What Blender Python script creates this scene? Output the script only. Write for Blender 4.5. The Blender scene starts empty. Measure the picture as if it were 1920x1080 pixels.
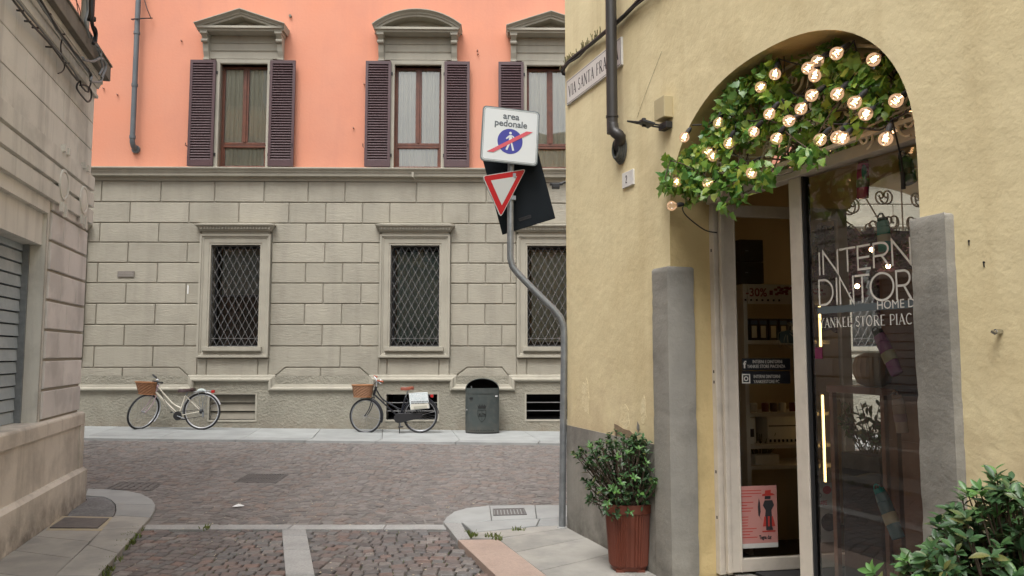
import bpy, bmesh, math, random
from mathutils import Vector, Matrix
R = math.radians
random.seed(7)
rnd = random.Random(11)

# ------------------------------------------------------------------ camera, sky, sun, exposure
sc = bpy.context.scene
CAM_H = 1.55; PITCH = R(4.8); FPX = 1440.0
cd = bpy.data.cameras.new("camera"); cam = bpy.data.objects.new("camera", cd)
sc.collection.objects.link(cam); sc.camera = cam
cam.location = (0, 0, CAM_H); cam.rotation_euler = (R(90) + PITCH, 0, 0)
cd.sensor_width = 36; cd.lens = FPX / 1920 * 36; cd.clip_start = .05; cd.clip_end = 600
SUN_EL, SUN_AZ = R(62), R(200)           # azimuth measured clockwise from +Y (behind the viewer, a little left)
w = bpy.data.worlds.new("World"); sc.world = w; w.use_nodes = True
nt = w.node_tree; bg = nt.nodes["Background"]
sky = nt.nodes.new("ShaderNodeTexSky"); sky.sky_type = 'NISHITA'; sky.sun_disc = False
sky.sun_elevation = SUN_EL; sky.sun_rotation = SUN_AZ; sky.air_density = 1.0; sky.dust_density = 4.0; sky.ozone_density = 1.0
hs = nt.nodes.new("ShaderNodeHueSaturation"); hs.inputs['Saturation'].default_value = .16   # pale overcast
nt.links.new(sky.outputs[0], hs.inputs['Color']); nt.links.new(hs.outputs[0], bg.inputs[0])
bg.inputs[1].default_value = .15
sd = bpy.data.lights.new("sun", 'SUN'); sd.energy = .75; sd.angle = R(26); sd.color = (1, .965, .91)
sun = bpy.data.objects.new("sun", sd); sc.collection.objects.link(sun)
sdir = Vector((math.sin(SUN_AZ) * math.cos(SUN_EL), math.cos(SUN_AZ) * math.cos(SUN_EL), math.sin(SUN_EL)))
sun.rotation_euler = sdir.to_track_quat('Z', 'Y').to_euler(); sun.location = (0, 0, 30)
sc.view_settings.view_transform = 'Standard'; sc.view_settings.look = 'None'
sc.view_settings.exposure = 1.12; sc.view_settings.gamma = 1; sc.view_settings.use_curve_mapping = False
sc.render.engine = 'CYCLES'
sc.cycles.max_bounces = 8; sc.cycles.transparent_max_bounces = 24; sc.cycles.glossy_bounces = 4
sc.cycles.sample_clamp_indirect = 4; sc.cycles.use_denoising = True
sc.cycles.caustics_reflective = False; sc.cycles.caustics_refractive = False

# ------------------------------------------------------------------ survey: where sight lines meet known planes
def ray(x, y):
    a = (x - 960) / FPX; v = (540 - y) / FPX
    return (a, math.cos(PITCH) - v * math.sin(PITCH), math.sin(PITCH) + v * math.cos(PITCH))
def gpt(x, y, z=0.0):
    r = ray(x, y); t = (z - CAM_H) / r[2]; return Vector((r[0] * t, r[1] * t, z))
class Wall:
    """vertical plane: origin o, direction e along it, n out of it; local coordinates (s, d, z)"""
    def __init__(self, ox, oy, ang, flip=False):
        self.o = Vector((ox, oy, 0)); self.e = Vector((math.cos(ang), math.sin(ang), 0))
        self.n = Vector((math.sin(ang), -math.cos(ang), 0))
        if flip: self.n = -self.n
    def W(self, s, d, z): return self.o + self.e * s + self.n * d + Vector((0, 0, z))
    def at(self, x, y, d=0.0):
        r = Vector(ray(x, y)); o = self.o + self.n * d
        t = (o.dot(self.n)) / (r.dot(self.n)); P = r * t
        return ((P - o).dot(self.e), P.z + CAM_H)
    def M(self, s, d, z):                      # right-handed matrix: x along, y into the wall or out, z up
        y = Vector((0, 0, 1)).cross(self.e)
        m = Matrix((self.e, y, Vector((0, 0, 1)))).transposed().to_4x4(); m.translation = self.W(s, d, z); return m
FA = Wall(0, 15.516, R(1.0))                   # the pink and grey building across the street
RC = gpt(1065, 990, .03); RW = Wall(RC.x, RC.y, R(19.5 - 90))      # yellow wall, s grows toward the viewer
LC = gpt(161, 938, .03); LW = Wall(LC.x, LC.y, R(15.5 - 90), flip=True)  # grey stone building on the left
def G(x, y):
    t = min(max((y - 8) / 6, 0), 1); t = t * t * (3 - 2 * t)
    return -0.0125 * (x + 3.2) * t

# ------------------------------------------------------------------ mesh helpers
C = sc.collection
LOC = {}
class MB:
    def __init__(self, frame=None): self.v = []; self.f = []; self.fr = frame
    def P(self, p):
        return self.fr.W(*p) if self.fr else Vector(p)
    def add(self, pts, faces, raw=False):
        b = len(self.v); self.v += [Vector(p) if raw else self.P(p) for p in pts]
        self.f += [tuple(b + i for i in f) for f in faces]
    def hexa(self, p): self.add(p, [(0, 1, 2, 3), (7, 6, 5, 4), (0, 4, 5, 1), (1, 5, 6, 2), (2, 6, 7, 3), (3, 7, 4, 0)])
    def box(self, a0, a1, b0, b1, c0, c1):
        self.hexa([(a0, b0, c0), (a1, b0, c0), (a1, b1, c0), (a0, b1, c0), (a0, b0, c1), (a1, b0, c1), (a1, b1, c1), (a0, b1, c1)])
    def cbox(self, a0, a1, b0, b1, c0, c1, ch=.01):
        """block whose outer (b1) face is chamfered all round"""
        q = [(a0, c0), (a1, c0), (a1, c1), (a0, c1)]; q2 = [(a0 + ch, c0 + ch), (a1 - ch, c0 + ch), (a1 - ch, c1 - ch), (a0 + ch, c1 - ch)]
        pts = [(a, b0, c) for a, c in q] + [(a, b1 - ch, c) for a, c in q] + [(a, b1, c) for a, c in q2]
        self.add(pts, [(i, (i + 1) % 4, 4 + (i + 1) % 4, 4 + i) for i in range(4)] + [(4 + i, 4 + (i + 1) % 4, 8 + (i + 1) % 4, 8 + i) for i in range(4)] + [(8, 9, 10, 11), (3, 2, 1, 0)])
    def tier(self, s0, s1, z0, z1, d0, d1, e0, e1, back=-.05):
        """moulding course with returned ends: protrusion and side overhang grow from (d0,e0) to (d1,e1)"""
        self.hexa([(s0 - e0, back, z0), (s1 + e0, back, z0), (s1 + e0, d0, z0), (s0 - e0, d0, z0),
                   (s0 - e1, back, z1), (s1 + e1, back, z1), (s1 + e1, d1, z1), (s0 - e1, d1, z1)])
    def quad(self, *p): self.add(p, [(0, 1, 2, 3)])
    def poly(self, pts): self.add(pts, [tuple(range(len(pts)))])
    def prism(self, pts, off):
        """closed polygon pts extruded by vector off (local coordinates)"""
        n = len(pts); o = Vector(off)
        self.add([Vector(p) for p in pts] + [Vector(p) + o for p in pts],
                 [tuple(range(n)), tuple(range(2 * n - 1, n - 1, -1))] + [(i, (i + 1) % n, n + (i + 1) % n, n + i) for i in range(n)])
    def sweep(self, path, prof, closed=False):
        """path [(s,z)], prof [(a,d)]: a = offset to the left of the path, d = protrusion; mitred"""
        n = len(path); base = len(self.v); k = len(prof)
        for i in range(n):
            p = Vector(path[i])
            a = Vector(path[(i - 1) % n]); c = Vector(path[(i + 1) % n])
            d1 = (p - a).normalized() if (closed or i > 0) else None
            d2 = (c - p).normalized() if (closed or i < n - 1) else None
            d1 = d1 or d2; d2 = d2 or d1
            n1 = Vector((-d1.y, d1.x)); n2 = Vector((-d2.y, d2.x)); m = (n1 + n2)
            m = m / max(m.dot(n1), .2)
            for (o, d) in prof: self.v.append(self.P((p.x + m.x * o, d, p.y + m.y * o)))
        for i in range(n if closed else n - 1):
            j = (i + 1) % n
            for q in range(k - 1): self.f.append((base + i * k + q, base + j * k + q, base + j * k + q + 1, base + i * k + q + 1))
        if not closed:
            self.f.append(tuple(base + q for q in range(k))); self.f.append(tuple(base + (n - 1) * k + q for q in reversed(range(k))))
    def tube(self, path, r, n=8, caps=True, raw=False, taper=None):
        P = [Vector(p) if raw else self.P(p) for p in path]; base = len(self.v); m = len(P)
        up = Vector((.13, .21, .97)).normalized(); prev = None
        for i in range(m):
            t = ((P[min(i + 1, m - 1)] - P[max(i - 1, 0)])).normalized()
            if prev is None:
                a = t.cross(up if abs(t.dot(up)) < .9 else Vector((1, 0, 0))).normalized()
            else: a = (prev - t * prev.dot(t)).normalized()
            prev = a; b = t.cross(a)
            rr = r if taper is None else r * taper[i] if isinstance(taper, list) else r * (1 + (taper - 1) * i / (m - 1))
            for q in range(n):
                an = 2 * math.pi * q / n; self.v.append(P[i] + (a * math.cos(an) + b * math.sin(an)) * rr)
        for i in range(m - 1):
            for q in range(n): self.f.append((base + i * n + q, base + i * n + (q + 1) % n, base + (i + 1) * n + (q + 1) % n, base + (i + 1) * n + q))
        if caps: self.f.append(tuple(base + q for q in reversed(range(n)))); self.f.append(tuple(base + (m - 1) * n + q for q in range(n)))
    def lathe(self, M, prof, n=16, arc=1.0):
        """profile [(r,h)] turned about the z axis of matrix M"""
        base = len(self.v); k = len(prof)
        for i in range(n):
            an = 2 * math.pi * arc * i / n
            for r_, h in prof: self.v.append(M @ Vector((r_ * math.cos(an), r_ * math.sin(an), h)))
        for i in range(n if arc == 1.0 else n - 1):
            j = (i + 1) % n
            for q in range(k - 1): self.f.append((base + i * k + q, base + j * k + q, base + j * k + q + 1, base + i * k + q + 1))
    def torus(self, M, R0, r, n=32, m=8, a0=0.0, a1=1.0):
        pts = [M @ Vector((R0 * math.cos(2 * math.pi * (a0 + (a1 - a0) * i / n)), R0 * math.sin(2 * math.pi * (a0 + (a1 - a0) * i / n)), 0)) for i in range(n + 1)]
        if a1 - a0 >= 1: pts.append(pts[1])
        self.tube(pts, r, m, caps=a1 - a0 < 1, raw=True)
    def mesh(self, name, org, smooth=False, recalc=True):
        me = bpy.data.meshes.new(name); me.from_pydata([v - org for v in self.v], [], self.f)
        if recalc:
            bm = bmesh.new(); bm.from_mesh(me); bmesh.ops.recalc_face_normals(bm, faces=bm.faces); bm.to_mesh(me); bm.free()
        if smooth:
            me.polygons.foreach_set('use_smooth', [True] * len(me.polygons)); me.set_sharp_from_angle(angle=R(38))
        me.update(); return me
def thing(name, loc, label, cat, group=None):
    o = bpy.data.objects.new(name, None); C.objects.link(o); o.location = loc; o.empty_display_size = .1
    LOC[o] = Vector(loc); return tag(o, label, cat, group)
def tag(o, label=None, cat=None, group=None, kind=None):
    if label: o['label'] = label
    if cat: o['category'] = cat
    if group: o['group'] = group
    if kind: o['kind'] = kind
    return o
def put(name, mb, mat, parent=None, smooth=False, recalc=True, kind=None, bevel=0):
    org = LOC[parent] if parent else Vector((0, 0, 0))
    o = bpy.data.objects.new(name, mb.mesh(name, org, smooth, recalc)); C.objects.link(o)
    o.data.materials.append(mat)
    if parent: o.parent = parent
    LOC[o] = org
    if kind: o['kind'] = kind
    if bevel:
        b = o.modifiers.new('bevel', 'BEVEL'); b.width = bevel; b.segments = 2; b.limit_method = 'ANGLE'
    return o
def inst(name, me, M, parent, mat=None):
    o = bpy.data.objects.new(name, me); C.objects.link(o); o.parent = parent
    o.matrix_basis = Matrix.Translation(-LOC[parent]) @ M; LOC[o] = M.translation.copy()
    return o
def basis(x, y, z, t):
    m = Matrix((x, y, z)).transposed().to_4x4(); m.translation = t; return m

# ------------------------------------------------------------------ materials
MATS = {}
def mat(name, c1, c2=None, ns=6, rough=.8, bump=0, bs=60, stretch=None, stain=0, ss=.8, stc=None, rand=0, spec=.5, metal=0, emit=None, es=0,
        bump2=0, bs2=8, contrast=1.0, detail=6, coat=0, streak=0, obj=False, lowdirt=None, crack=0, huev=0):
    m = bpy.data.materials.new(name); m.use_nodes = True; t = m.node_tree; N = t.nodes; L = t.links
    b = N['Principled BSDF']; b.inputs['Roughness'].default_value = rough; b.inputs['Metallic'].default_value = metal
    b.inputs['Specular IOR Level'].default_value = spec; b.inputs['Coat Weight'].default_value = coat
    if obj: src = N.new('ShaderNodeTexCoord').outputs['Object']
    else: src = N.new('ShaderNodeNewGeometry').outputs['Position']
    def noise(scale, det=6, st=None, ro=.55):
        n = N.new('ShaderNodeTexNoise'); n.inputs['Scale'].default_value = scale; n.inputs['Detail'].default_value = det; n.inputs['Roughness'].default_value = ro
        if st:
            mp = N.new('ShaderNodeMapping'); mp.inputs['Scale'].default_value = st; L.new(src, mp.inputs[0]); L.new(mp.outputs[0], n.inputs['Vector'])
        else: L.new(src, n.inputs['Vector'])
        return n.outputs['Fac']
    def rng(x, a, b_, c=0, d=1):
        r = N.new('ShaderNodeMapRange'); r.inputs[1].default_value = a; r.inputs[2].default_value = b_; r.inputs[3].default_value = c; r.inputs[4].default_value = d; L.new(x, r.inputs[0]); return r.outputs[0]
    def mix(fac, a, b_, mode='MIX'):
        x = N.new('ShaderNodeMix'); x.data_type = 'RGBA'; x.blend_type = mode
        for k, s in ((0, fac), (6, a), (7, b_)):
            if isinstance(s, bpy.types.NodeSocket): L.new(s, x.inputs[k])
            else: x.inputs[k].default_value = s if k == 0 else (*s, 1)
        return x.outputs[2]
    col = None
    if c2: col = mix(rng(noise(ns, detail), .5 - .22 / contrast, .5 + .22 / contrast), c1, c2)
    else:
        x = N.new('ShaderNodeRGB'); x.outputs[0].default_value = (*c1, 1); col = x.outputs[0]
    if stain:
        f = rng(noise(ss, 8, None, .62), .48, .62, 0, stain)
        col = mix(f, col, stc or tuple(c * .45 for c in c1))
    if streak:
        f = rng(noise(1, 5, (4, 4, .30), .65), .50, .66, 0, streak); col = mix(f, col, stc or tuple(c * .5 for c in c1))
    if lowdirt:
        sp = N.new('ShaderNodeSeparateXYZ'); L.new(src, sp.inputs[0])
        g = rng(sp.outputs[2], lowdirt[0], lowdirt[1], 1, 0); nn = rng(noise(5, 8, None, .65), .35, .65)
        mm = N.new('ShaderNodeMath'); mm.operation = 'MULTIPLY'; L.new(g, mm.inputs[0]); L.new(nn, mm.inputs[1])
        col = mix(mm.outputs[0], col, lowdirt[2])
    if rand:
        oi = N.new('ShaderNodeObjectInfo'); ge = N.new('ShaderNodeNewGeometry')
        ad = N.new('ShaderNodeMath'); ad.operation = 'ADD'; L.new(oi.outputs['Random'], ad.inputs[0]); L.new(ge.outputs['Random Per Island'], ad.inputs[1])
        fr = N.new('ShaderNodeMath'); fr.operation = 'FRACT'; L.new(ad.outputs[0], fr.inputs[0])
        if isinstance(rand, list):
            cr = N.new('ShaderNodeValToRGB'); L.new(fr.outputs[0], cr.inputs[0]); e = cr.color_ramp; e.interpolation = 'LINEAR'
            while len(e.elements) < len(rand): e.elements.new(.5)
            for i, c in enumerate(rand): e.elements[i].position = i / (len(rand) - 1); e.elements[i].color = (*c, 1)
            col = mix(rng(noise(ns, 6), .35, .75, .75, 1.2), (0, 0, 0), cr.outputs[0]) if c2 is None else mix(.5, cr.outputs[0], col)
        else:
            v = rng(fr.outputs[0], 0, 1, 1 - rand, 1 + rand)
            h = N.new('ShaderNodeHueSaturation'); L.new(v, h.inputs['Value']); L.new(col, h.inputs['Color'])
            if huev: L.new(rng(fr.outputs[0], 0, 1, .5 - huev, .5 + huev), h.inputs['Hue'])
            col = h.outputs[0]
    L.new(col, b.inputs['Base Color'])
    nrm = None
    for (a, s_, st) in ((bump2, bs2, None), (bump, bs, stretch)):
        if a:
            bn = N.new('ShaderNodeBump'); bn.inputs['Strength'].default_value = 1; bn.inputs['Distance'].default_value = a
            L.new(noise(s_ if not st else 1, 7, None if not st else tuple(s_ * q for q in st), .6), bn.inputs['Height'])
            if nrm: L.new(nrm, bn.inputs['Normal'])
            nrm = bn.outputs[0]
    if nrm: L.new(nrm, b.inputs['Normal'])
    if emit: b.inputs['Emission Color'].default_value = (*emit, 1); b.inputs['Emission Strength'].default_value = es
    MATS[name] = m; return m
def glass(name, tint=(.9, .93, .92), rough=.0, ior=1.45, extra=0.0, wavy=0):
    m = bpy.data.materials.new(name); m.use_nodes = True; t = m.node_tree; N = t.nodes; L = t.links
    N.remove(N['Principled BSDF']); out = N['Material Output']
    tr = N.new('ShaderNodeBsdfTransparent'); tr.inputs[0].default_value = (*tint, 1)
    gl = N.new('ShaderNodeBsdfGlossy'); gl.inputs['Roughness'].default_value = rough
    fr = N.new('ShaderNodeFresnel'); fr.inputs[0].default_value = ior
    ad = N.new('ShaderNodeMath'); ad.operation = 'ADD'; ad.use_clamp = True; ad.inputs[1].default_value = extra; L.new(fr.outputs[0], ad.inputs[0])
    mx = N.new('ShaderNodeMixShader'); L.new(ad.outputs[0], mx.inputs[0]); L.new(tr.outputs[0], mx.inputs[1]); L.new(gl.outputs[0], mx.inputs[2]); L.new(mx.outputs[0], out.inputs[0])
    if wavy:
        n = N.new('ShaderNodeTexNoise'); n.inputs['Scale'].default_value = 2.2; n.inputs['Detail'].default_value = 1
        g = N.new('ShaderNodeNewGeometry'); L.new(g.outputs['Position'], n.inputs['Vector'])
        bn = N.new('ShaderNodeBump'); bn.inputs['Distance'].default_value = wavy; L.new(n.outputs['Fac'], bn.inputs['Height']); L.new(bn.outputs[0], gl.inputs['Normal']); L.new(bn.outputs[0], fr.inputs['Normal'])
    return m
def pl(name, c, rough=.5, **k): return mat(name, c, rough=rough, **k)
m_stone = mat('rusticated_plaster', (.385, .36, .295), (.345, .322, .262), ns=2.5, rough=.9, bump=.009, bs=14, stretch=(.7, .7, 2.6), bump2=.002, bs2=70, stain=.22, ss=1.1, rand=.06, streak=.20)
m_smooth = mat('smooth_stone_paint', (.40, .375, .308), (.365, .342, .28), ns=4, rough=.85, bump=.001, bs=60, stain=.16, ss=1.3, streak=.16)
m_rough = mat('rough_cast_plaster', (.345, .328, .265), (.29, .272, .22), ns=3, rough=.95, bump=.03, bs=17, stretch=(1, 1, 1.5), bump2=.006, bs2=60, lowdirt=(-.05, .35, (.25, .21, .16)), stain=.2, ss=1)
m_groove = mat('joint_backing', (.33, .305, .25), rough=.95)  # one even backing colour, seen in the joints between the blocks
m_salmon = mat('salmon_plaster', (.66, .268, .165), (.625, .28, .185), ns=.9, rough=.9, bump=.003, bs=20, stain=.5, ss=.5, stc=(.56, .24, .165), streak=.32)
m_purple = mat('shutter_paint', (.085, .046, .05), (.072, .040, .044), ns=8, rough=.45, bump=.0006, bs=80)
m_brown = mat('window_wood', (.16, .055, .03), (.09, .035, .022), ns=9, rough=.45, bump=.001, bs=40, stretch=(4, 4, .4))
m_yellow = mat('yellow_plaster', (.76, .655, .41), (.71, .60, .36), ns=1.3, rough=.9, bump=.0010, bs=45, bump2=.022, bs2=1.6, stain=.55, ss=1.1, stc=(.60, .49, .28), streak=.5, lowdirt=(.9, 1.7, (.58, .47, .29)))
m_dado = mat('grey_dado', (.30, .285, .25), (.23, .22, .195), ns=3, rough=.9, bump=.004, bs=30, stain=.5, ss=2.3, stc=(.11, .10, .09), streak=.35, lowdirt=(.0, .30, (.07, .065, .055)))
m_pil = mat('grey_pilaster', (.30, .285, .25), (.25, .24, .215), ns=5, rough=.92, bump=.004, bs=30, bump2=.001, bs2=90, stain=.5, ss=2.2, streak=.3, lowdirt=(0, .4, (.15, .14, .12)))
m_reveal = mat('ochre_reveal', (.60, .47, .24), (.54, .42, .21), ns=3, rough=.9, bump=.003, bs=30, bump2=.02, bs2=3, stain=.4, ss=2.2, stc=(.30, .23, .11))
m_lstone = mat('left_rustic', (.74, .71, .69), (.65, .625, .605), ns=3, rough=.92, bump=.003, bs=40, stain=.35, ss=2, streak=.3, rand=.07)
m_lwall = mat('left_ashlar', (.72, .705, .65), (.64, .63, .58), ns=2, rough=.92, bump=.002, bs=40, stain=.42, ss=1.4, streak=.5, rand=.05)
m_lbase = mat('left_plinth_stone', (.71, .655, .57), (.64, .59, .52), ns=2, rough=.9, bump=.003, bs=30, stain=.4, ss=1.2, stc=(.20, .175, .15), streak=.35, lowdirt=(0, .35, (.16, .14, .12)))
m_cream = mat('cream_plaster', (.62, .52, .33), (.58, .48, .31), ns=1, rough=.9, stain=.1)
m_bluesh = mat('pale_blue_shutter', (.28, .38, .46), rough=.5)
m_frame = mat('door_frame_paint', (.60, .545, .475), (.54, .49, .425), ns=7, rough=.45, stain=.15, ss=9)
m_iron = mat('cream_ironwork', (.78, .70, .58), (.64, .57, .46), ns=20, rough=.5)
m_dark = pl('black_metal', (.018, .018, .02), .45)
m_black = pl('black_rubber', (.02, .02, .022), .7)
m_galv = mat('galvanised_steel', (.30, .32, .335), (.21, .225, .24), ns=18, rough=.42, metal=.55, stain=.25, ss=6)
m_grille = mat('grey_iron_grille', (.21, .205, .20), (.15, .15, .15), ns=15, rough=.5, metal=.3)
m_void = pl('dark_room', (.012, .012, .013), .9)  # near-black colour standing in for the darkness of unlit rooms and hollows
m_blind = pl('grey_blind', (.26, .265, .25), .7)
m_curtain = mat('cream_reflection_curtain', (.84, .79, .64), (.74, .70, .56), ns=1, rough=.9, bump=.02, bs=6, stretch=(3, 3, .1))  # curtain; its bright cream also stands in for the house mirrored in the panes
m_pane = glass('window_glass', (.92, .95, .94), ior=1.5, extra=.10, wavy=.003)
m_paned = glass('dark_window_glass', (.8, .84, .83), ior=1.5, extra=.04)
m_shopglass = glass('shop_glass', (.93, .95, .93), ior=1.5, extra=.07)
m_slab = mat('sidewalk_stone', (.38, .365, .33), (.28, .272, .25), ns=4, rough=.8, bump=.003, bs=25, stain=.35, ss=2.5, stc=(.16, .165, .16), rand=.12)
m_slabf = mat('far_sidewalk_stone', (.36, .375, .37), (.29, .30, .295), ns=3, rough=.7, bump=.003, bs=20, stain=.3, ss=2, stc=(.19, .20, .20), rand=.08)
m_kerb = mat('grey_granite', (.40, .40, .39), (.28, .28, .275), ns=60, rough=.8, bump=.002, bs=60, stain=.3, ss=2.5, rand=.08)
m_pink = mat('pink_granite', (.45, .335, .275), (.33, .26, .225), ns=70, rough=.8, bump=.002, bs=60, stain=.25, ss=2)
m_porph = mat('porphyry_near', (.1, .1, .1), ns=30, rough=.62, bump=.002, bs=60, rand=[(.165, .152, .148), (.20, .14, .12), (.105, .10, .10), (.24, .215, .20), (.17, .168, .165), (.13, .117, .115), (.18, .16, .15), (.155, .153, .155), (.175, .14, .13), (.125, .12, .12), (.17, .15, .145), (.215, .15, .13), (.15, .145, .14)])
m_porphf = mat('porphyry_far', (.1, .1, .1), ns=8, rough=.6, bump=.003, bs=40, rand=[(.19, .165, .152), (.20, .158, .138), (.22, .20, .188), (.125, .116, .113), (.23, .21, .198), (.18, .172, .165), (.175, .155, .146), (.155, .148, .143)])
m_joint = mat('sandy_joint', (.15, .135, .12), (.05, .046, .042), ns=9, rough=1, bump=.004, bs=80)
m_jointf = mat('pale_joint', (.25, .235, .22), (.17, .158, .148), ns=5, rough=1, bump=.003, bs=80)
m_iron_lid = mat('cast_iron', (.17, .16, .155), (.12, .115, .115), ns=14, rough=.6, metal=.3, bump=.002, bs=50)
# ================================================================== SETTING: ground
mb = MB(); mb.quad((-150, -150, -.16), (150, -150, -.16), (150, 150, -.16), (-150, 150, -.16))
tag(put('ground', mb, m_joint, recalc=False), kind='structure')

# ================================================================== the pink and grey building
apt = thing('apartment_building', FA.W(-4, 0, 0), 'salmon plastered town building over a rusticated grey ground floor with barred windows', 'building')
def zF(y, x=500, d=0): return FA.at(x, y, d)[1]
def uF(x, y, d=0): return FA.at(x, y, d)[0]
UL, UR = -24.0, 14.0
Zrow = [zF(y) for y in (339.5, 379.5, 418.5, 455, 493, 531, 569.5, 609, 649, 689)]
z_torus_lo0, z_torus_lo1 = zF(733), zF(720)
# lower windows: opening rectangles
LWIN = []
for (xl, xr, ym) in ((394.5, 487, 555), (732, 824, 555), (988.6, 1081, 555)):
    LWIN.append((uF(xl, ym, -.02), uF(xr, ym, -.02), zF(650), zF(459.5)))
LWIN += [(a - k, b - k, c, d) for a, b, c, d in LWIN[:1] for k in (3.7, 7.4)]; LWIN += [(a + k, b + k, c, d) for a, b, c, d in LWIN[2:3] for k in (3.3, 6.6, 9.9)]
def frame_span(w): return (w[0] - .215, w[1] + .215)
# basement windows
BWIN = []
for (xl, xr, ym) in ((393, 479, 765), (724.5, 820, 765), (987, 1083, 765)):
    BWIN.append((uF(xl, ym), uF(xr, ym), zF(787), zF(739.5)))
# upper windows (clear opening inside the stone jambs)
UWIN = []
for (xl, xr) in ((411.5, 501), (739.5, 827.5), (987.5, 1076)):
    UWIN.append((uF(xl, 215), uF(xr, 215), zF(313), zF(121)))
def holed(mb, s0, s1, z0, z1, holes, d, depth):
    S = sorted({s0, s1, *[h[0] for h in holes], *[h[1] for h in holes]}); Z = sorted({z0, z1, *[h[2] for h in holes], *[h[3] for h in holes]})
    for a, b in zip(S, S[1:]):
        for c, e in zip(Z, Z[1:]):
            ms, mz = (a + b) / 2, (c + e) / 2
            if not any(h[0] < ms < h[1] and h[2] < mz < h[3] for h in holes): mb.quad((a, d, c), (b, d, c), (b, d, e), (a, d, e))
    for h in holes:
        a, b, c, e = h; D = d - depth
        mb.quad((a, d, c), (a, D, c), (a, D, e), (a, d, e)); mb.quad((b, d, c), (b, D, c), (b, D, e), (b, d, e))
        mb.quad((a, d, e), (b, d, e), (b, D, e), (a, D, e)); mb.quad((a, d, c), (b, d, c), (b, D, c), (a, D, c))
GD = -.024
m = MB(FA); holed(m, UL, UR, z_torus_lo0, Zrow[0] + .2, LWIN, GD, .32); put('lower_wall', m, m_groove, apt, recalc=False)
m = MB(FA); holed(m, UL, UR, -.6, z_torus_lo0 + .3, BWIN, -.012 + .03, .30); put('base_wall', m, m_rough, apt, recalc=False)
ZC = zF(316)     # top of the string cornice
m = MB(FA); holed(m, UL, UR, ZC - .1, 11.5, UWIN, -.02, .28); put('upper_wall', m, m_salmon, apt, recalc=False)
m = MB(FA); m.box(UL, UR, -.6, .35, 11.5, 11.8); m.box(UL, UR, -9, -.3, 11.4, 11.5); put('roof_cornice', m, m_smooth, apt)
m = MB(FA); m.quad((UL, -.02, -.6), (UL, -9, -.6), (UL, -9, 11.5), (UL, -.02, 11.5)); m.quad((UR, -.02, -.6), (UR, -9, -.6), (UR, -9, 11.5), (UR, -.02, 11.5)); m.quad((UL, -9, -.6), (UR, -9, -.6), (UR, -9, 11.5), (UL, -9, 11.5)); put('end_wall', m, m_salmon, apt, recalc=False)
# rusticated blocks, course by course (joint positions measured along each course)
J = {0: [190.6, 301.7, 402.7, 495.4, 578, 647, 781, 912], 1: [243.8, 354.6, 448, 541.7, 611, 680, 731, 829.8, 879.5, 975],
     2: [187, 297.5, 574, 643.5, 911, 960], 3: [240, 351.3, 609, 679, 878.5, 943], 4: [183, 295, 573, 642.3, 910.7, 958], 5: [236, 348.5, 606, 677, 877, 942.5],
     6: [180, 290.6, 571, 640.6, 909.5], 7: [232.7, 346, 604, 675.6, 877.3, 941], 8: [176, 286.5, 387.5, 484, 638, 726, 823, 908.5, 987.5]}
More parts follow.
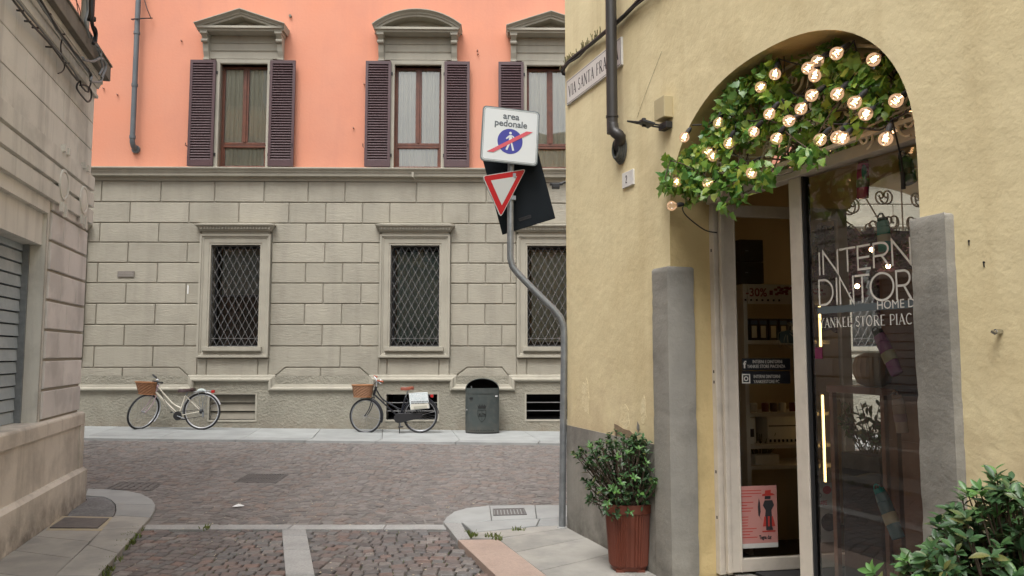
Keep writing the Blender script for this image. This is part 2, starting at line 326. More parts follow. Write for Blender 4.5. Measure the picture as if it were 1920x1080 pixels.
# octagonal humps of the string course: (foot left, top left, top right, foot right)
HUMP = [(-12.6, -12.4, -9.1, -8.9)] if False else []
def hump(xa, xb, xc, xd): return (uF(xa, 702), uF(xb, 689), uF(xc, 689), uF(xd, 702))
HUMPS = [(uF(352, 702) - 4.25, uF(335, 689) - 4.07, uF(335.5, 689), uF(352, 702)), hump(517.7, 534.5, 674.5, 691), hump(857, 875.6, 941.3, 952.7), hump(1108, 1125, 1200, 1217)]
for q_ in (3.3, 6.6, 9.9): HUMPS.append(tuple(h + q_ for h in HUMPS[3]))
ZH0, ZH1 = zF(703), Zrow[9]
blk = 0
def block(a, b, z0, z1, g=.0095, tri=None):
    global blk
    if b - a < .06: return
    q = MB(FA); q.cbox(a + g, b - g, GD - .01, 0, z0 + g, z1 - g, .010); put('stone_block', q, m_stone, apt)
for r in range(9):
    z1, z0 = Zrow[r], Zrow[r + 1]; ym = (339.5, 379.5, 418.5, 455, 493, 531, 569.5, 609, 649, 689)[r] + 19
    js = sorted(uF(x, ym) for x in J[r])
    k = js[0]
    while k > -11: k -= 1.2; js.append(k)
    k = max(js)
    while k < 12: k += 1.1; js.append(k)
    js.sort(); wins = [frame_span(w) for w in LWIN] if 2 <= r <= 8 else []
    if r == 8:                       # the course below the window sills: only the frame bottoms cut it
        zb = zF(671.5)
        for a, b in zip(js, js[1:]):
            cuts = [(max(a, w0), min(b, w1)) for w0, w1 in wins if max(a, w0) < min(b, w1) - .02]
            # outline with chamfered foot where a hump rises into the course above
            segs = [(a, b)]
            for c0, c1 in cuts:
                segs2 = []
                for s in segs:
                    if c0 > s[0]: segs2.append((s[0], c0))
                    if c1 < s[1]: segs2.append((c1, s[1]))
                segs = segs2
                block(c0, c1, ZH0 - .02, zb)
            for s in segs:
                hh = [h for h in HUMPS if h[0] < (s[0] + s[1]) / 2 < h[3]]
                if hh:
                    h = hh[0]; g = .011
                    aa, bb = s[0] + g, s[1] - g
                    def low(u):
                        if u < h[0] or u > h[3]: return ZH0 - .02
                        if u < h[1]: return ZH0 + (ZH1 - ZH0) * (u - h[0]) / (h[1] - h[0]) + g
                        if u > h[2]: return ZH0 + (ZH1 - ZH0) * (h[3] - u) / (h[3] - h[2]) + g
                        return ZH1 + g
                    us = sorted({aa, bb, *[x for x in h if aa < x < bb]})
                    pts = [(u, GD - .01, low(u)) for u in us] + [(bb, GD - .01, z1 - g), (aa, GD - .01, z1 - g)]
                    q = MB(FA); q.prism(pts, (0, -GD + .01, 0)); put('stone_block', q, m_stone, apt, bevel=.008)
                else: block(s[0], s[1], ZH0 - .02, z1)
        continue
    for a, b in zip(js, js[1:]):
        segs = [(a, b)]
        for w0, w1 in wins:
            n2 = []
            for s in segs:
                if w1 <= s[0] or w0 >= s[1]: n2.append(s); continue
                if w0 > s[0]: n2.append((s[0], w0))
                if w1 < s[1]: n2.append((w1, s[1]))
            segs = n2
        for s in segs: block(s[0], s[1], z0, z1)
for h in HUMPS:                      # blocks filling the humps, one mid joint
    mid = uF(601, 700) if h is HUMPS[1] else uF(229, 705) if h is HUMPS[0] else None
    zb = z_torus_lo1 - .02; g = .011
    parts = [[(h[0] + g, zb), (h[3] - g, zb), (h[3] - g, ZH0 - g), (h[2] - g, ZH1 - g), (h[1] + g, ZH1 - g), (h[0] + g, ZH0 - g)]]
    if mid: parts = [[(h[0] + g, zb), (mid - g, zb), (mid - g, ZH1 - g), (h[1] + g, ZH1 - g), (h[0] + g, ZH0 - g)],
                     [(mid + g, zb), (h[3] - g, zb), (h[3] - g, ZH0 - g), (h[2] - g, ZH1 - g), (mid + g, ZH1 - g)]]
    for p in parts:
        q = MB(FA); q.prism([(u, GD - .01, z) for u, z in p], (0, -GD + .01, 0)); put('stone_block', q, m_stone, apt, bevel=.008)
# stepped string course moulding
path = []; zl, zh = z_torus_lo0, zF(715.8)
off = .13
path.append((UL, zl))
for h in HUMPS: path += [(h[0] - .02, zh), (h[0] - .02, zl)] if False else []
pts = [(UL, zh)]
for h in HUMPS: pts += [(h[0] - .01 - off, zh), (h[0] - .01 - off, zl), (h[3] + .01 + off, zl), (h[3] + .01 + off, zh)]
pts.append((UR, zh))
m = MB(FA); m.sweep(pts, [(0, -.02), (0, .045), (.010, .066), (.028, .080), (.05, .080), (.068, .066), (.076, .046), (.082, .04), (.12, .03), (.138, .004), (.138, -.02)])
put('string_course', m, m_smooth, apt)
m = MB(FA)                            # string cornice under the salmon storey
m.sweep([(UL, zF(337)), (UR, zF(337))], [(-.03, -.03), (-.03, .02), (.0, .03), (.045, .035), (.05, .06), (.052, .13), (.115, .135), (.12, .15), (.15, .16), (.185, .20), (.205, .205), (.215, .20), (.235, -.03)])
put('string_cornice', m, m_smooth, apt)

def lower_window(w, i):
    a, b, z0, z1 = w
    m = MB(FA); m.sweep([(a, z0), (a, z1), (b, z1), (b, z0)], [(0, -.30), (0, .03), (.03, .03), (.04, .04), (.13, .042), (.14, .055), (.165, .06), (.175, .08), (.215, .08), (.215, -.04)], closed=True)
    sur = put('window_surround', m, m_smooth, apt)
    m = MB(FA); e = .215; zt = z1 + .215
    m.tier(a - e, b + e, zt - .02, zt + .06, .05, .06, -.04, -.035); m.tier(a - e, b + e, zt + .06, zt + .085, .09, .10, .0, .01)
    m.tier(a - e, b + e, zt + .085, zt + .165, .10, .165, .012, .07); m.tier(a - e, b + e, zt + .165, zt + .19, .185, .185, .09, .09); m.tier(a - e, b + e, zt + .19, zt + .235, .19, .02, .09, -.03)
    put('hood_moulding', m, m_smooth, apt)
    m = MB(FA)                        # carved fringe under the hood
    n = 46
    for k in range(n):
        s = a - e + (b - a + 2 * e) * (k + .5) / n; m.box(s - .009, s + .009, .1, .135 + .02 * (k % 2), zt + .09, zt + .135)
    put('carved_band', m, m_smooth, apt, kind='stuff')
    m = MB(FA); m.box(a - .09, b + .09, -.1, .11, z0 - .085, z0); m.box(a - .09, b + .09, .0, .095, z0 - .1, z0 - .085); put('window_sill', m, m_smooth, apt, bevel=.006)
    m = MB(FA); D = -.30
    m.box(a - .01, b + .01, D - 1.2, D - 1.19, z0 - .1, z1 + .1); put('dark_room', m, m_void, apt)
    m = MB(FA); f = .05
    m.box(a, b, D, D + .045, z0, z0 + f); m.box(a, b, D, D + .045, z1 - f, z1); m.box(a, a + f, D, D + .045, z0 + f, z1 - f); m.box(b - f, b, D, D + .045, z0 + f, z1 - f)
    if i == 0: m.box(a + f, b - f, D, D + .045, (z0 + z1) / 2, (z0 + z1) / 2 + .03)
    fr = put('window_frame', m, m_dark, apt)
    m = MB(FA); m.quad((a + f, D + .02, z0 + f), (b - f, D + .02, z0 + f), (b - f, D + .02, z1 - f), (a + f, D + .02, z1 - f)); put('pane', m, m_paned, fr, recalc=False)
    m = MB(FA)
    if i == 0: m.box(a + .12, b, D - .03, D - .02, (z0 + z1) / 2 + .03, z1 - .06)
    else: m.box(a + .1, b - .04, D - .03, D - .02, z0 + .1, z1 - .1)
    put('blind', m, (m_blind, pl('green_blind', (.20, .25, .225), .6), pl('pale_blind', (.42, .43, .36), .6))[i % 3], apt)
    # diamond grille with riveted crossings
    m = MB(FA); cw, ch = (b - a) / 7.0, (z1 - z0) / 15.0; gd = -.055
    nodes = {}
    for r in range(0, 16):
        for c in range(0, 15):
            if (r + c) % 2 == 0: nodes[(c, r)] = (a + c * cw / 2, z0 + .02 + r * (z1 - z0 - .04) / 15)
    for (c, r), (s, z) in nodes.items():
        for dc in (-1, 1):
            if (c + dc, r + 1) in nodes:
                s2, z2 = nodes[(c + dc, r + 1)]
                m.tube([(s, gd, z), (s2, gd, z2)], .0065, 4, caps=False)
        if 0 < c < 14 and 0 < r < 15: m.box(s - .014, s + .014, gd - .008, gd + .014, z - .011, z + .011)
    m.box(a, b, gd - .006, gd + .006, z0 + .16, z0 + .172); m.box(a, b, gd - .006, gd + .006, z1 - .02, z1 - .005); m.box(a, b, gd - .006, gd + .006, z0 + .005, z0 + .02)
    m.box(a, a + .012, gd - .006, gd + .006, z0, z1); m.box(b - .012, b, gd - .006, gd + .006, z0, z1)
    put('iron_grille', m, m_grille, apt)
for i, w_ in enumerate(LWIN): lower_window(w_, i)

def basement(w, i):
    a, b, z0, z1 = w; m = MB(FA)
    m.sweep([(a, z0), (a, z1), (b, z1), (b, z0)], [(0, -.25), (0, .025), (.035, .03), (.038, -.02)], closed=True); put('basement_surround', m, m_smooth, apt)
    if i == 0:
        m = MB(FA); m.box(a, b, -.2, -.19, z0, z1); put('backing', m, m_void, apt)
        n = 3; h = (z1 - z0) / n
        for k in range(n):
            m = MB(FA); zz = z0 + k * h; m.hexa([(a, -.09, zz), (b, -.09, zz), (b, -.06, zz + .006), (a, -.06, zz + .006), (a, -.13, zz + h - .018), (b, -.13, zz + h - .018), (b, -.10, zz + h - .015), (a, -.10, zz + h - .015)])
            put('board', m, mat('vent_board', (.30, .275, .22), (.23, .21, .17), ns=5, rough=.8) if k == 0 else MATS['vent_board'], apt)
    else:
        m = MB(FA); m.box(a, b, -.9, -.89, z0 - .1, z1 + .1); m.box(a, b, -.9, -.02, z0 - .02, z0 + .001); put('dark_room', m, m_void, apt)
        m = MB(FA); h = (z1 - z0)
        for q in ((1 / 3., 2 / 3.) if i == 2 else (.33, .66)): m.tube([(a, -.03, z0 + h * q), (b, -.03, z0 + h * q)], .009, 6)
        if i == 2: m.tube([(a + (b - a) * .77, -.03, z0), (a + (b - a) * .77, -.03, z1)], .007, 6)
        else: m.tube([(a + .5 * (b - a), -.04, z0), (a + .5 * (b - a), -.04, z1)], .007, 6)
        put('window_bar', m, m_grille, apt)
for i, w_ in enumerate(BWIN): basement(w_, i)

slat_me = None
def upper_window(w, kind, i):
    global slat_me
    a, b, z0, z1 = w; c = (a + b) / 2
    j = .085
    m = MB(FA)                         # stone jambs and head
    m.sweep([(a, z0 - .05), (a, z1), (b, z1), (b, z0 - .05)], [(0, -.26), (0, .055), (.02, .06), (.07, .06), (.075, .045), (.10, .04), (.10, -.03)])
    put('window_surround', m, m_smooth, apt)
    a2, b2 = a - .22, b + .21; zt = z1 + .10
    m = MB(FA)
    zc = zF(61, 450, .2)               # underside of the pediment bed
    m.box(a2, b2, -.02, .05, zt, zt + .20); m.tier(a2 + .04, b2 - .04, zt + .145, zt + .17, .055, .075, 0, .02); m.box(a2, b2, -.02, .04, zt + .20, zc)
    m.box(a2, b2, .03, .055, zt + .33, zt + .335)
    put('frieze', m, m_smooth, apt)
    for s in (a2 - .055, b2 + .055):
        prof = [(.0, zc), (.27, zc), (.28, zc - .05), (.22, zc - .10), (.17, zc - .16), (.155, zc - .26), (.13, zc - .36), (.085, zc - .45), (.07, zc - .50), (.0, zc - .50)]
        m = MB(FA); m.prism([(s - .055, d, z) for d, z in prof], (.11, 0, 0)); m.box(s - .075, s + .075, 0, .30, zc - .055, zc); m.box(s - .062, s + .062, 0, .10, zc - .53, zc - .49)
        m.tube([(s - .066, .20, zc - .17), (s + .066, .20, zc - .17)], .04, 10)
        put('scroll_bracket', m, m_smooth, apt, bevel=.006)
    e = .16
    m = MB(FA); m.tier(a2, b2, zc, zc + .04, .30, .31, e - .03, e - .02, back=0); m.tier(a2, b2, zc + .04, zc + .085, .35, .35, e, e, back=0)
    put('pediment_bed', m, m_smooth, apt)
    zb = zc + .085; L0, L1 = a2 - e - .0, b2 + e + .0
    prof = [(-.115, .0), (-.115, .31), (-.075, .32), (-.07, .35), (-.05, .355), (-.028, .40), (-.014, .43), (.0, .43), (.01, .0)]
    m = MB(FA)
    if kind == 'tri':
        zap = zF(15, 452, .42); run = [(L0 - .05, zb + .03), (c, zap), (L1 + .05, zb + .03)]
        m.sweep(run, prof); put('raking_cornice', m, m_smooth, apt)
        m = MB(FA); m.prism([(L0, .0, zb - .02), (L1, .0, zb - .02), (c, .0, zap - .08)], (0, .06, 0)); m.sweep([(L0 + .42, zb), (c, zap - .30), (L1 - .42, zb)], [(0, .05), (0, .11), (.04, .11), (.05, .05)])
        put('tympanum', m, m_smooth, apt)
    else:
        zap = zF(16, 775, .42); zb += .03; h = zap - zb; hw = (L1 - L0) / 2 + .05; Rr = (h * h + hw * hw) / (2 * h); an = math.asin(hw / Rr)
        run = [(c + Rr * math.sin(-an + 2 * an * k / 22), zap - Rr + Rr * math.cos(-an + 2 * an * k / 22)) for k in range(23)]
        m.sweep(run, prof); put('arched_cornice', m, m_smooth, apt, smooth=True)
        m = MB(FA); m.prism([(s, .0, z - .05) for s, z in run], (0, .06, 0)); put('tympanum', m, m_smooth, apt)
    # timber window
    D = -.13; f = .055
    m = MB(FA); m.box(a, b, D - .05, D, z1 - f, z1); m.box(a, a + f, D - .05, D, z0 + .02, z1 - f); m.box(b - f, b, D - .05, D, z0 + .02, z1 - f); m.box(a, b, D - .05, D + .015, z0 - .0, z0 + .05)
    ztr = zF(272, 455, -.13); m.box(a + f, b - f, D - .05, D + .012, ztr - .055, ztr - .01); m.box(a + f, b - f, D - .05, D + .005, ztr + .0, ztr + .055)
    m.box(c - .06, c - .004, D - .05, D + .005, ztr + .055, z1 - f); m.box(c + .004, c + .06, D - .05, D + .005, ztr + .055, z1 - f); m.box(c - .02, c + .02, D, D + .025, ztr + .055, z1 - f)
    m.box(a + f, a + f + .03, D - .05, D - .01, z0 + .05, ztr - .055); m.box(b - f - .03, b - f, D - .05, D - .01, z0 + .05, ztr - .055)
    fr = put('window_frame', m, m_brown, apt, bevel=.003)
    for (s0, s1, q0, q1) in ((a + f, c - .06, ztr + .055, z1 - f), (c + .06, b - f, ztr + .055, z1 - f), (a + f + .03, b - f - .03, z0 + .05, ztr - .055)):
        m = MB(FA); t = rnd.uniform(-.004, .004); m.quad((s0, D - .03, q0), (s1, D - .03 + t, q0), (s1, D - .03 + t, q1), (s0, D - .03, q1)); put('pane', m, m_pane, fr, recalc=False)
    m = MB(FA)
    n = 40; pp = []
    for k in range(n + 1):
        s = a + (b - a) * k / n; pp.append((s, -.185 + .010 * math.sin(k * 1.9) + .008 * math.sin(k * 4.7)))
    for k in range(n): m.quad((pp[k][0], pp[k][1], z0), (pp[k + 1][0], pp[k + 1][1], z0), (pp[k + 1][0], pp[k + 1][1], z1), (pp[k][0], pp[k][1], z1))
    put('curtain', m, m_curtain, apt, smooth=True, recalc=False)
    m = MB(FA); m.box(a - .1, b + .1, -1.5, -1.49, z0 - .2, z1 + .2); put('dark_room', m, m_void, apt)
    # louvred shutters
    sw = .52; zs0, zs1 = z0 - .03 + .02, z1 + .05
    for side in (0, 1):
        if side == 0: s1_ = a - .065; s0_ = s1_ - sw
        else: s0_ = b + .065; s1_ = s0_ + sw
        d0, d1 = .075, .118; st = .055
        m = MB(FA); m.box(s0_, s0_ + st, d0, d1, zs0, zs1); m.box(s1_ - st, s1_, d0, d1, zs0, zs1); m.box(s0_ + st, s1_ - st, d0, d1, zs0, zs0 + .13); m.box(s0_ + st, s1_ - st, d0, d1, zs1 - .07, zs1)
        m.box(s0_ + st, s1_ - st, d0 + .002, d0 + .006, zs0, zs1)
        sh = put('shutter', m, m_purple, apt, bevel=.003)
        m = MB(FA); hx = s1_ if side == 0 else s0_
        for zz in (zs0 + .25, zs1 - .25): m.box(hx - .02, hx + .03, .05, .08, zz - .03, zz + .03)
        ox = s0_ if side == 0 else s1_; m.tube([(ox - .03, .05, zs0 + .42), (ox - .03, .13, zs0 + .42), (ox - .03, .13, zs0 + .47)], .009, 6)
        put('hinge', m, m_dark, sh)
        n = 37; hh = (zs1 - .07 - zs0 - .13) / n
        if slat_me is None:
            q = MB(); L_ = (sw - 2 * st) / 2
            q.hexa([(-L_, -.022, -.024), (L_, -.022, -.024), (L_, -.016, -.024), (-L_, -.016, -.024), (-L_, .012, .020), (L_, .012, .020), (L_, .018, .020), (-L_, .018, .020)])
            slat_me = q.mesh('slat', Vector((0, 0, 0))); slat_me.materials.append(m_purple)
        for k in range(n): inst('slat', slat_me, FA.M((s0_ + s1_) / 2, .098, zs0 + .13 + (k + .5) * hh), sh)
for i, (w_, kd) in enumerate(zip(UWIN, ('tri', 'arch', 'tri'))): upper_window(w_, kd, i)
# small things on the facade
def W_(fr, x, y, d=0): s, z = fr.at(x, y, d); return (s, d, z)
m = MB(FA); s, z = FA.at(236.5, 514); m.box(s - .165, s + .165, 0, .02, z - .06, z + .06); pq = put('wall_plaque', m, pl('worn_plaque', (.19, .17, .15), .6), apt, bevel=.003)
m = MB(FA)
for r in range(3):
    k = s - .14
    while k < s + .13: l = rnd.uniform(.006, .02); m.box(k, k + l, .02, .0215, z + .03 - r * .03, z + .042 - r * .03); k += l + .006
put('plaque_lettering', m, pl('faded_lettering', (.33, .30, .27), .6), pq, kind='stuff')
m = MB(FA); s, z = FA.at(352.5, 543); m.box(s - .012, s + .012, 0, .006, z - .085, z + .085); put('white_sticker', m, pl('white_paint', (.8, .8, .78), .5), apt)
m = MB(FA); s, z = FA.at(774, 328, .16); m.box(s - .02, s + .02, .14, .2, z - .05, z + .05); m.tube([(s, .18, z - .03), (s + .04, .16, z - .09), (s + .05, .04, z - .13)], .006, 6); put('cable_clip', m, m_smooth, apt)
for (x, y) in ((545, 31), (545, 31), (341, 77), (195, 166), (221, 178), (663, 240), (895, 95), (845, 260), (683, 158), (896, 102)):
    m = MB(FA); s, z = FA.at(x, y, -.02); m.tube([(s, -.03, z), (s, .03, z)], .014 if y > 40 else .03, 6); put('wall_fixing', m, m_smooth if y < 40 else pl('fixing_stain', (.35, .2, .15), .8), apt)
# downpipe on the far facade, leaning bracket and cable
dp = thing('downpipe', FA.W(*W_(FA, 255, 150, .12)), 'grey blue downpipe on the salmon wall ending in a curved outlet', 'downpipe')
s0, z0 = FA.at(248, 268, .12)
m = MB(FA); m.tube([(s0, .12, 9.5), (s0, .12, z0 + .10), (s0 + .0, .12, z0 + .02), (s0 + .01, .09, z0 - .06), (s0 + .02, .0, z0 - .10)], .052, 14); 
for zz in (z0 + .12, z0 + 1.2, z0 + 2.3): m.lathe(Matrix.Translation(FA.W(s0, .12, zz)), [(.05, -.03), (.062, -.03), (.062, .03), (.05, .03)], 14)
m_pipe = mat('zinc_pipe', (.13, .145, .155), (.10, .115, .125), ns=5, rough=.5, metal=.2)
put('pipe', m, m_pipe, dp, smooth=True)
m = MB(FA); q = FA.M(s0 + .02, 0, z0 - .10); m.lathe(q @ Matrix.Rotation(R(90), 4, 'X'), [(.0, .03), (.075, .03), (.085, .015), (.085, -.02)], 18); put('outlet_collar', m, m_pipe, dp, smooth=True)
m = MB(FA); bs_ = FA.at(262, 36, .1); m.tube([(bs_[0] - .17, .02, bs_[1] + .02), (bs_[0] - .16, .12, bs_[1] - .01), (bs_[0], .19, bs_[1] - .03), (bs_[0] + .16, .15, bs_[1] + .0), (bs_[0] + .22, .02, bs_[1] + .06)], .012, 6)
put('bracket', m, m_dark, dp)
cb = MB(FA); cb.tube([(bs_[0] + .20, .05, bs_[1] + .06), (bs_[0] + .15, .1, bs_[1] + .2), (bs_[0] + .05, .1, bs_[1] + .5), (bs_[0] - .1, .1, bs_[1] + 1.2)], .009, 6)
tag(put('overhead_cable', cb, m_dark), 'thin dark cable tied to the pink wall beside the downpipe', 'cable')
# ================================================================== street, sidewalks, cobbles
def inside(p, poly):
    x, y = p; c = False; n = len(poly)
    for i in range(n):
        x0, y0 = poly[i]; x1, y1 = poly[(i + 1) % n]
        if (y0 > y) != (y1 > y) and x < (x1 - x0) * (y - y0) / (y1 - y0) + x0: c = not c
    return c
def pg(lst, z=.035): return [(gpt(x, y, z).x, gpt(x, y, z).y) for x, y in lst]
def slab(name, poly, mt, parent, h=.035, gap=.004, tilt=.0025):
    c = Vector((sum(p[0] for p in poly) / len(poly), sum(p[1] for p in poly) / len(poly)))
    tx, ty = rnd.uniform(-tilt, tilt), rnd.uniform(-tilt, tilt)
    top = []; low = []; bot = []
    for x, y in poly:
        d = Vector((x, y)) - c; L_ = d.length; q = c + d * max(1 - gap / max(L_, .01), .5); q2 = c + d * max(1 - (gap + .006) / max(L_, .01), .5)
        z = G(q.x, q.y) + h + tx * d.x + ty * d.y
        bot.append((q.x, q.y, z - .14)); low.append((q.x, q.y, z - .006)); top.append((q2.x, q2.y, z))
    n = len(poly); m = MB(); m.add(bot + low + top, [(i, (i + 1) % n, n + (i + 1) % n, n + i) for i in range(n)] + [(n + i, n + (i + 1) % n, 2 * n + (i + 1) % n, 2 * n + i) for i in range(n)] + [tuple(range(2 * n, 3 * n))])
    return put(name, m, mt, parent)
walk_l = thing('sidewalk', gpt(200, 960, .035), None, None); walk_l['kind'] = 'structure'
walk_r = thing('sidewalk', gpt(980, 1000, .035), None, None); walk_r['kind'] = 'structure'
walk_f = thing('sidewalk', (-4, 14.4, .03), None, None); walk_f['kind'] = 'structure'
# left: outer kerb arc and inner line
Lo = pg([(164.4, 916), (194, 916.7), (236, 919.7), (266.7, 925.8), (286, 937), (291.7, 946.7), (290, 957.8), (282, 970), (264, 989.7), (222, 1037), (183, 1080)])
Li = pg([(160, 928.6), (194, 931), (208, 937), (216.7, 945), (217, 956), (214, 966), (200, 981), (191.7, 992.5), (164, 1021.7), (139, 1041), (103, 1078.6)])
kout = Vector(Lo[-1]) + (Vector(Lo[-1]) - Vector(Lo[-2])).normalized() * 3.0; kin = Vector(Li[-1]) + (Vector(Lo[-1]) - Vector(Lo[-2])).normalized() * 3.0
m_slabL = m_slab
def ks(i, j, k, l, mt): slab('kerb_stone', Lo[i:j + 1] + list(reversed(Li[k:l + 1])), mt, walk_l)
ks(0, 5, 0, 3, m_slabf); ks(5, 7, 3, 5, m_slabf)
slab('kerb_stone', Lo[7:9] + [Li[7], Li[5]], m_slab, walk_l)
mid1 = tuple((Vector(Lo[8]) + Vector(Lo[9])) / 2); midi = tuple((Vector(Li[8]) * .6 + Vector(Li[7]) * .4))
slab('kerb_stone', [Lo[8], Lo[9], Li[8], Li[7]], m_slab, walk_l)
slab('kerb_stone', [Lo[9], Lo[10], Li[10], Li[8]], m_slab, walk_l)
slab('kerb_stone', [Lo[10], tuple(kout), tuple(kin), Li[10]], m_slab, walk_l)
# west continuation of the kerb along the main street
y0_ = Lo[0][1]; slab('kerb_stone', [(Lo[0][0] - 3, y0_ + .1), Lo[0], Li[0], (Lo[0][0] - 3, y0_ - .3)], m_slabf, walk_l)
wallL = lambda s: (LW.W(s, .0, 0).x, LW.W(s, .0, 0).y)
m_asph = mat('old_asphalt', (.11, .11, .115), (.20, .20, .20), ns=40, rough=.95, bump=.004, bs=60, stain=.4, ss=5, stc=(.26, .26, .255))
cov = pg([(122, 971.7), (204, 973), (183, 991), (93, 990.6)])
slab('asphalt_patch', [(Li[0][0] - .1, Li[0][1]), Li[1], Li[2], Li[3], Li[4], Li[5], cov[1], cov[0], wallL(.6), wallL(-.05)], m_asph, walk_l, h=.03)
slab('yellow_rim', pg([(112, 967), (216, 969), (190, 994.5), (84, 994)]), mat('yellowed_rim', (.45, .36, .22), (.35, .33, .28), ns=12, rough=.9), walk_l, h=.034, gap=0, tilt=0)
# inner slabs on the left, following the wall
def edgeL(t):   # point on inner kerb line, t metres past the cover
    P = Vector(Li[7]); D = (Vector(Li[10]) - Vector(Li[7])).normalized(); q = P + D * t; return (q.x, q.y)
ts = [0.0, .42, .95, 1.5, 2.2, 3.0, 3.9]
s_w = [1.22, 1.62, 2.1, 2.7, 3.4, 4.2, 5.1]
for k in range(len(ts) - 1):
    slab('paving_slab', [edgeL(ts[k]), edgeL(ts[k + 1]), wallL(s_w[k + 1]), wallL(s_w[k])], m_slab, walk_l, h=.032)
lid = MB(); P4 = cov; c4 = Vector((sum(p[0] for p in P4) / 4, sum(p[1] for p in P4) / 4))
lidp = thing('manhole_cover', (c4.x, c4.y, .035), 'dark flat manhole cover with a yellowed rim beside the left plinth', 'manhole cover')
lid.prism([(p[0], p[1], .036) for p in P4], (0, 0, .008)); put('lid', lid, m_iron_lid, lidp)
# right sidewalk
polysR = [
 ('kerb_stone', [(831, 978), (836, 970), (851, 959), (876, 952), (918, 947.5), (922, 975), (866, 979)], m_slabf),
 ('kerb_stone', [(918, 947.5), (1003, 946.6), (1006, 972), (922, 975)], m_slabf),
 ('kerb_stone', [(1003, 946.6), (1120, 947.5), (1120, 968), (1006, 972)], m_slabf),
 ('paving_slab', [(866, 979), (1012, 972.5), (1006, 985.5), (887, 998)], m_slabf),
 ('kerb_stone', [(832, 979), (864, 979.5), (882, 1009), (857, 1011)], m_kerb),
 ('paving_slab', [(888, 999), (1006, 987), (1066, 984), (1050, 992), (932, 1009), (884, 1008)], m_slab),
]
for nm, p, mt in polysR: slab(nm, pg(p), mt, walk_r)
Rk0, Rk1 = pg([(858, 1012), (934.4, 1011)]); Rk2, Rk3 = pg([(930.3, 1080), (1023, 1078)])
dk = (Vector(Rk2) - Vector(Rk0)).normalized(); dki = (Vector(Rk3) - Vector(Rk1)).normalized()
o1 = lambda t: tuple(Vector(Rk0) + dk * t); i1 = lambda t: tuple(Vector(Rk1) + dki * t)
slab('kerb_stone', [Rk0, Rk1, i1(1.35), o1(1.42)], m_pink, walk_r); slab('kerb_stone', [o1(1.42), i1(1.35), i1(4.2), o1(4.2)], m_pink, walk_r)
wallR = lambda s: (RW.W(s, .0, 0).x, RW.W(s, .0, 0).y)
tt = [0, .42, .95, 1.5, 2.1, 2.9, 4.0]; sw_ = [-.05, .38, .9, 1.45, 2.1, 2.95, 4.1]
for k in range(6): slab('paving_slab', [i1(tt[k]), i1(tt[k + 1]), wallR(sw_[k + 1]), wallR(sw_[k])], m_slab, walk_r, h=.033)
slab('paving_slab', [(wallR(-.05)[0], RC.y + .0), i1(0), pg([(932, 1009)])[0], pg([(1050, 991)])[0]], m_kerb, walk_r, h=.03)
x0, y0 = pg([(1120, 947.5)])[0]; slab('kerb_stone', [(x0, y0), (x0 + 6, y0), (x0 + 6, y0 - .5), (x0, pg([(1120, 968)])[0][1])], m_slabf, walk_r)
slab('paving_slab', [(x0 + 6, y0 - .5), (x0, y0 - .5), (RC.x + .2, RC.y), (x0 + 6, RC.y)], m_slabf, walk_r, h=.03)
slab('paving_slab', pg([(1006, 985), (1012, 972), (1120, 968), (1120, 985)]), m_slabf, walk_r, h=.031)
# far sidewalk along the facade
yk = lambda x: 13.42 + .012 * (x + 3.3)
xs = -14.0; 
while xs < 13:
    wd = rnd.uniform(.9, 1.5); x2 = xs + wd
    slab('paving_slab', [(xs, yk(xs)), (x2, yk(x2)), (x2 + .05, yk(x2) + .34), (xs + .05, yk(xs) + .34)], m_slabf, walk_f, gap=.007)
    slab('paving_slab', [(xs + .05, yk(xs) + .34), (x2 + .05, yk(x2) + .34), (x2 - .25, 15.6), (xs - .25, 15.6)], m_slabf, walk_f, gap=.007)
    xs = x2
# granite strips
road = thing('road', (-3, 10, 0), None, None); road['kind'] = 'structure'
lane = thing('cobbled_lane', (-1.5, 6, 0), None, None); lane['kind'] = 'structure'
ys0, ys1 = gpt(600, 984.5).y, gpt(600, 993).y
xa, xb = gpt(262, 988).x, gpt(840, 988).x
cuts = [xa, xa + .75, gpt(395, 988).x, gpt(545, 988).x, gpt(722, 988).x, xb]
for k in range(5): slab('granite_strip', [(cuts[k], ys1), (cuts[k + 1], ys1), (cuts[k + 1], ys0), (cuts[k], ys0)], m_kerb, lane, h=.004, tilt=.001)
ga, gb = gpt(528, 993), gpt(574, 993); gc, gd_ = gpt(590.5, 1080), gpt(535.5, 1080)
def lerp(a, b, t): return (a[0] + (b[0] - a[0]) * t, a[1] + (b[1] - a[1]) * t)
tt = [0, .16, .50, .98, 1.5, 2.0, 2.6]
for k in range(6): slab('granite_strip', [lerp(ga, gd_, tt[k]), lerp(gb, gc, tt[k]), lerp(gb, gc, tt[k + 1]), lerp(ga, gd_, tt[k + 1])], m_kerb, lane, h=.004, tilt=.001)
stripV = [lerp(ga, gd_, -.02), lerp(gb, gc, -.02), lerp(gb, gc, 2.6), lerp(ga, gd_, 2.6)]
# base sheets (the joint filling)
m = MB(); nx, ny = 40, 24
def sheet(x0, x1, y0, y1, nx, ny, dz):
    m = MB(); P = [(x0 + (x1 - x0) * i / nx, y0 + (y1 - y0) * j / ny) for j in range(ny + 1) for i in range(nx + 1)]
    m.add([(x, y, G(x, y) + dz) for x, y in P], [(j * (nx + 1) + i, j * (nx + 1) + i + 1, (j + 1) * (nx + 1) + i + 1, (j + 1) * (nx + 1) + i) for j in range(ny) for i in range(nx)]); return m
put('bedding', sheet(-40, 30, ys1, 16, 60, 20, -.006), m_jointf, road, recalc=False)
put('bedding', sheet(-7, 6, -12, ys1 - .002, 10, 16, -.020), m_joint, lane, recalc=False)
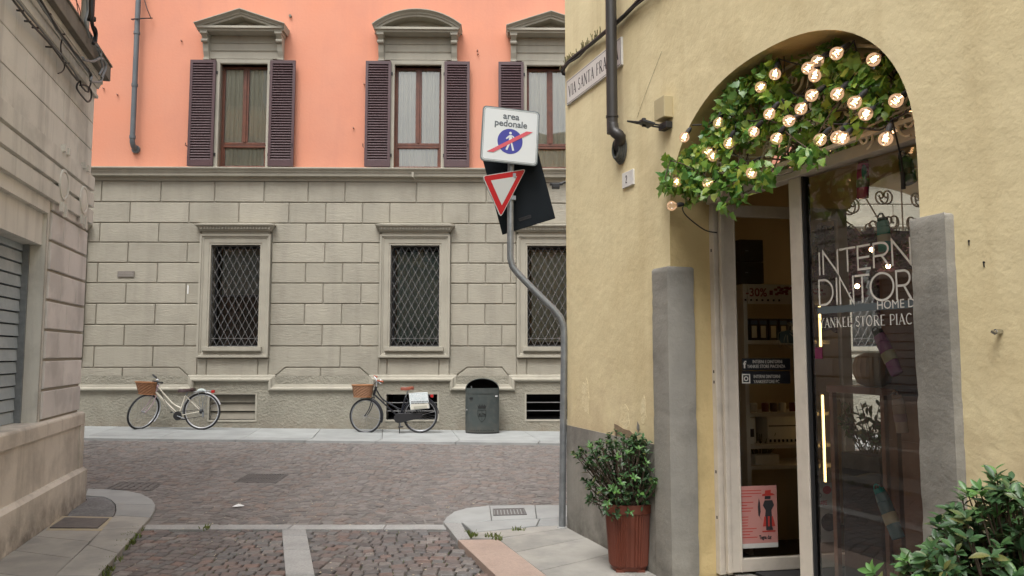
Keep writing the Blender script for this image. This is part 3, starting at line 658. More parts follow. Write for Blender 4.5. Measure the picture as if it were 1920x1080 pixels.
# drains in the road
def pxpoly(l, z=0): return [(gpt(x, y, z).x, gpt(x, y, z).y) for x, y in l]
dr_mid = pxpoly([(438, 904), (466, 888), (541, 889), (517, 905.5)]); dr_left = pxpoly([(196, 917), (226, 904), (304, 907), (284, 920)])
SH = {'l': Lo + [tuple(kout), tuple(kin), (-9, 3), (-14, 7.4), (Lo[0][0] - 3, y0_ + .1)], 'r': pg([(831, 978), (836, 970), (851, 959), (876, 952), (918, 947.5), (1003, 946.6), (1120, 947.5)]) + [(9, y0), (9, 2), tuple(Vector(o1(4.2))), Rk0, pg([(857, 1011)])[0]]}
def free(x, y, near):
    if inside((x, y), SH['l']) or inside((x, y), SH['r']): return False
    if near: return not inside((x, y), stripV)
    return not (inside((x, y), dr_mid) or inside((x, y), dr_left))
def cobble(m, c, prm=.006, h=.010, base=.03):
    """one stone: c = four plan corners; crowned top with rounded shoulders"""
    cx = sum(p[0] for p in c) / 4; cy = sum(p[1] for p in c) / 4; z = G(cx, cy) + rnd.uniform(-.003, .003)
    a, b = rnd.uniform(-.02, .02), rnd.uniform(-.02, .02)
    def r(k, dz): return [(cx + (x - cx) * k, cy + (y - cy) * k, z + dz + a * (x - cx) + b * (y - cy)) for x, y in c]
    m.add(r(1, -base) + r(1, -h) + r(.86, 0.0), [(i, (i + 1) % 4, 4 + (i + 1) % 4, 4 + i) for i in range(4)] + [(4 + i, 4 + (i + 1) % 4, 8 + (i + 1) % 4, 8 + i) for i in range(4)] + [(8, 9, 10, 11)])
def field(x0, x1, y0, y1, near, sz, seg, amp, gap):
    """rows of setts laid in shallow arcs, joints staggered from row to row and square to the arc"""
    out = []; offs = {}; nseg = int((x1 - x0) / seg) + 1; nr = int((y1 - y0 + amp) / sz) + 3
    for g in range(nseg):
        bx = x0 + g * seg
        def Y(t, q): return y0 + q * sz + amp * (1 - abs(2 * t - 1) ** 2 if 0 <= t <= 1 else -.0)
        for j in range(-4, nr):
            o0 = offs.setdefault((g, j), rnd.uniform(-.5, .5) * sz / seg); o1_ = offs.setdefault((g + 1, j), rnd.uniform(-.5, .5) * sz / seg)
            ts = [o0]; t = o0 + rnd.uniform(.6, 1.1) * sz / seg
            while t < 1 + o1_ - .4 * sz / seg: ts.append(t); t += rnd.uniform(.82, 1.28) * sz / seg
            ts.append(1.0 + o1_)
            def up(t):
                if t <= o0 or t >= 1 + o1_: return t
                tc = min(max(t, 0), 1); sl = -4 * amp * (2 * tc - 1) / seg; return t - sl * sz / seg * .8 * min(1, 4 * min(tc, 1 - tc))
            for a, b in zip(ts, ts[1:]):
                a2, b2 = up(a), up(b)
                if b2 - a2 < .02: b2 = min(a2 + .3 * (b - a), 1); a2 = b2 - .3 * (b - a)
                c = [(bx + a * seg, Y(a, j)), (bx + b * seg, Y(b, j)), (bx + b2 * seg, Y(b2, j + 1)), (bx + a2 * seg, Y(a2, j + 1))]
                cx = sum(p[0] for p in c) / 4; cy = sum(p[1] for p in c) / 4
                if cy < y0 + .035 or cy > y1 - .03 or not (x0 < cx < x1) or not free(cx, cy, near): continue
                k = 1 - gap / sz * 2
                jt = lambda: rnd.uniform(-.045, .045) * sz
                out.append((cx, cy, [(cx + (x - cx) * k + jt(), cy + (y - cy) * k + jt()) for x, y in c]))
    return out
near = field(-4.6, 1.2, 3.9, ys1 - .0, True, .100, 1.15, .13, .0048)
def vis(c): # inside the photographed view, nearest first
    x, y = c[0], c[1]; return y > 5.1 and abs(x / y) < .68
near.sort(key=lambda c: (not vis(c), c[1]))
for cx, cy, c in near[:300]:
    q = MB(); cobble(q, c, h=.008, base=.03); put('cobble', q, m_porph, lane)
q = MB()
for cx, cy, c in near[300:]: cobble(q, c, h=.008, base=.03)
put('cobbles', q, m_porph, lane, kind='stuff')
far = field(-15, 8, ys0 + .0, 13.43, False, .104, 1.25, .32, .0075)
far = [c for c in far if c[1] < yk(c[0]) - .04]
far.sort(key=lambda c: (not (abs(c[0] / c[1]) < .6 and c[1] > ys0), c[1]))
for cx, cy, c in far[:300]:
    q = MB(); cobble(q, c, h=.004, base=.03); put('cobble', q, m_porphf, road)
q = MB()
for cx, cy, c in far[300:]: cobble(q, c, h=.004, base=.03)
put('cobbles', q, m_porphf, road, kind='stuff')
# drain grates
def grate(P4, label, n, w, deep=.0, name='drain_grate', lab2='drain grate', rows=1, org=None):
    P4 = [Vector((p[0], p[1], 0)) for p in P4]; c = sum(P4, Vector()) / 4; z = G(c.x, c.y) + (deep if deep else .003)
    t = thing(name, (c.x, c.y, z), label, lab2)
    def B(u, v): a = P4[0].lerp(P4[3], u); b = P4[1].lerp(P4[2], u); p = a.lerp(b, v); return p.x, p.y
    def bar(m, u0, u1, v0, v1, z0, z1):
        q = [B(u0, v0), B(u1, v0), B(u1, v1), B(u0, v1)]
        m.hexa([(x, y, z0) for x, y in q] + [(x, y, z1) for x, y in q])
    m = MB(); bar(m, 0, 1, 0, 1, z - .03, z - .018); put('pit', m, m_void, t)
    m = MB(); e = .06; bar(m, 0, 1, 0, e, z - .02, z); bar(m, 0, 1, 1 - e, 1, z - .02, z); bar(m, 0, e * .6, e, 1 - e, z - .02, z); bar(m, 1 - e * .6, 1, e, 1 - e, z - .02, z); put('rim', m, m_iron_lid, t)
    for r in range(rows):
        v0 = e + (1 - 2 * e) * r / rows; v1 = e + (1 - 2 * e) * (r + 1) / rows
        if r: m = MB(); bar(m, e * .6, 1 - e * .6, v0 - .015, v0 + .015, z - .02, z - .001); put('crossbar', m, m_iron_lid, t)
        for k in range(n):
            u = e * .6 + (1 - 1.2 * e) * (k + .5) / n; m = MB(); bar(m, u - w / 2, u + w / 2, v0 + .016, v1 - .016, z - .02, z - .0015); put('bar', m, m_iron_lid, t)
    return t
grate(dr_mid, 'square iron drain grate sunk in the middle of the road', 14, .035, rows=2)
grate(dr_left, 'worn drain grate with slanted slots beside the rounded left kerb', 6, .10, rows=2)
grate(pxpoly([(925, 967.5), (924, 955), (983, 953.5), (988, 965.5)], .035), 'small ribbed inspection cover set in the right corner pavement', 9, .07, deep=.042, name='inspection_cover', lab2='inspection cover')
# litter: paper scrap, weeds in the joints
m = MB(); p = gpt(447, 951); pts = [(p.x - .05, p.y - .04), (p.x - .02, p.y - .05), (p.x + .04, p.y + .01), (p.x + .05, p.y + .03), (p.x + .0, p.y + .04), (p.x - .04, p.y + .01)]
m.add([(x, y, .008 + rnd.uniform(0, .02)) for x, y in pts] + [(p.x, p.y, .035)], [(i, (i + 1) % 6, 6) for i in range(6)])
tag(put('paper_scrap', m, pl('white_paper', (.8, .8, .8), .7), recalc=False), 'crumpled white paper scrap lying on the road cobbles', 'litter')
m_weed = mat('weed_green', (.07, .12, .025), (.16, .17, .04), ns=30, rough=.6, rand=.3)
m = MB()
def weeds(x, y, n, r, z=.0, hh=.05):
    c = gpt(x, y, z)
    for _ in range(n):
        a = rnd.uniform(0, 6.28); q = r * math.sqrt(rnd.random()); bx, by = c.x + q * math.cos(a), c.y + q * math.sin(a) * .8; an = rnd.uniform(0, 6.28); l = rnd.uniform(.3, 1) * hh
        dx, dy = math.cos(an) * .004, math.sin(an) * .004; lx, ly = rnd.uniform(-.03, .03), rnd.uniform(-.03, .03)
        m.add([(bx - dx, by - dy, z - .01), (bx + dx, by + dy, z - .01), (bx + lx * .6 + dx, by + ly * .6 + dy, z + l * .7), (bx + lx * .6 - dx, by + ly * .6 - dy, z + l * .7), (bx + lx, by + ly, z + l)], [(0, 1, 2, 3), (3, 2, 4)])
for (x, y, n, r) in ((246, 1008, 90, .08), (238, 1020, 110, .07), (228, 1030, 40, .06), (257, 995, 30, .05), (215, 1052, 30, .06), (202, 1070, 40, .05), (193, 1078, 40, .05), (385, 992, 20, .05), (880, 1004, 60, .06)): weeds(x, y, n, r)
for (x, y, n, r) in ((925, 1008, 40, .06), (890, 1007, 30, .04), (972, 996, 30, .05), (935, 1013, 20, .04)): weeds(x, y, n, r, .03)
for _ in range(260):
    c = rnd.choice(near[:900]); weeds_c = c[2][rnd.randrange(4)]
    bx, by = weeds_c; m.add([(bx, by, -.012), (bx + .006, by, -.012), (bx + .004, by + .004, rnd.uniform(.0, .015))], [(0, 1, 2)])
tag(put('weeds', m, m_weed, recalc=False), 'short green weeds growing in the pavement joints', 'weeds', kind='stuff')
# dry leaves and crumbs of litter on the cobbles
m = MB()
for _ in range(380):
    x, y = rnd.uniform(-3.2, .3), rnd.uniform(5.2, 8.5)
    if not free(x, y, y < ys1): continue
    s_ = rnd.uniform(.004, .012); a = rnd.uniform(0, 6.28); z = G(x, y) + .004
    m.add([(x + s_ * math.cos(a), y + s_ * math.sin(a), z), (x + s_ * math.cos(a + 2), y + s_ * math.sin(a + 2), z + .003), (x + s_ * math.cos(a + 4), y + s_ * math.sin(a + 4), z)], [(0, 1, 2)])
tag(put('litter_crumbs', m, mat('dry_bits', (.45, .36, .22), (.6, .55, .45), ns=3, rough=.9), recalc=False), 'dry leaf bits and crumbs scattered over the cobbles', 'litter', kind='stuff')
# ================================================================== left building
lb = thing('stone_building', LW.W(2, -.1, 0), 'grey stone building on the left with a roller shutter, plinth and roundels', 'building')
def sL(x, y, d=0): return LW.at(x, y, d)[0]
def zL(x, y, d=0): return LW.at(x, y, d)[1]
DR = -.08                               # face of the rusticated pier
zP1, zS0, zS1 = zL(164, 874), .94 - .13, zL(163, 772)
S_END = 17.0
north = lambda: None
def wrapbox(m, s1, d0, z0, z1, ext, back=-3.0):
    """course that turns the corner: wall face at d0, starts at s = -ext"""
    m.box(-ext, s1, back, d0, z0, z1)
m = MB(LW); m.prism([(-.0, -3, -.3), (-.0, .0, -.3), (S_END, 0, -.3), (S_END, -3, -.3)], (0, 0, zP1 - .03 + .3)); m.hexa([(0, -3, zP1 - .03), (S_END, -3, zP1 - .03), (S_END, 0, zP1 - .03), (0, 0, zP1 - .03), (.03, -3, zP1), (S_END, -3, zP1), (S_END, -.03, zP1), (.03, -.03, zP1)])
put('plinth', m, m_lbase, lb)
m = MB(LW); m.box(.045, S_END, -3, -.055, zP1, zS0); put('dado_wall', m, m_lbase, lb)
m = MB(LW); zz = zS0
m.box(.03, S_END, -.3, -.035, zS0, zS1 - .02); m.box(.03, .16, -3, -.035, zP1, zS0); m.hexa([(.03, -.3, zS1 - .02), (S_END, -.3, zS1 - .02), (S_END, -.035, zS1 - .02), (.03, -.035, zS1 - .02), (.05, -.3, zS1 + .0), (S_END, -.3, zS1 + .0), (S_END, -.055, zS1), (.05, -.055, zS1)])
m.box(.0 + .03, .3, -3, -.3, zS0, zS1); put('sill_course', m, m_lbase, lb, bevel=.006)
# shop opening
s_j = sL(75, 760, DR); s_j2 = 5.4; zt = zL(95, 395, DR) ; zbB = zL(176, 470, -.03) if False else 2.94
m = MB(LW); m.quad((.07, DR - .02, zS1), (s_j, DR - .02, zS1), (s_j, DR - .02, 3.0), (.07, DR - .02, 3.0)); m.quad((.07, DR - .02, zS1), (.07, -3, zS1), (.07, -3, 3.0), (.07, DR - .02, 3.0)); m.box(s_j2, S_END, -3, DR - .02, zS1, 3.0)
put('pier', m, m_groove, lb, recalc=False)
m = MB(LW); m.prism([(s_j - .07, -.4, zS1), (s_j - .07, DR - .02, zS1), (s_j, DR - .02, zS1), (s_j, -.42, zS1)], (0, 0, 3.0 - zS1)); put('jamb', m, m_lwall, lb)
# rusticated pier blocks: courses alternate two and three stones
cy = [zL(165, 412, DR)]; z = zS1 + .008; H_ = (zL(168, 400, DR) and (2.93 - zS1) / 7.45)
s_r = s_j - .075
k = 0
while z < 2.93:
    z1 = min(z + H_, 3.02); cuts = [.07, .07 + (s_r - .07) * .52, s_r] if k % 2 else [.07, .07 + (s_r - .07) * .28, .07 + (s_r - .07) * .70, s_r]
    for a, b in zip(cuts, cuts[1:]):
        q = MB(LW); q.cbox(a + .005, b - .005, DR - .04, DR + .0, z + .013, z1 - .013, .006); put('stone_block', q, m_lstone, lb)
    for a, b in ((.0, .5), (.5, 1.1)):
        q = MB(LW); q.box(.045, .1, DR - .02 - b, DR - .02 - a - .01, z + .013, z1 - .013); put('stone_block', q, m_lstone, lb)
    z = z1; k += 1
m = MB(LW)                               # roller shutter, slat by slat
zr0, n = zS1, 20
shd = DR - .02
while LW.at(38, 600, shd)[0] > s_j and shd > -.6: shd -= .01
print('shutter depth', shd)
shut = put('shutter_guide', (lambda q: (q.box(s_j - .002, s_j + .03, shd - .03, shd + .05, zS1, 2.9), q)[1])(MB(LW)), m_galv, lb)
m_sh = mat('roller_shutter_paint', (.36, .41, .44), (.31, .36, .39), ns=3, rough=.55, stain=.55, ss=3, stc=(.50, .55, .57), rand=.06)
hh = (2.75 - zr0) / 17
for k in range(17):
    q = MB(LW); z0 = zr0 + k * hh; q.hexa([(s_j + .0, shd - .04, z0 + .004), (s_j2, shd - .04, z0 + .004), (s_j2, shd + .005, z0 + .006), (s_j, shd + .005, z0 + .006), (s_j, shd - .04, z0 + hh - .004), (s_j2, shd - .04, z0 + hh - .004), (s_j2, shd - .005, z0 + hh - .008), (s_j, shd - .005, z0 + hh - .008)])
    put('shutter_slat', q, m_sh, lb)
q = MB(LW); q.box(s_j, s_j2, shd - .08, shd - .04, zS1, 3.1); put('shutter_backing', q, m_void, lb)
q = MB(LW); zq = zL(38, 443, -.3); q.box(s_j, s_j2, shd - .09, DR - .05, zL(38, 443, DR - .05), 2.95); put('lintel_panel', q, m_lwall, lb)
q = MB(LW); q.box(s_j - .004, s_j2, -.5, DR - .005, 2.78, 3.0); put('lintel', q, m_lwall, lb)
# band with two grooves and roundels
zb0, zb1 = zL(170, 400, 0) , zL(175, 316, DR)
zb0 = 2.90; zb1 = 3.40
m = MB(LW)
h5 = (zb1 - zb0 - .07) / 3
for k in range(3): m.box(.03, S_END, -3, -.045, zb0 + k * (h5 + .035), zb0 + k * (h5 + .035) + h5)
m.box(.055, S_END, -3, -.085, zb0 + .02, zb1 - .02)
put('fluted_band', m, m_lwall, lb, bevel=.003)
for x, y in ((121, 347), (158, 375), ):
    s, zc = LW.at(x, y, -.04); M_ = basis(LW.e, Vector((0, 0, 1)), LW.n, LW.W(s, -.05, zc))
    m = MB(); m.lathe(M_, [(0, .0), (0, .010), (.095, .014), (.108, .010), (.112, .002), (.120, .016), (.14, .016), (.145, .0)], 28); put('roundel', m, m_lwall, lb, smooth=True)
    m = MB(LW)
    for sx in (-.075, .045):
        m.box(s + sx - .0, s + sx + .045, -.05, -.02, zb0 - .10 + (0 if sx < 0 else .03), zb0 + .02); m.box(s + sx, s + sx + .05, -.06, -.02, zb1 - .01, zb1 + .05)
    put('drop_ornament', m, m_lwall, lb)
# ashlar wall above: courses as separate stones
zc0 = zL(182, 189, DR); Zs = [zb1, zL(172, 273, DR), zL(177, 233, DR), zc0]
Zs = [zb1, zb1 + (zc0 - zb1) / 3, zb1 + 2 * (zc0 - zb1) / 3, zc0]
m = MB(LW); m.box(.075, S_END, -3, DR - .01, zb1, zc0 + .5); put('upper_backing', m, m_groove, lb)
for r in range(3):
    s = .06; st = (.52, 1.05, .3)[r]; z0, z1 = Zs[r], Zs[r + 1]; first = True
    while s < 9:
        e = s + (st if first else 1.02); first = False
        q = MB(LW); q.cbox(s + (.0 if s == .06 else .003), e - .003, DR - .05, DR, z0 + .004, z1 - .004, .003); put('ashlar_stone', q, m_lwall, lb); s = e
    q = MB(LW); q.box(.06, .1, -3, DR - .05, z0 + .004, z1 - .004); put('ashlar_stone', q, m_lwall, lb)
    q = MB(LW); q.box(9.0, S_END, DR - .05, DR, z0, z1); put('ashlar_stone', q, m_lwall, lb)
# architrave mouldings and cornice
m = MB(LW)
def ret(d, z0, z1, d2=None): 
    d2 = d if d2 is None else d2
    m.hexa([(.06 - (d - DR), -3, z0), (S_END, -3, z0), (S_END, d, z0), (.06 - (d - DR), d, z0), (.06 - (d2 - DR), -3, z1), (S_END, -3, z1), (S_END, d2, z1), (.06 - (d2 - DR), d2, z1)])
zC = 4.49
print('zc', zc0, zC)
ret(DR + .03, zc0, zc0 + .03); ret(DR + .015, zc0 + .03, zC - .12); ret(DR + .03, zC - .12, zC - .06, DR + .05); ret(DR + .06, zC - .06, zC); put('architrave', m, m_lwall, lb)
m = MB(LW)
def ret2(d, z0, z1): m.box(.06 - (d - DR), S_END, -3, d, z0, z1)
ret2(.04, zC, zC + .16); ret2(.055, zC + .16, zC + .18)
put('cornice', m, mat('weathered_cornice', (.24, .215, .18), (.17, .155, .135), ns=3, rough=.95, bump=.004, bs=30, stain=.4, ss=3, streak=.4), lb, bevel=.006)
# upper storeys, cream, with pale blue shutters
m = MB(LW); m.box(.30, S_END, -9, -.32, zC + .1, 7.6); put('upper_storeys', m, m_cream, lb)
m = MB(); m.box(-16, -6.6, 1.5, 8.2, zC + .1, 11.6); put('upper_storeys', m, m_cream, lb)
m = MB(LW); m.box(-.05, S_END, -9, .0, 7.6, 7.8); put('eaves', m, m_smooth, lb)
m = MB(LW); m.box(.07, .3, -9, -3, -.3, zC + .1); put('north_wall', m, m_lwall, lb)
def plain_window(fr, s, z0, d, parent, wd=1.0, h=1.9, shc=m_bluesh, end=False):
    m = MB(fr)
    if not end: m.box(s - wd / 2 - .1, s + wd / 2 + .1, d - .05, d + .03, z0 - .1, z0 + h + .1); m2 = MB(fr); m2.box(s - wd / 2, s + wd / 2, d + .03, d + .035, z0, z0 + h)
    else: m.box(d - .03, d + .05, s - wd / 2 - .1, s + wd / 2 + .1, z0 - .1, z0 + h + .1); m2 = MB(fr); m2.box(d - .035, d - .03, s - wd / 2, s + wd / 2, z0, z0 + h)
    f = put('window', m, m_smooth, parent); put('pane', m2, m_void, f)
    for sd in (-1, 1):
        c = s + sd * (wd / 2 + .28); q = MB(fr)
        for k in range(22):
            zz = z0 + h * k / 22
            if not end: q.box(c - .22, c + .22, d + .04, d + .06 + .01 * (k % 2), zz, zz + h / 22)
            else: q.box(d - .06 - .01 * (k % 2), d - .04, c - .22, c + .22, zz, zz + h / 22)
        put('shutter', q, shc, parent)
for s in (1.9, 4.7, 7.5):
    plain_window(LW, s, 5.1, -.32, lb)
for s in (-10.4, -14.2, -18.4): plain_window(FA, s + .0, UWIN[0][2], -.04, apt, h=2.0)
NF = Wall(0, 8.2, R(180))
for s in (7.9, 10.6, 13.2):
    for z in (6.0, 9.0): plain_window(NF, s, z, 0, lb)
for s in (-1.8, -4.6, -7.2):
    plain_window(LW, s, 5.1, .30, lb, end=True)
# cables along the cornice
cab = thing('cable_bundle', LW.W(1, -.02, 3.9), 'bundle of dark cables strung along the cornice of the left stone building', 'cables')
def cpath(pts, d): return [(*(lambda q: (q[0], d, q[1]))(LW.at(x, y, d)),) for x, y in pts]
def smoothp(P, n=5):
    P = [Vector(p) for p in P]; out = []
    for i in range(len(P) - 1):
        p0 = P[max(i - 1, 0)]; p1 = P[i]; p2 = P[i + 1]; p3 = P[min(i + 2, len(P) - 1)]
        for k in range(n):
            t = k / n; out.append(.5 * ((2 * p1) + (-p0 + p2) * t + (2 * p0 - 5 * p1 + 4 * p2 - p3) * t * t + (-p0 + 3 * p1 - 3 * p2 + p3) * t ** 3))
    out.append(P[-1]); return out
def cable(pts, d, r, mt=m_dark, jit=0):
    m = MB(LW); P = smoothp(cpath(pts, d)); m.tube([p + Vector((rnd.uniform(-jit, jit), rnd.uniform(-jit, jit), rnd.uniform(-jit, jit))) for p in P], r, 6); put('cable', m, mt, cab, smooth=True)
m_greyc = pl('grey_cable', (.20, .22, .23), .5)
cable([(18, -10), (55, 40), (100, 90), (140, 145), (150, 152)], -.02, .009, m_dark, .003); cable([(26, -8), (62, 38), (108, 94), (138, 133), (152, 158)], -.02, .008, m_greyc, .003)
for k, (a, b) in enumerate(((62, 0), (66, 3), (70, 0))):
    cable([(a, -10 + b), (100, 42 + b), (130, 85 + b), (165, 130 + b), (172, 145)], .0 + .01 * k, .010, (m_dark, m_greyc, m_dark)[k], .004)
cable([(150, 152), (145, 158), (145, 168), (157, 184), (165, 191), (171, 184), (170, 168), (160, 160), (150, 160)], -.02, .009)
cable([(150, 152), (153, 162), (165, 172), (170, 150), (168, 140), (165, 130)], -.01, .008, m_dark, .004)
cable([(172, 145), (170, 152), (178, 154), (189, 152), (195, 135), (198, 122), (192, 110), (180, 112)], .07, .013, m_greyc)
cable([(155, 108), (160, 113), (175, 115), (186, 108), (189, 98), (184, 88), (178, 82), (175, 70)], .07, .013, m_greyc)
cable([(186, 140), (192, 128), (189, 112), (186, 100), (183, 92)], .075, .011, m_greyc); cable([(190, 145), (198, 130), (199, 118)], .075, .010, m_greyc)
cable([(117, 72), (114, 85), (115, 100), (118, 112), (121, 125), (117, 134), (109, 138)], -.03, .006)
cable([(175, 82), (179, 72), (178, 62), (174, 50), (172, 35), (173, -5)], .10, .017, m_dark); cable([(168, 70), (163, 55), (160, 40), (164, 20), (163, -5)], .10, .012, m_greyc); cable([(181, 78), (182, 60), (178, 50)], .12, .007, m_dark)
cable([(152, 40), (146, 20), (143, -5)], .05, .004, m_dark); cable([(150, 40), (150, 20), (140, -5)], .05, .004, m_dark)
for (x, y) in ((70, 52), (56, 40), (95, 88), (128, 118), (94, 26), (120, 64), (42, 20)):
    m = MB(LW); s, z = LW.at(x, y, -.02); m.box(s - .006, s + .006, -.06, -.01, z - .008, z + .004); put('clip', m, m_dark, cab)
lp = thing('rooftop_pipe', LW.W(.45, -.1, 4.7), 'pale vertical pipe rising above the cornice of the left building', 'pipe')
m = MB(LW); s, z = LW.at(160, 30, -.05); m.tube([(s, -.05, 9.5), (s, -.05, zC + .12)], .04, 12); put('pipe', m, mat('pale_pipe', (.33, .30, .24), (.4, .4, .38), ns=3, rough=.5), lp, smooth=True)
m = MB(LW); s, z = LW.at(172, 10, .05); m.tube([(s, .05, 9.5), (s, .05, zL(172, 40, .05))], .028, 10); m.tube([(s, .05, zL(172, 34, .05)), (s, .05, zL(172, 40, .05))], .045, 10); put('mast', m, m_dark, lp, smooth=True)

# ================================================================== yellow shop building
sb = thing('corner_building', RW.W(2, -.1, 0), 'yellow plastered corner building with an arched shop entrance and grey dado', 'building')
def sR(x, y, d=0): return RW.at(x, y, d)[0]
def zR(x, y, d=0): return RW.at(x, y, d)[1]
AS0, AS1, ASP, AH = 1.755, 3.785, 2.40, .845
ac, ar = (AS0 + AS1) / 2, (AS1 - AS0) / 2
NP = 40
arch = []
for k in range(NP + 1):
    t = -1 + 2 * k / NP; t = math.copysign(1 - (1 - abs(t)) ** 1.6, t) if abs(t) < 1 else t
    arch.append((ac + ar * t, ASP + AH * (max(1 - abs(t) ** 2.3, 0)) ** (1 / 2.3)))
ZT, ES = 8.2, 16.0
TH = .37
zD = .915
m = MB(RW)
S0 = -.0
m.quad((S0, 0, zD), (AS0, 0, zD), (AS0, 0, ASP), (S0, 0, ASP)); m.quad((S0, 0, ASP), (AS0, 0, ASP), (AS0, 0, ZT), (S0, 0, ZT))
m.quad((AS1, 0, -.3), (ES, 0, -.3), (ES, 0, ASP), (AS1, 0, ASP)); m.quad((AS1, 0, ASP), (ES, 0, ASP), (ES, 0, ZT), (AS1, 0, ZT))
for a, b in zip(arch, arch[1:]): m.quad((a[0], 0, a[1]), (b[0], 0, b[1]), (b[0], 0, ZT), (a[0], 0, ZT))
NA0, NA1, NSP, NAH = -4.9, -2.2, 2.45, .85
narch = [((NA0 + NA1) / 2 + (NA1 - NA0) / 2 * math.cos(math.pi * (1 - k / 20)), NSP + NAH * math.sin(math.pi * k / 20)) for k in range(21)]
def narch_wall(m, s_, b0, b1, z0, z1):
    m.quad((s_, b0, z0), (s_, NA0, z0), (s_, NA0, z1), (s_, b0, z1)); m.quad((s_, NA1, z0), (s_, b1, z0), (s_, b1, z1), (s_, NA1, z1))
    for a, b in zip(narch, narch[1:]): m.quad((s_, a[0], a[1]), (s_, b[0], b[1]), (s_, b[0], z1), (s_, a[0], z1))
narch_wall(m, S0, -9, 0, -.3, ZT)
bm_ = put('wall', m, m_yellow, sb, recalc=False)
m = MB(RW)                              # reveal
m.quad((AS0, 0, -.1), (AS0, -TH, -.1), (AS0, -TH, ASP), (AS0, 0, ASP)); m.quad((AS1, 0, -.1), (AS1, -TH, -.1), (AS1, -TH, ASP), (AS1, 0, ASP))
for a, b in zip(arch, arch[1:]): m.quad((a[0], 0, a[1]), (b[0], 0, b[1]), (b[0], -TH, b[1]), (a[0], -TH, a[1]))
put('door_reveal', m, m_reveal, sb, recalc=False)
m = MB(RW); m.prism([(S0 - .004, -.5, -.3), (S0 - .004, .006, -.3), (AS0 - .19, .006, -.3), (AS0 - .19, -.5, -.3)], (0, 0, zD + .3)); put('dado', m, m_dado, sb)
m = MB(RW); m.box(-.3, ES, -9, .25, ZT, ZT + .25); put('eaves', m, m_smooth, sb)
# pilasters (wrap into the reveal)
zp1, zp2 = 2.13, 2.12
def worn_post(outline, corners, z1):
    """plan outline swept upward; its free corners are rounded and knocked about"""
    P = []
    for i, p in enumerate(outline):
        if i in corners:
            a = Vector(outline[i - 1]) - Vector(p); b = Vector(outline[(i + 1) % len(outline)]) - Vector(p); a.normalize(); b.normalize()
            for t in (.014, .004): P.append((Vector(p) + a * t, True))
            P.append((Vector(p) + b * .014, True))
        else: P.append((Vector(p), False))
    n = len(P); zs = [-.2]
    while zs[-1] < z1 - .03: zs.append(zs[-1] + rnd.uniform(.02, .05))
    zs[-1] = z1 - .012; zs.append(z1); m = MB(RW); chip = 0
    for k, z in enumerate(zs):
        if rnd.random() < .10: chip = rnd.uniform(.002, .009)
        chip *= .6; cen = sum((p for p, _ in P), Vector((0, 0))) / n
        for p, c in P:
            q = p.copy()
            if c: q += (cen - p).normalized() * (chip + rnd.uniform(0, .002))
            if k == len(zs) - 1: q += (cen - q) * .08
            m.v.append(m.P((q.x, q.y, z + (rnd.uniform(-.004, .004) if k == len(zs) - 1 else 0))))
    for k in range(len(zs) - 1):
        for i in range(n): m.f.append((k * n + i, k * n + (i + 1) % n, (k + 1) * n + (i + 1) % n, (k + 1) * n + i))
    m.f.append(tuple((len(zs) - 1) * n + i for i in range(n))); put('pilaster', m, m_pil, sb, smooth=True)
worn_post([(AS0 - .2, -.1), (AS0 - .2, .035), (AS0 + .02, .035), (AS0 + .02, -.175), (AS0 - .03, -.175)], {1, 2, 3}, zp1)
worn_post([(AS1 - .02, -.175), (AS1 - .02, .045), (AS1 + .165, .045), (AS1 + .165, -.1)], {0, 1, 2}, zp2)
# peeled plaster patches above the dado
def blot(fr, x, y, rx, ry, mt, name, d=.004, n=14, parent=None, th=.003):
    s, z = fr.at(x, y, d); pts = []
    for k in range(n):
        a = 2 * math.pi * k / n; q = rnd.uniform(.65, 1.15); pts.append((s + rx * q * math.cos(a), d - th, z + ry * q * math.sin(a)))
    m = MB(fr); m.prism(pts, (0, th, 0)); return put(name, m, mt, parent)
m_brick = mat('exposed_plaster', (.28, .20, .12), (.20, .15, .10), ns=20, rough=1, bump=.004, bs=50)
s, z = RW.at(1172, 803); m = MB(RW); m.prism([(s - .16, .001, zD), (s - .17, .001, zD + .09), (s - .12, .001, zD + .085), (s - .02, .001, zD + .065), (s + .08, .001, zD + .06), (s + .17, .001, zD + .03), (s + .17, .001, zD)], (0, .004, 0)); put('bare_patch', m, m_brick, sb)
m_chip = mat('pale_repair', (.76, .66, .43), (.68, .56, .33), ns=14, rough=.95, bump=.006, bs=30)
blot(RW, 1098, 745, .09, .17, m_chip, 'repair_patch', .0012, parent=sb, th=.001); blot(RW, 1170, 780, .10, .12, m_chip, 'repair_patch', .0012, parent=sb, th=.001); blot(RW, 1206, 770, .05, .10, m_chip, 'repair_patch', .0012, parent=sb, th=.001)
blot(RW, 1196, 800, .02, .035, m_dado, 'repair_patch', .007, parent=sb)
# step, threshold and shop floor
FZ = .10
m_marb = mat('pale_step_stone', (.52, .49, .42), (.43, .41, .36), ns=5, rough=.6, stain=.25, ss=4)
m = MB(RW); m.box(AS0 + .02, AS1 - .02, -TH - .02, .10, -.1, FZ - .03); put('door_step', m, m_marb, sb, bevel=.01)
m = MB(RW); m.box(AS0 + .02, AS1 - .02, -TH - .14, -TH - .02, -.1, FZ - .012); put('threshold', m, m_dado, sb)
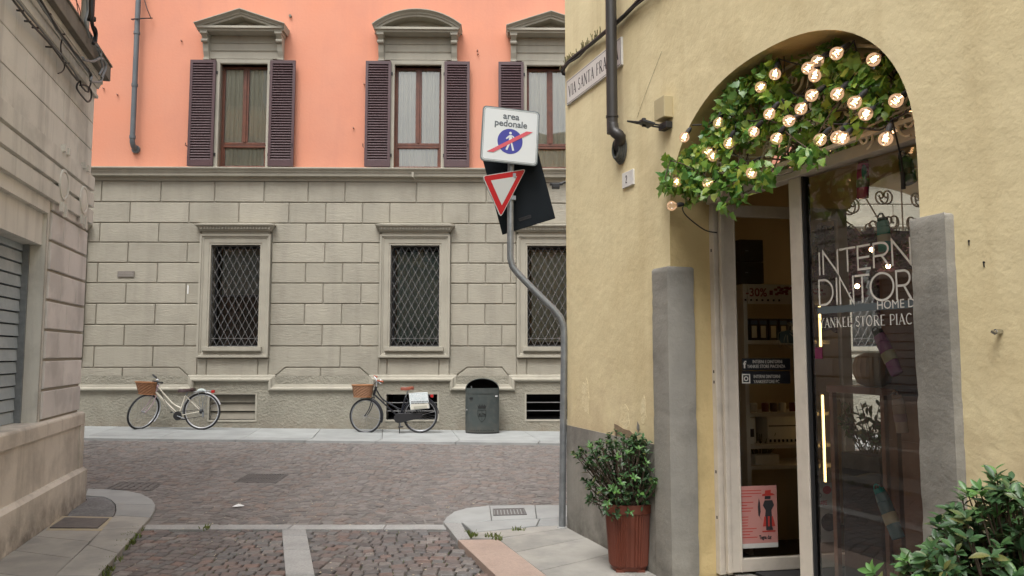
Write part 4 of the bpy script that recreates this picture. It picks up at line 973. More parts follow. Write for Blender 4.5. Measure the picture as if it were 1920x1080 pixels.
# room behind
RD, RA, RB, RH = -6.4, AS0 - .85, 8.0, 3.9
m_in = mat('shop_wall_paint', (.78, .66, .42), (.72, .60, .37), ns=2, rough=.9)
m_floor = mat('dark_shop_floor', (.05, .045, .04), (.035, .03, .03), ns=4, rough=.25)
m = MB(RW)
e0 = -TH - .12
narch_wall(m, RA, RD, e0, FZ, RH)
for a, b in zip(narch, narch[1:]): m.quad((S0, a[0], a[1]), (S0, b[0], b[1]), (RA, b[0], b[1]), (RA, a[0], a[1]))
m.quad((S0, NA0, -.1), (RA, NA0, -.1), (RA, NA0, NSP), (S0, NA0, NSP)); m.quad((S0, NA1, -.1), (RA, NA1, -.1), (RA, NA1, NSP), (S0, NA1, NSP)); m.quad((S0, NA0, FZ - .02), (RA, NA0, FZ - .02), (RA, NA1, FZ - .02), (S0, NA1, FZ - .02))
m.quad((RB, e0, FZ), (RB, RD, FZ), (RB, RD, RH), (RB, e0, RH)); m.quad((RA, RD, FZ), (RB, RD, FZ), (RB, RD, RH), (RA, RD, RH))
m.quad((RA, e0, RH), (RB, e0, RH), (RB, RD, RH), (RA, RD, RH)); m.quad((RA, e0, FZ), (AS0, e0, FZ), (AS0, e0, RH), (RA, e0, RH)); m.quad((AS1, e0, FZ), (RB, e0, FZ), (RB, e0, RH), (AS1, e0, RH)); m.quad((AS0, e0, 3.3), (AS1, e0, 3.3), (AS1, e0, RH), (AS0, e0, RH))
put('shop_interior', m, m_in, sb, recalc=False)
m = MB(RW); m.quad((RA, e0, FZ - .015), (RB, e0, FZ - .015), (RB, RD, FZ - .015), (RA, RD, FZ - .015)); put('shop_floor', m, m_floor, sb, recalc=False)
# door frame: transom bar, jamb posts, mullion
DF = -.33                              # plane of the frame
zT = zR(1500, 322, DF) 
zt0, zt1 = zR(1500, 333, DF) , zR(1500, 313, DF)
m = MB(RW); m.box(AS0 + .0, AS1, DF - .05, DF + .045, zt0, zt1); put('transom_bar', m, m_frame, sb, bevel=.004)
m = MB(RW); m.box(AS0, AS0 + .05, DF - .06, DF + .02, FZ - .02, zt0); m.box(AS0 + .05, AS0 + .075, DF - .06, DF - .03, FZ - .02, zt0)
jp = put('door_jamb', m, m_frame, sb, bevel=.003)
m = MB(RW)
for z in (.45, .75, 1.35, 1.42, 2.25): m.box(AS0 + .018, AS0 + .03, DF + .0, DF + .0215, z - .01, z + .01)
for z in (.62, 1.18, 2.05): m.box(AS0 + .05, AS0 + .077, DF - .028, DF - .024, z - .04, z + .04)
put('lock_hole', m, m_void, jp)
s_m = sR(1494, 700, DF); s_m2 = sR(1516, 700, DF)
m = MB(RW); m.box(s_m, s_m2, DF - .05, DF + .02, FZ - .02, zt0); put('mullion', m, m_frame, sb, bevel=.004)
GW = Wall(0, 0, 0); g0 = RW.W(s_m2 + .006, DF - .01, 0); ga_ = R(20.0 - 90); GW.o = Vector((g0.x, g0.y, 0)); GW.e = Vector((math.cos(ga_), math.sin(ga_), 0)); GW.n = Vector((math.sin(ga_), -math.cos(ga_), 0)); GL = (AS1 - s_m2) * 1.04
m = MB(RW); m.box(s_m2, s_m2 + .012, DF - .04, DF + .01, FZ, zt0); put('gasket', m, m_black, sb)
m = MB(GW); m.box(0, GL, -.012, .008, FZ - .02, FZ + .035); m.box(GL - .04, GL, -.012, .008, FZ, zt0); put('glass_rail', m, m_black, sb)
m = MB(GW); m.quad((.0, 0, FZ), (GL, 0, FZ), (GL, 0, zt0), (0, 0, zt0)); gp = put('shop_window', m, m_shopglass, sb, recalc=False)
m = MB(RW); m.poly([(s, DF - .045, z) for s, z in arch if z > zt1] + [(arch[-1][0], DF - .045, zt1), (arch[0][0], DF - .045, zt1)]); put('fanlight', m, m_shopglass, sb, recalc=False)
# open door leaf
hs_, hd = AS0 + .085, DF - .035
H0 = RW.W(hs_, hd, 0)
ang = R(81); ld = (RW.e * math.cos(ang) - RW.n * math.sin(ang)).normalized()
LFR = Wall(0, 0, 0); LFR.o = Vector((H0.x, H0.y, 0)); LFR.e = ld; LFR.n = Vector((ld.y, -ld.x, 0))
LWd = .93; lz0, lz1 = FZ + .005, zt0 - .01
m = MB(LFR); fw = .075
m.box(0, fw, -.022, .022, lz0, lz1); m.box(LWd - fw, LWd, -.022, .022, lz0, lz1); m.box(fw, LWd - fw, -.022, .022, lz0, lz0 + .085); m.box(fw, LWd - fw, -.022, .022, lz1 - .08, lz1); m.box(-.03, .0, -.01, .03, lz0, lz1)
m.box(fw - .012, fw, .022, .03, lz0, lz1)
leaf_ = put('door', m, m_frame, sb, bevel=.004)
m = MB(LFR); m.quad((fw, 0, lz0 + .085), (LWd - fw, 0, lz0 + .085), (LWd - fw, 0, lz1 - .08), (fw, 0, lz1 - .08)); put('pane', m, m_shopglass, leaf_, recalc=False)
m = MB(LFR); m.box(LWd - .05, LWd - .025, .022, .05, 1.0, 1.12); m.tube([(LWd - .04, .05, 1.06), (LWd - .14, .055, 1.06)], .008, 8); put('handle', m, m_dark, leaf_)

# ---- lettering helpers
def ribbon(m, pts, wd, closed=False):
    m.sweep(pts, [(-wd / 2, 0.0), (wd / 2, 0.0)], closed)
def text_mesh(body, size, M, mt, parent, sx=1.0, name='lettering', bold=0, align='LEFT', ext=.0006):
    c = bpy.data.curves.new('lettering_curve', 'FONT'); c.body = body; c.size = size; c.align_x = align; c.extrude = ext; c.offset = bold
    c.resolution_u = 3
    o = bpy.data.objects.new('tmp_text', c); C.objects.link(o); dg = bpy.context.evaluated_depsgraph_get(); dg.update()
    me = bpy.data.meshes.new_from_object(o.evaluated_get(dg)); bpy.data.objects.remove(o); me.materials.clear(); me.materials.append(mt)
    me.transform(M @ Matrix.Diagonal((sx, 1, 1, 1))); me.transform(Matrix.Translation(-LOC[parent])); me.name = name
    r = bpy.data.objects.new(name, me); C.objects.link(r); r.parent = parent; LOC[r] = LOC[parent]; return r
def face(fr, s, d, z, rot=0): return basis(fr.e, Vector((0, 0, 1)), fr.n, fr.W(s, d, z)) @ Matrix.Rotation(rot, 4, 'Z')
def arcp(cx, cy, rx, ry, a0, a1, n=14): return [(cx + rx * math.cos(R(a0 + (a1 - a0) * k / n)), cy + ry * math.sin(R(a0 + (a1 - a0) * k / n))) for k in range(n + 1)]
THIN = {  # thin capital letters in a unit-high box: (advance, strokes)
 'I': (.20, [[(.1, 0), (.1, 1)]]), 'N': (.74, [[(.08, 0), (.08, 1), (.64, 0), (.64, 1)]]), 'T': (.62, [[(0, .97), (.60, .97)], [(.30, 0), (.30, .97)]]),
 'E': (.58, [[(.52, .97), (.08, .97), (.08, .03), (.52, .03)], [(.08, .5), (.48, .5)]]),
 'R': (.64, [[(.08, 0), (.08, .97), (.32, .97)] + arcp(.34, .72, .22, .25, 90, -90)[1:] + [(.08, .47)], [(.34, .47), (.58, 0)]]),
 'D': (.80, [[(.08, .03), (.08, .97), (.26, .97)] + arcp(.28, .5, .42, .47, 90, -90, 18)[1:] + [(.08, .03)]]),
 'O': (.98, [arcp(.48, .5, .44, .47, 0, 360, 30)]),
}
def thin_word(word, fr, s, d, z, hgt, wd, mt, parent, tight=.0, sx=1, smax=99):
    m = MB(fr); x = s
    for ch in word:
        adv, st = THIN[ch]
        for line in st:
            P = [(x + px * hgt * sx, z + py * hgt) for px, py in line]
            if max(p[0] for p in P) > smax: 
                P = [p for p in P if p[0] <= smax]
                if len(P) < 2: continue
            b = len(m.v); k = len(P)
            m.sweep(P, [(-wd / 2, d - .0004), (-wd / 2, d), (wd / 2, d), (wd / 2, d - .0004)])
        x += (adv + tight) * hgt * sx
    put('lettering', m, mt, parent, recalc=False); return x
m_vinyl = pl('white_vinyl', (.72, .70, .66), .5); m_vgrey = pl('grey_vinyl', (.10, .125, .14), .5)
dg_ = .003
gs = lambda x, y: GW.at(x, y, dg_)[0]
gz_ = lambda x, y: GW.at(x, y, dg_)[1]
thin_word('INTERNI', GW, gs(1532, 500), dg_, gz_(1532, 517), gz_(1532, 474) - gz_(1532, 517), .0115, m_vinyl, gp, tight=-.03, sx=1.5, smax=GL)
thin_word('DINTORNI', GW, gs(1533, 550), dg_, gz_(1533, 574), gz_(1533, 525) - gz_(1533, 574), .0115, m_vinyl, gp, tight=-.03, sx=1.14, smax=GL)
m = MB(GW); m.box(gs(1533, 580), GL, dg_ - .001, dg_, gz_(1533, 589), gz_(1533, 576)); put('logo_band', m, m_vgrey, gp)
text_mesh('HOME DECOR', .062, face(GW, gs(1644, 582), dg_ + .001, gz_(1533, 587.5)), m_vinyl, gp, sx=1.0)
# serif line
SER = {
 'Y': (.64, [([(.05, 1), (.32, .45)], .13), ([(.60, 1), (.32, .45), ], .05), ([(.32, .47), (.32, 0)], .13)]), 'A': (.66, [([(.06, 0), (.34, 1)], .05), ([(.31, 1), (.60, 0)], .14), ([(.16, .33), (.48, .33)], .05)]),
 'N': (.72, [([(.10, 0), (.10, 1)], .05), ([(.10, 1), (.60, 0)], .14), ([(.60, 0), (.60, 1)], .05)]), 'K': (.68, [([(.13, 0), (.13, 1)], .13), ([(.18, .42), (.55, 1)], .05), ([(.28, .56), (.60, 0)], .13)]),
 'E': (.56, [([(.13, 0), (.13, 1)], .13), ([(.13, .975), (.5, .975)], .05), ([(.13, .025), (.5, .025)], .05), ([(.13, .5), (.42, .5)], .05)]),
 'S': (.50, [(arcp(.25, .74, .17, .235, 30, 250, 12) + [(.30, .48)] + arcp(.24, .25, .19, .23, 70, -150, 12)[1:], .09)]),
 'T': (.60, [([(.30, 0), (.30, 1)], .13), ([(.04, .975), (.56, .975)], .05), ([(.05, .98), (.05, .82)], .04), ([(.55, .98), (.55, .82)], .04)]),
 'O': (.78, [(arcp(.38, .5, .30, .475, 0, 360, 26), .10)]), 'R': (.68, [([(.13, 0), (.13, 1)], .13), ([(.13, .975), (.34, .975)] + arcp(.34, .735, .18, .24, 90, -90, 10)[1:] + [(.13, .49)], .06), ([(.30, .49), (.60, 0)], .13)]),
 'P': (.58, [([(.13, 0), (.13, 1)], .13), ([(.13, .975), (.34, .975)] + arcp(.34, .71, .19, .265, 90, -90, 10)[1:] + [(.13, .445)], .06)]), 'I': (.28, [([(.14, 0), (.14, 1)], .13)]),
 'C': (.66, [(arcp(.38, .5, .29, .475, 48, 312, 20), .09)]), 'Z': (.6, [([(.06, .97), (.52, .97), (.06, .03), (.54, .03)], .08)]), ' ': (.34, []),
 'V': (.64, [([(.05, 1), (.34, 0)], .14), ([(.60, 1), (.33, 0)], .05)]), 'F': (.54, [([(.13, 0), (.13, 1)], .13), ([(.13, .975), (.5, .975)], .05), ([(.13, .5), (.42, .5)], .05), ([(.5, .98), (.5, .8)], .04)]),
 '2': (.5, [(arcp(.25, .73, .18, .25, 170, -20, 12) + [(.06, .05)], .14), ([(.06, .06), (.48, .06)], .14)]),
}
SERF = {'Y': [(.05, 1), (.6, 1), (.32, 0)], 'A': [(.06, 0), (.6, 0)], 'N': [(.1, 0), (.08, 1), (.6, 1)], 'K': [(.13, 0), (.13, 1), (.56, 1), (.6, 0)], 'E': [], 'T': [(.3, 0)], 'R': [(.13, 0), (.6, 0)], 'P': [(.13, 0)], 'I': [(.14, 0), (.14, 1)], 'V': [(.05, 1), (.6, 1)], 'F': [(.13, 0)]}
def serif_word(word, fr, s, d, z, hgt, mt, parent, sx=1, smax=99, rot=None, name='lettering', space=.04):
    m = MB(fr); x = s
    for ch in word:
        adv, st = SER[ch]
        lines = list(st) + [([(px - .10, min(max(py, .015), .985)), (px + .10, min(max(py, .015), .985))], .035) for px, py in SERF.get(ch, [])]
        for line, wd in lines:
            P = [(x + px * hgt * sx, z + py * hgt) for px, py in line]
            if P[0][0] > smax: continue
            w2 = wd * hgt * .5; m.sweep(P, [(-w2, d - .0006), (-w2, d), (w2, d), (w2, d - .0006)])
        x += (adv + space) * hgt * sx
    put(name, m, mt, parent, recalc=False); return x
serif_word('YANKEE STORE PIACENZA', GW, gs(1536, 605), dg_, gz_(1536, 615), gz_(1536, 597) - gz_(1536, 615), m_vinyl, gp, sx=1.12, smax=GL)

# ---- fanlight ironwork
iron = thing('fanlight_grille', RW.W(ac, -.27, zt1), 'cream wrought iron scroll grille filling the arch over the shop door', 'grille')
def spiral(cx, cz, r, turns, a0, sgn=1, n=26):
    return [(cx + (r * (1 - .86 * k / n)) * math.cos(a0 + sgn * turns * 2 * math.pi * k / n), cz + (r * (1 - .86 * k / n)) * math.sin(a0 + sgn * turns * 2 * math.pi * k / n)) for k in range(n + 1)]
gdp = -.22
def iron_curve(P, r=.012): m = MB(RW); m.tube([(s, gdp, z) for s, z in P], r, 6); put('scroll', m, m_iron, iron, smooth=True)
zc_ = zt1 + .0
rad = lambda a, k: (ac + ar * k * math.cos(a), zc_ + (ASP + AH - zc_) * k * math.sin(a) * 1.0)
iron_curve([rad(R(a), .93) for a in range(2, 180, 8)], .010)
iron_curve([rad(R(a), .34) for a in range(0, 181, 10)], .008)
for k, a in enumerate(range(9, 180, 18)):
    an = R(a); p0 = rad(an, .34); p1 = rad(an, .90); iron_curve([p0, p1], .006)
    for q, (kk, rr) in enumerate(((.50, .085), (.76, .105))):
        for sg in (-1, 1):
            cxy = rad(an + sg * .155 * (1.15 if q == 0 else .95), kk); iron_curve(spiral(cxy[0], cxy[1], rr * (.78 if 30 < a < 150 else .66), 1.35, an + (math.pi / 2 if sg < 0 else -math.pi / 2) + math.pi, sg * (1 if q else -1)), .007)
for sg in (-1, 1):
    for q in (.12, .24): iron_curve(spiral(ac + sg * (q + .0), zc_ + .14, .085, 1.4, R(90), sg), .007)
m = MB(RW); m.box(AS0 + .02, AS1 - .02, gdp - .015, gdp + .015, zt1 - .0, zt1 + .02); put('bottom_rail', m, m_iron, iron)

# second arched entrance, on the main street side, seen through the shop
ng = thing('fanlight_grille', RW.W(.3, (NA0 + NA1) / 2, NSP), 'iron scroll fanlight of the far arched entrance seen through the shop glass', 'grille')
ncx = (NA0 + NA1) / 2; nr_ = (NA1 - NA0) / 2
def nscroll(P, r=.012): m = MB(RW); m.tube([(.35, b, z) for b, z in P], r, 5); put('scroll', m, m_iron, ng, smooth=True)
m = MB(RW); m.box(.30, .38, NA0, NA1, NSP - .03, NSP + .05); put('transom_bar', m, m_frame, ng)
for a in range(15, 180, 25):
    an = R(a); nscroll([(ncx, NSP), (ncx + nr_ * .93 * math.cos(an), NSP + NAH * .93 * math.sin(an))], .008)
    for kk in (.5, .8):
        for sg in (-1, 1): nscroll(spiral(ncx + nr_ * kk * math.cos(an + sg * .18), NSP + NAH * kk * math.sin(an + sg * .18), .10, 1.3, an + math.pi / 2 * sg, sg), .009)
for b in (NA0 + .03, ncx, NA1 - .03): m = MB(RW); m.box(.30, .37, b - .035, b + .035, FZ, NSP); put('post', m, m_frame, ng)
# ---- street name sign, number plaque, hook
m_marble = mat('white_marble', (.70, .69, .66), (.62, .61, .59), ns=4, rough=.35, stain=.12, ss=5); m_ink = pl('engraved_black', (.03, .03, .035), .6)
zs_0, zs_1 = 3.765, 3.99
ss0, ss1 = sR(1065.5, 180), sR(1168.5, 100)
sg_ = thing('street_sign', RW.W((ss0 + ss1) / 2, .0, 3.87), 'white marble street name plaque reading VIA SANTA FRANCA high on the yellow wall', 'street sign')
m = MB(RW); m.box(ss0, ss1, -.01, .018, zs_0, zs_1); put('plaque', m, m_marble, sg_, bevel=.003)
m = MB(RW); m.sweep([(ss0 + .012, zs_0 + .012), (ss1 - .012, zs_0 + .012), (ss1 - .012, zs_1 - .012), (ss0 + .012, zs_1 - .012)], [(-.002, .018), (-.002, .0188), (.002, .0188), (.002, .018)], closed=True); put('border', m, m_ink, sg_)
hl = .105; adv = sum((SER[c][0] + .10) for c in 'VIA SANTA FRANCA') * hl
serif_word('VIA SANTA FRANCA', RW, ss0 + .05, .0186, zs_0 + .06, hl, m_ink, sg_, sx=(ss1 - ss0 - .09) / adv, space=.10)
nb = thing('house_number', RW.W(1.2, 0, 2.85), 'small white plaque with house number 2 on the yellow wall', 'house number')
n0, n1 = sR(1169.5, 340), sR(1190, 330); zn0, zn1 = zR(1180, 350) , zR(1180, 321)
m = MB(RW); m.box(n0, n1, -.01, .015, zn0, zn1); put('plaque', m, m_marble, nb, bevel=.003)
serif_word('2', RW, (n0 + n1) / 2 - .03, .0158, zn0 + .03, (zn1 - zn0) - .06, m_ink, nb, sx=.85)
hk = thing('wall_hook', RW.W(*W_(RW, 1876, 622)), 'small steel bell hook on the yellow wall right of the pilaster', 'hook')
s, z = RW.at(1877, 622); m = MB(RW); m.tube([(s - .0, 0, z), (s - .0, .03, z)], .010, 10); m.tube([(s, .03, z), (s + .006, .04, z - .006), (s - .004, .045, z + .002)], .007, 8); put('hook', m, pl('chrome', (.6, .6, .6), .15, metal=1), hk, smooth=True)
for x, y in ((1817, 452), (1845, 492)):
    s, z = RW.at(x, y); m = MB(RW); m.tube([(s, -.003, z), (s, .002, z)], .005, 8); m.tube([(s, .0015, z), (s + .001, .002, z - .018)], .0025, 5); put('drill_hole', m, m_void, sb)
# cable round the corner
cr = thing('wall_cable', RW.W(.7, .03, 4.1), 'thick dark cable climbing across the top of the yellow wall', 'cable')
m = MB(RW); P = [(-.035, -.8, 4.06), (-.035, -.1, 4.09), (-.03, .01, 4.1), (.0, .03, 4.115)] + [(s, .028 + .006 * math.sin(s * 9), 4.13 + .012 * math.sin(s * 5)) for s in [x * .12 for x in range(1, 45)]]; m.tube(P, .017, 8); put('cable', m, m_dark, cr, smooth=True)
m = MB(RW); m.tube([(s, .045 + .006 * math.sin(s * 13), 4.105 + .01 * math.sin(s * 11)) for s in [x * .1 for x in range(0, 50)]], .008, 6); put('cable', m, m_dark, cr, smooth=True)
m = MB(RW)
for _ in range(60):
    s = rnd.choice([rnd.gauss(.12, .05), rnd.gauss(.55, .18)]); m.tube([(s, .03, 4.14), (s + rnd.uniform(-.02, .02), .03 + rnd.uniform(-.01, .02), 4.14 + rnd.uniform(.02, .07))], .004, 4)
put('dry_tufts', m, pl('dry_moss', (.20, .18, .09), .9), cr, kind='stuff')
# ================================================================== things on the yellow wall
m_dpipe = mat('dark_downpipe', (.040, .036, .034), (.03, .028, .027), ns=6, rough=.45)
dp2 = thing('downpipe', RW.W(.95, .09, 4), 'dark brown downpipe crossing the street name plaque on the yellow wall', 'downpipe')
s0, z0 = RW.at(1148, 235, .10); s1, z1 = RW.at(1166, 283, .0)
m = MB(RW); m.tube(smoothp([(s0, .10, 8.1), (s0, .10, 6), (s0, .10, z0 + .15), (s0 + .005, .10, z0 + .03), (s0 + .02, .095, z0 - .05), (s0 + .05, .06, z0 - .10), (s1 - .0, .02, z1 + .03), (s1 + .03, -.02, z1 + .01)], 4), .043, 16); put('pipe', m, m_dpipe, dp2, smooth=True)
m = MB(RW); m.tube([(s0, .10, z0 + .06), (s0, .10, z0 + .075)], .048, 16); m.tube([(s0, .10, z0 + 1.7), (s0, .10, z0 + 1.73)], .048, 16); put('pipe_joint', m, m_dpipe, dp2, smooth=True)
m = MB(); Mx = basis(RW.e, Vector((0, 0, 1)), RW.n, RW.W(s1 + .0, 0, z1 + .01)) 
for k in range(4): m.torus(Mx @ Matrix.Translation((0, 0, .008 + .014 * k)) @ Matrix.Diagonal((1, 1.35, 1, 1)), .080 - .009 * k, .010, 24, 8)
m.lathe(Mx @ Matrix.Diagonal((1, 1.35, 1, 1)), [(.0, .03), (.06, .03), (.085, .0)], 24); put('wall_gasket', m, mat('aged_gasket', (.13, .135, .125), (.08, .085, .08), ns=30, rough=.8), dp2, smooth=True)
fl = thing('floodlight', RW.W(*W_(RW, 1240, 230)), 'black angled floodlight below a cream junction box on the yellow wall', 'floodlight')
a0, a1 = sR(1231, 205, .05), sR(1250, 205, .05); zb0_, zb1_ = zR(1240, 224, .05), zR(1240, 184, .05)
m = MB(RW); m.box(a0, a1, .0, .07, zb0_, zb1_); put('junction_box', m, mat('cream_box', (.47, .40, .24), rough=.5), fl, bevel=.004)
zl_ = zb0_ - .02
m = MB(RW); m.box(a0 + .02, a1 - .01, .0, .05, zl_ - .05, zl_ - .005); m.hexa([(a0 + .0, .12, zl_ - .035), (a1 - .03, .12, zl_ - .035), (a1 - .06, .20, zl_ - .01), (a0 - .0, .20, zl_ - .01), (a0 + .0, .12, zl_ - .02), (a1 - .03, .12, zl_ - .02), (a1 - .06, .20, zl_ + .01), (a0 - .0, .20, zl_ + .01)])
m.box(a0 + .01, a0 + .03, .15, .175, zl_ - .03, zl_ + .03); put('lamp_body', m, m_dark, fl, bevel=.003)
m = MB(RW); m.tube([(a0 + .04, .04, zl_ - .03), (a0 - .01, .16, zl_ - .005), (a0 - .02, .27, zl_ + .01)], .006, 6); m.tube([(a0 + .08, .04, zl_ - .03), (a0 + .05, .16, zl_ - .01), (a0 - .02, .27, zl_ + .01)], .006, 6); put('arm', m, m_dark, fl)
m = MB(RW); P = [(*(lambda q: (q[0], .004, q[1]))(RW.at(x, y)),) for x, y in [(1242, 96), (1225, 140), (1208, 185), (1195, 222)]]; m.tube(smoothp(P), .0009, 4); put('wire', m, m_dark, fl)
cm = thing('wall_lamp', (RC.x, RC.y, 3), 'small black spotlight sticking out round the corner behind the road signs', 'spotlight')
c0 = Vector((RC.x - .02, RC.y + .12, 0)); zc2 = 1.55 + (661 - 342) / 1440 * 6.95
m = MB(); m.box(c0.x - .12, c0.x, c0.y - .02, c0.y + .02, zc2 - .01, zc2 + .01); m.box(c0.x - .10, c0.x - .03, c0.y - .04, c0.y + .04, zc2 - .04, zc2 - .0); m.tube([(c0.x - .05, c0.y, zc2), (c0.x + .15, c0.y, zc2 + .05)], .012, 6); put('lamp_head', m, m_dark, cm, bevel=.004)

# ================================================================== road signs on the crooked pole
PB = gpt(1054, 990, .03); Yp = PB.y
def pp(x, y, dy=0.0):
    r = ray(x, y); t = (Yp + dy) / r[1]; return Vector((r[0] * t, Yp + dy, CAM_H + r[2] * t))
rs = thing('road_sign', PB, 'crooked galvanised pole with an end of pedestrian area sign above a give way triangle', 'road sign')
m = MB(); path = [Vector((PB.x, PB.y, .0)), pp(1056, 800), pp(1058, 640), pp(1057, 612), pp(1050, 594), pp(1038, 580), pp(1005, 548), pp(972, 514), pp(961, 500), pp(957, 485), pp(957, 380), pp(958, 300), pp(958, 215)]
m.tube(path, .030, 16, raw=True); put('pole', m, m_galv, rs, smooth=True)
m = MB(); b = path[0]; m.lathe(Matrix.Translation((b.x, b.y, .03)), [(.03, .015), (.045, .01), (.05, -.01)], 16); put('base_collar', m, m_kerb, rs)
m = MB()
for y in (225, 292, 330, 372): q = pp(958, y); m.box(q.x - .045, q.x + .045, q.y - .034, q.y + .034, q.z - .018, q.z + .018)
put('clamp', m, m_galv, rs)
def signframe(px, py, yaw, roll, dy): # frame matrix at centre: x right, y up, z towards viewer
    c = pp(px, py, dy); ex = Vector((math.cos(yaw), math.sin(yaw), 0)); n = Vector((math.sin(yaw), -math.cos(yaw), 0)); M_ = basis(ex, Vector((0, 0, 1)), n, c); return M_ @ Matrix.Rotation(roll, 4, 'Z')
def plate(M_, pts, th, mt, name, z=0.0):
    m = MB(); m.prism([M_ @ Vector((x, y, z)) for x, y in pts], (M_.to_3x3() @ Vector((0, 0, th)))); return put(name, m, mt, rs)
def rrect(w_, h_, r, n=5):
    out = []
    for cx, cy, a in ((w_ / 2 - r, h_ / 2 - r, 0), (-w_ / 2 + r, h_ / 2 - r, 90), (-w_ / 2 + r, -h_ / 2 + r, 180), (w_ / 2 - r, -h_ / 2 + r, 270)):
        out += arcp(cx, cy, r, r, a, a + 90, n)
    return out
m_sw = pl('sign_white', (.66, .70, .72), .3, coat=.2); m_sgrey = pl('sign_edge', (.16, .19, .20), .4); m_red = pl('sign_red', (.42, .012, .02), .3); m_blue = pl('sign_blue', (.05, .055, .32), .3); m_lred = pl('faded_red', (.62, .10, .13), .35); m_stxt = pl('sign_text', (.10, .12, .14), .5); m_back = mat('sign_back_paint', (.006, .010, .014), (.005, .008, .011), ns=6, rough=.6, spec=.15); m_sgreyf = pl('sign_pale_grey', (.50, .52, .53), .3)
u = Yp / FPX                            # metres per pixel at the pole
MS = signframe(956.5, 255, R(12), R(-3), -.075)
Ws, Hs = 108 * u / math.cos(R(12)), 106 * u
plate(MS, rrect(Ws, Hs, .035), .012, m_sgrey, 'sign_plate', -.006); plate(MS, rrect(Ws - .024, Hs - .022, .028), .002, m_sw, 'sign_face', .006)
m = MB(); m.v = []; 
pr = rrect(Ws - .034, Hs - .032, .024); M3 = MS
mq = MB(); ins = rrect(Ws - .042, Hs - .040, .021); n_ = len(pr); mq.add([MS @ Vector((x, y, .0086)) for x, y in pr] + [MS @ Vector((x, y, .0086)) for x, y in ins], [(i, (i + 1) % n_, n_ + (i + 1) % n_, n_ + i) for i in range(n_)]); put('sign_border', mq, m_sgrey, rs, recalc=False)
plate(MS, [(.115 * math.cos(a * math.pi / 20), -.052 + .115 * math.sin(a * math.pi / 20)) for a in range(40)], .0008, m_blue, 'blue_disc', .0084)
def man(M_, ox, oy, k, z):
    def pt(x, y): return (ox + x * k, oy + y * k)
    shapes = [[pt(.13 * math.cos(a * math.pi / 8), .80 + .13 * math.sin(a * math.pi / 8)) for a in range(16)],
              [pt(-.08, .60), pt(.14, .62), pt(.20, .20), pt(.18, -.05), pt(-.10, -.05), pt(-.12, .2)],
              [pt(-.10, .60), pt(-.02, .45), pt(-.34, .18), pt(-.42, .27)], [pt(.12, .60), pt(.24, .40), pt(.42, .20), pt(.50, .28), pt(.30, .54)],
              [pt(-.10, -.02), pt(.07, -.04), pt(-.22, -.86), pt(-.40, -.80)], [pt(.02, .0), pt(.18, -.02), pt(.44, -.84), pt(.26, -.88)]]
    for i, s in enumerate(shapes): plate(M_, s, .0006, m_sw, 'walking_figure', z + .0002 * i)
man(MS, .0, -.052, .095, .0094)
plate(MS, [(-.205, -.165), (-.145, -.165), (.205, .055), (.145, .055)], .0006, m_lred, 'red_bar', .0110)
text_mesh('area', .082, MS @ Matrix.Translation((-.0, .150, .0088)), m_stxt, rs, sx=1.05, bold=.0017, align='CENTER')
text_mesh('pedonale', .082, MS @ Matrix.Translation((-.0, .082, .0088)), m_stxt, rs, sx=1.0, bold=.0017, align='CENTER')
# give way triangle, knocked askew
MT = signframe(943.5, 356, R(24), R(0), -.065)
inv = MT.inverted()
def onp(x, y):
    r = Vector(ray(x, y)); o = Vector((0, 0, CAM_H)); n = MT.to_3x3() @ Vector((0, 0, 1)); t = (MT.translation - o).dot(n) / r.dot(n); q = inv @ (o + r * t); return Vector((q.x, q.y))
A_, B_, C_ = onp(904, 330), onp(986, 317), onp(938.5, 408)
def tri(k, rr=.0):
    c = (A_ + B_ + C_) / 3; out = []
    for P, Q1, Q2 in ((A_, C_, B_), (B_, A_, C_), (C_, B_, A_)):
        p = c + (P - c) * k; d1 = (Q1 - P).normalized(); d2 = (Q2 - P).normalized()
        out += [tuple(p + d1 * rr), tuple(p + (d1 + d2) * rr * .28), tuple(p + d2 * rr)]
    return out
plate(MT, tri(1.0, .03), .012, m_sgreyf, 'triangle_plate', -.006); plate(MT, tri(.955, .025), .0008, m_red, 'red_border', .0062); plate(MT, tri(.60, .004), .0008, m_sgreyf, 'white_triangle', .0072)
# turned-away panel behind
bk = thing('sign_panel', pp(975, 370, .10), 'large dark back of a tilted sign panel behind the white and red signs', 'sign panel')
dyb = .09
cs = [pp(942, 440, dyb), pp(1041.5, 409, dyb), pp(1003, 262, dyb), pp(903.5, 293, dyb)]
m = MB(); cc = sum(cs, Vector()) / 4
m.prism(cs, (0, .018, 0)); put('panel', m, m_back, bk, bevel=.004)
bx = (cs[1] - cs[0]).normalized(); by = (cs[3] - cs[0]).normalized()
m = MB(); q0 = cs[0] + bx * .18 + by * .07 
for a, b, c_, d in ((0, .115, 0, .006), (0, .115, .022, .028), (0, .006, 0, .028), (.109, .115, 0, .028)):
    pts = [q0 + bx * a + by * c_, q0 + bx * b + by * c_, q0 + bx * b + by * d, q0 + bx * a + by * d]; m.prism(pts, (0, -.004, 0))
for k in range(8): pts = [q0 + bx * (.012 + k * .012) + by * .008, q0 + bx * (.019 + k * .012) + by * .008, q0 + bx * (.019 + k * .012) + by * .019, q0 + bx * (.012 + k * .012) + by * .019]; m.prism(pts, (0, -.002, 0))
put('stamped_mark', m, m_black, bk)
m = MB()
for t in (): a = cs[0].lerp(cs[3], t); b = cs[1].lerp(cs[2], t); m.prism([a + Vector((0, 0, -.015)) + bx * .04, b + Vector((0, 0, -.015)) - bx * .04, b + Vector((0, 0, .015)) - bx * .04, a + Vector((0, 0, .015)) + bx * .04], (0, -.03, 0))


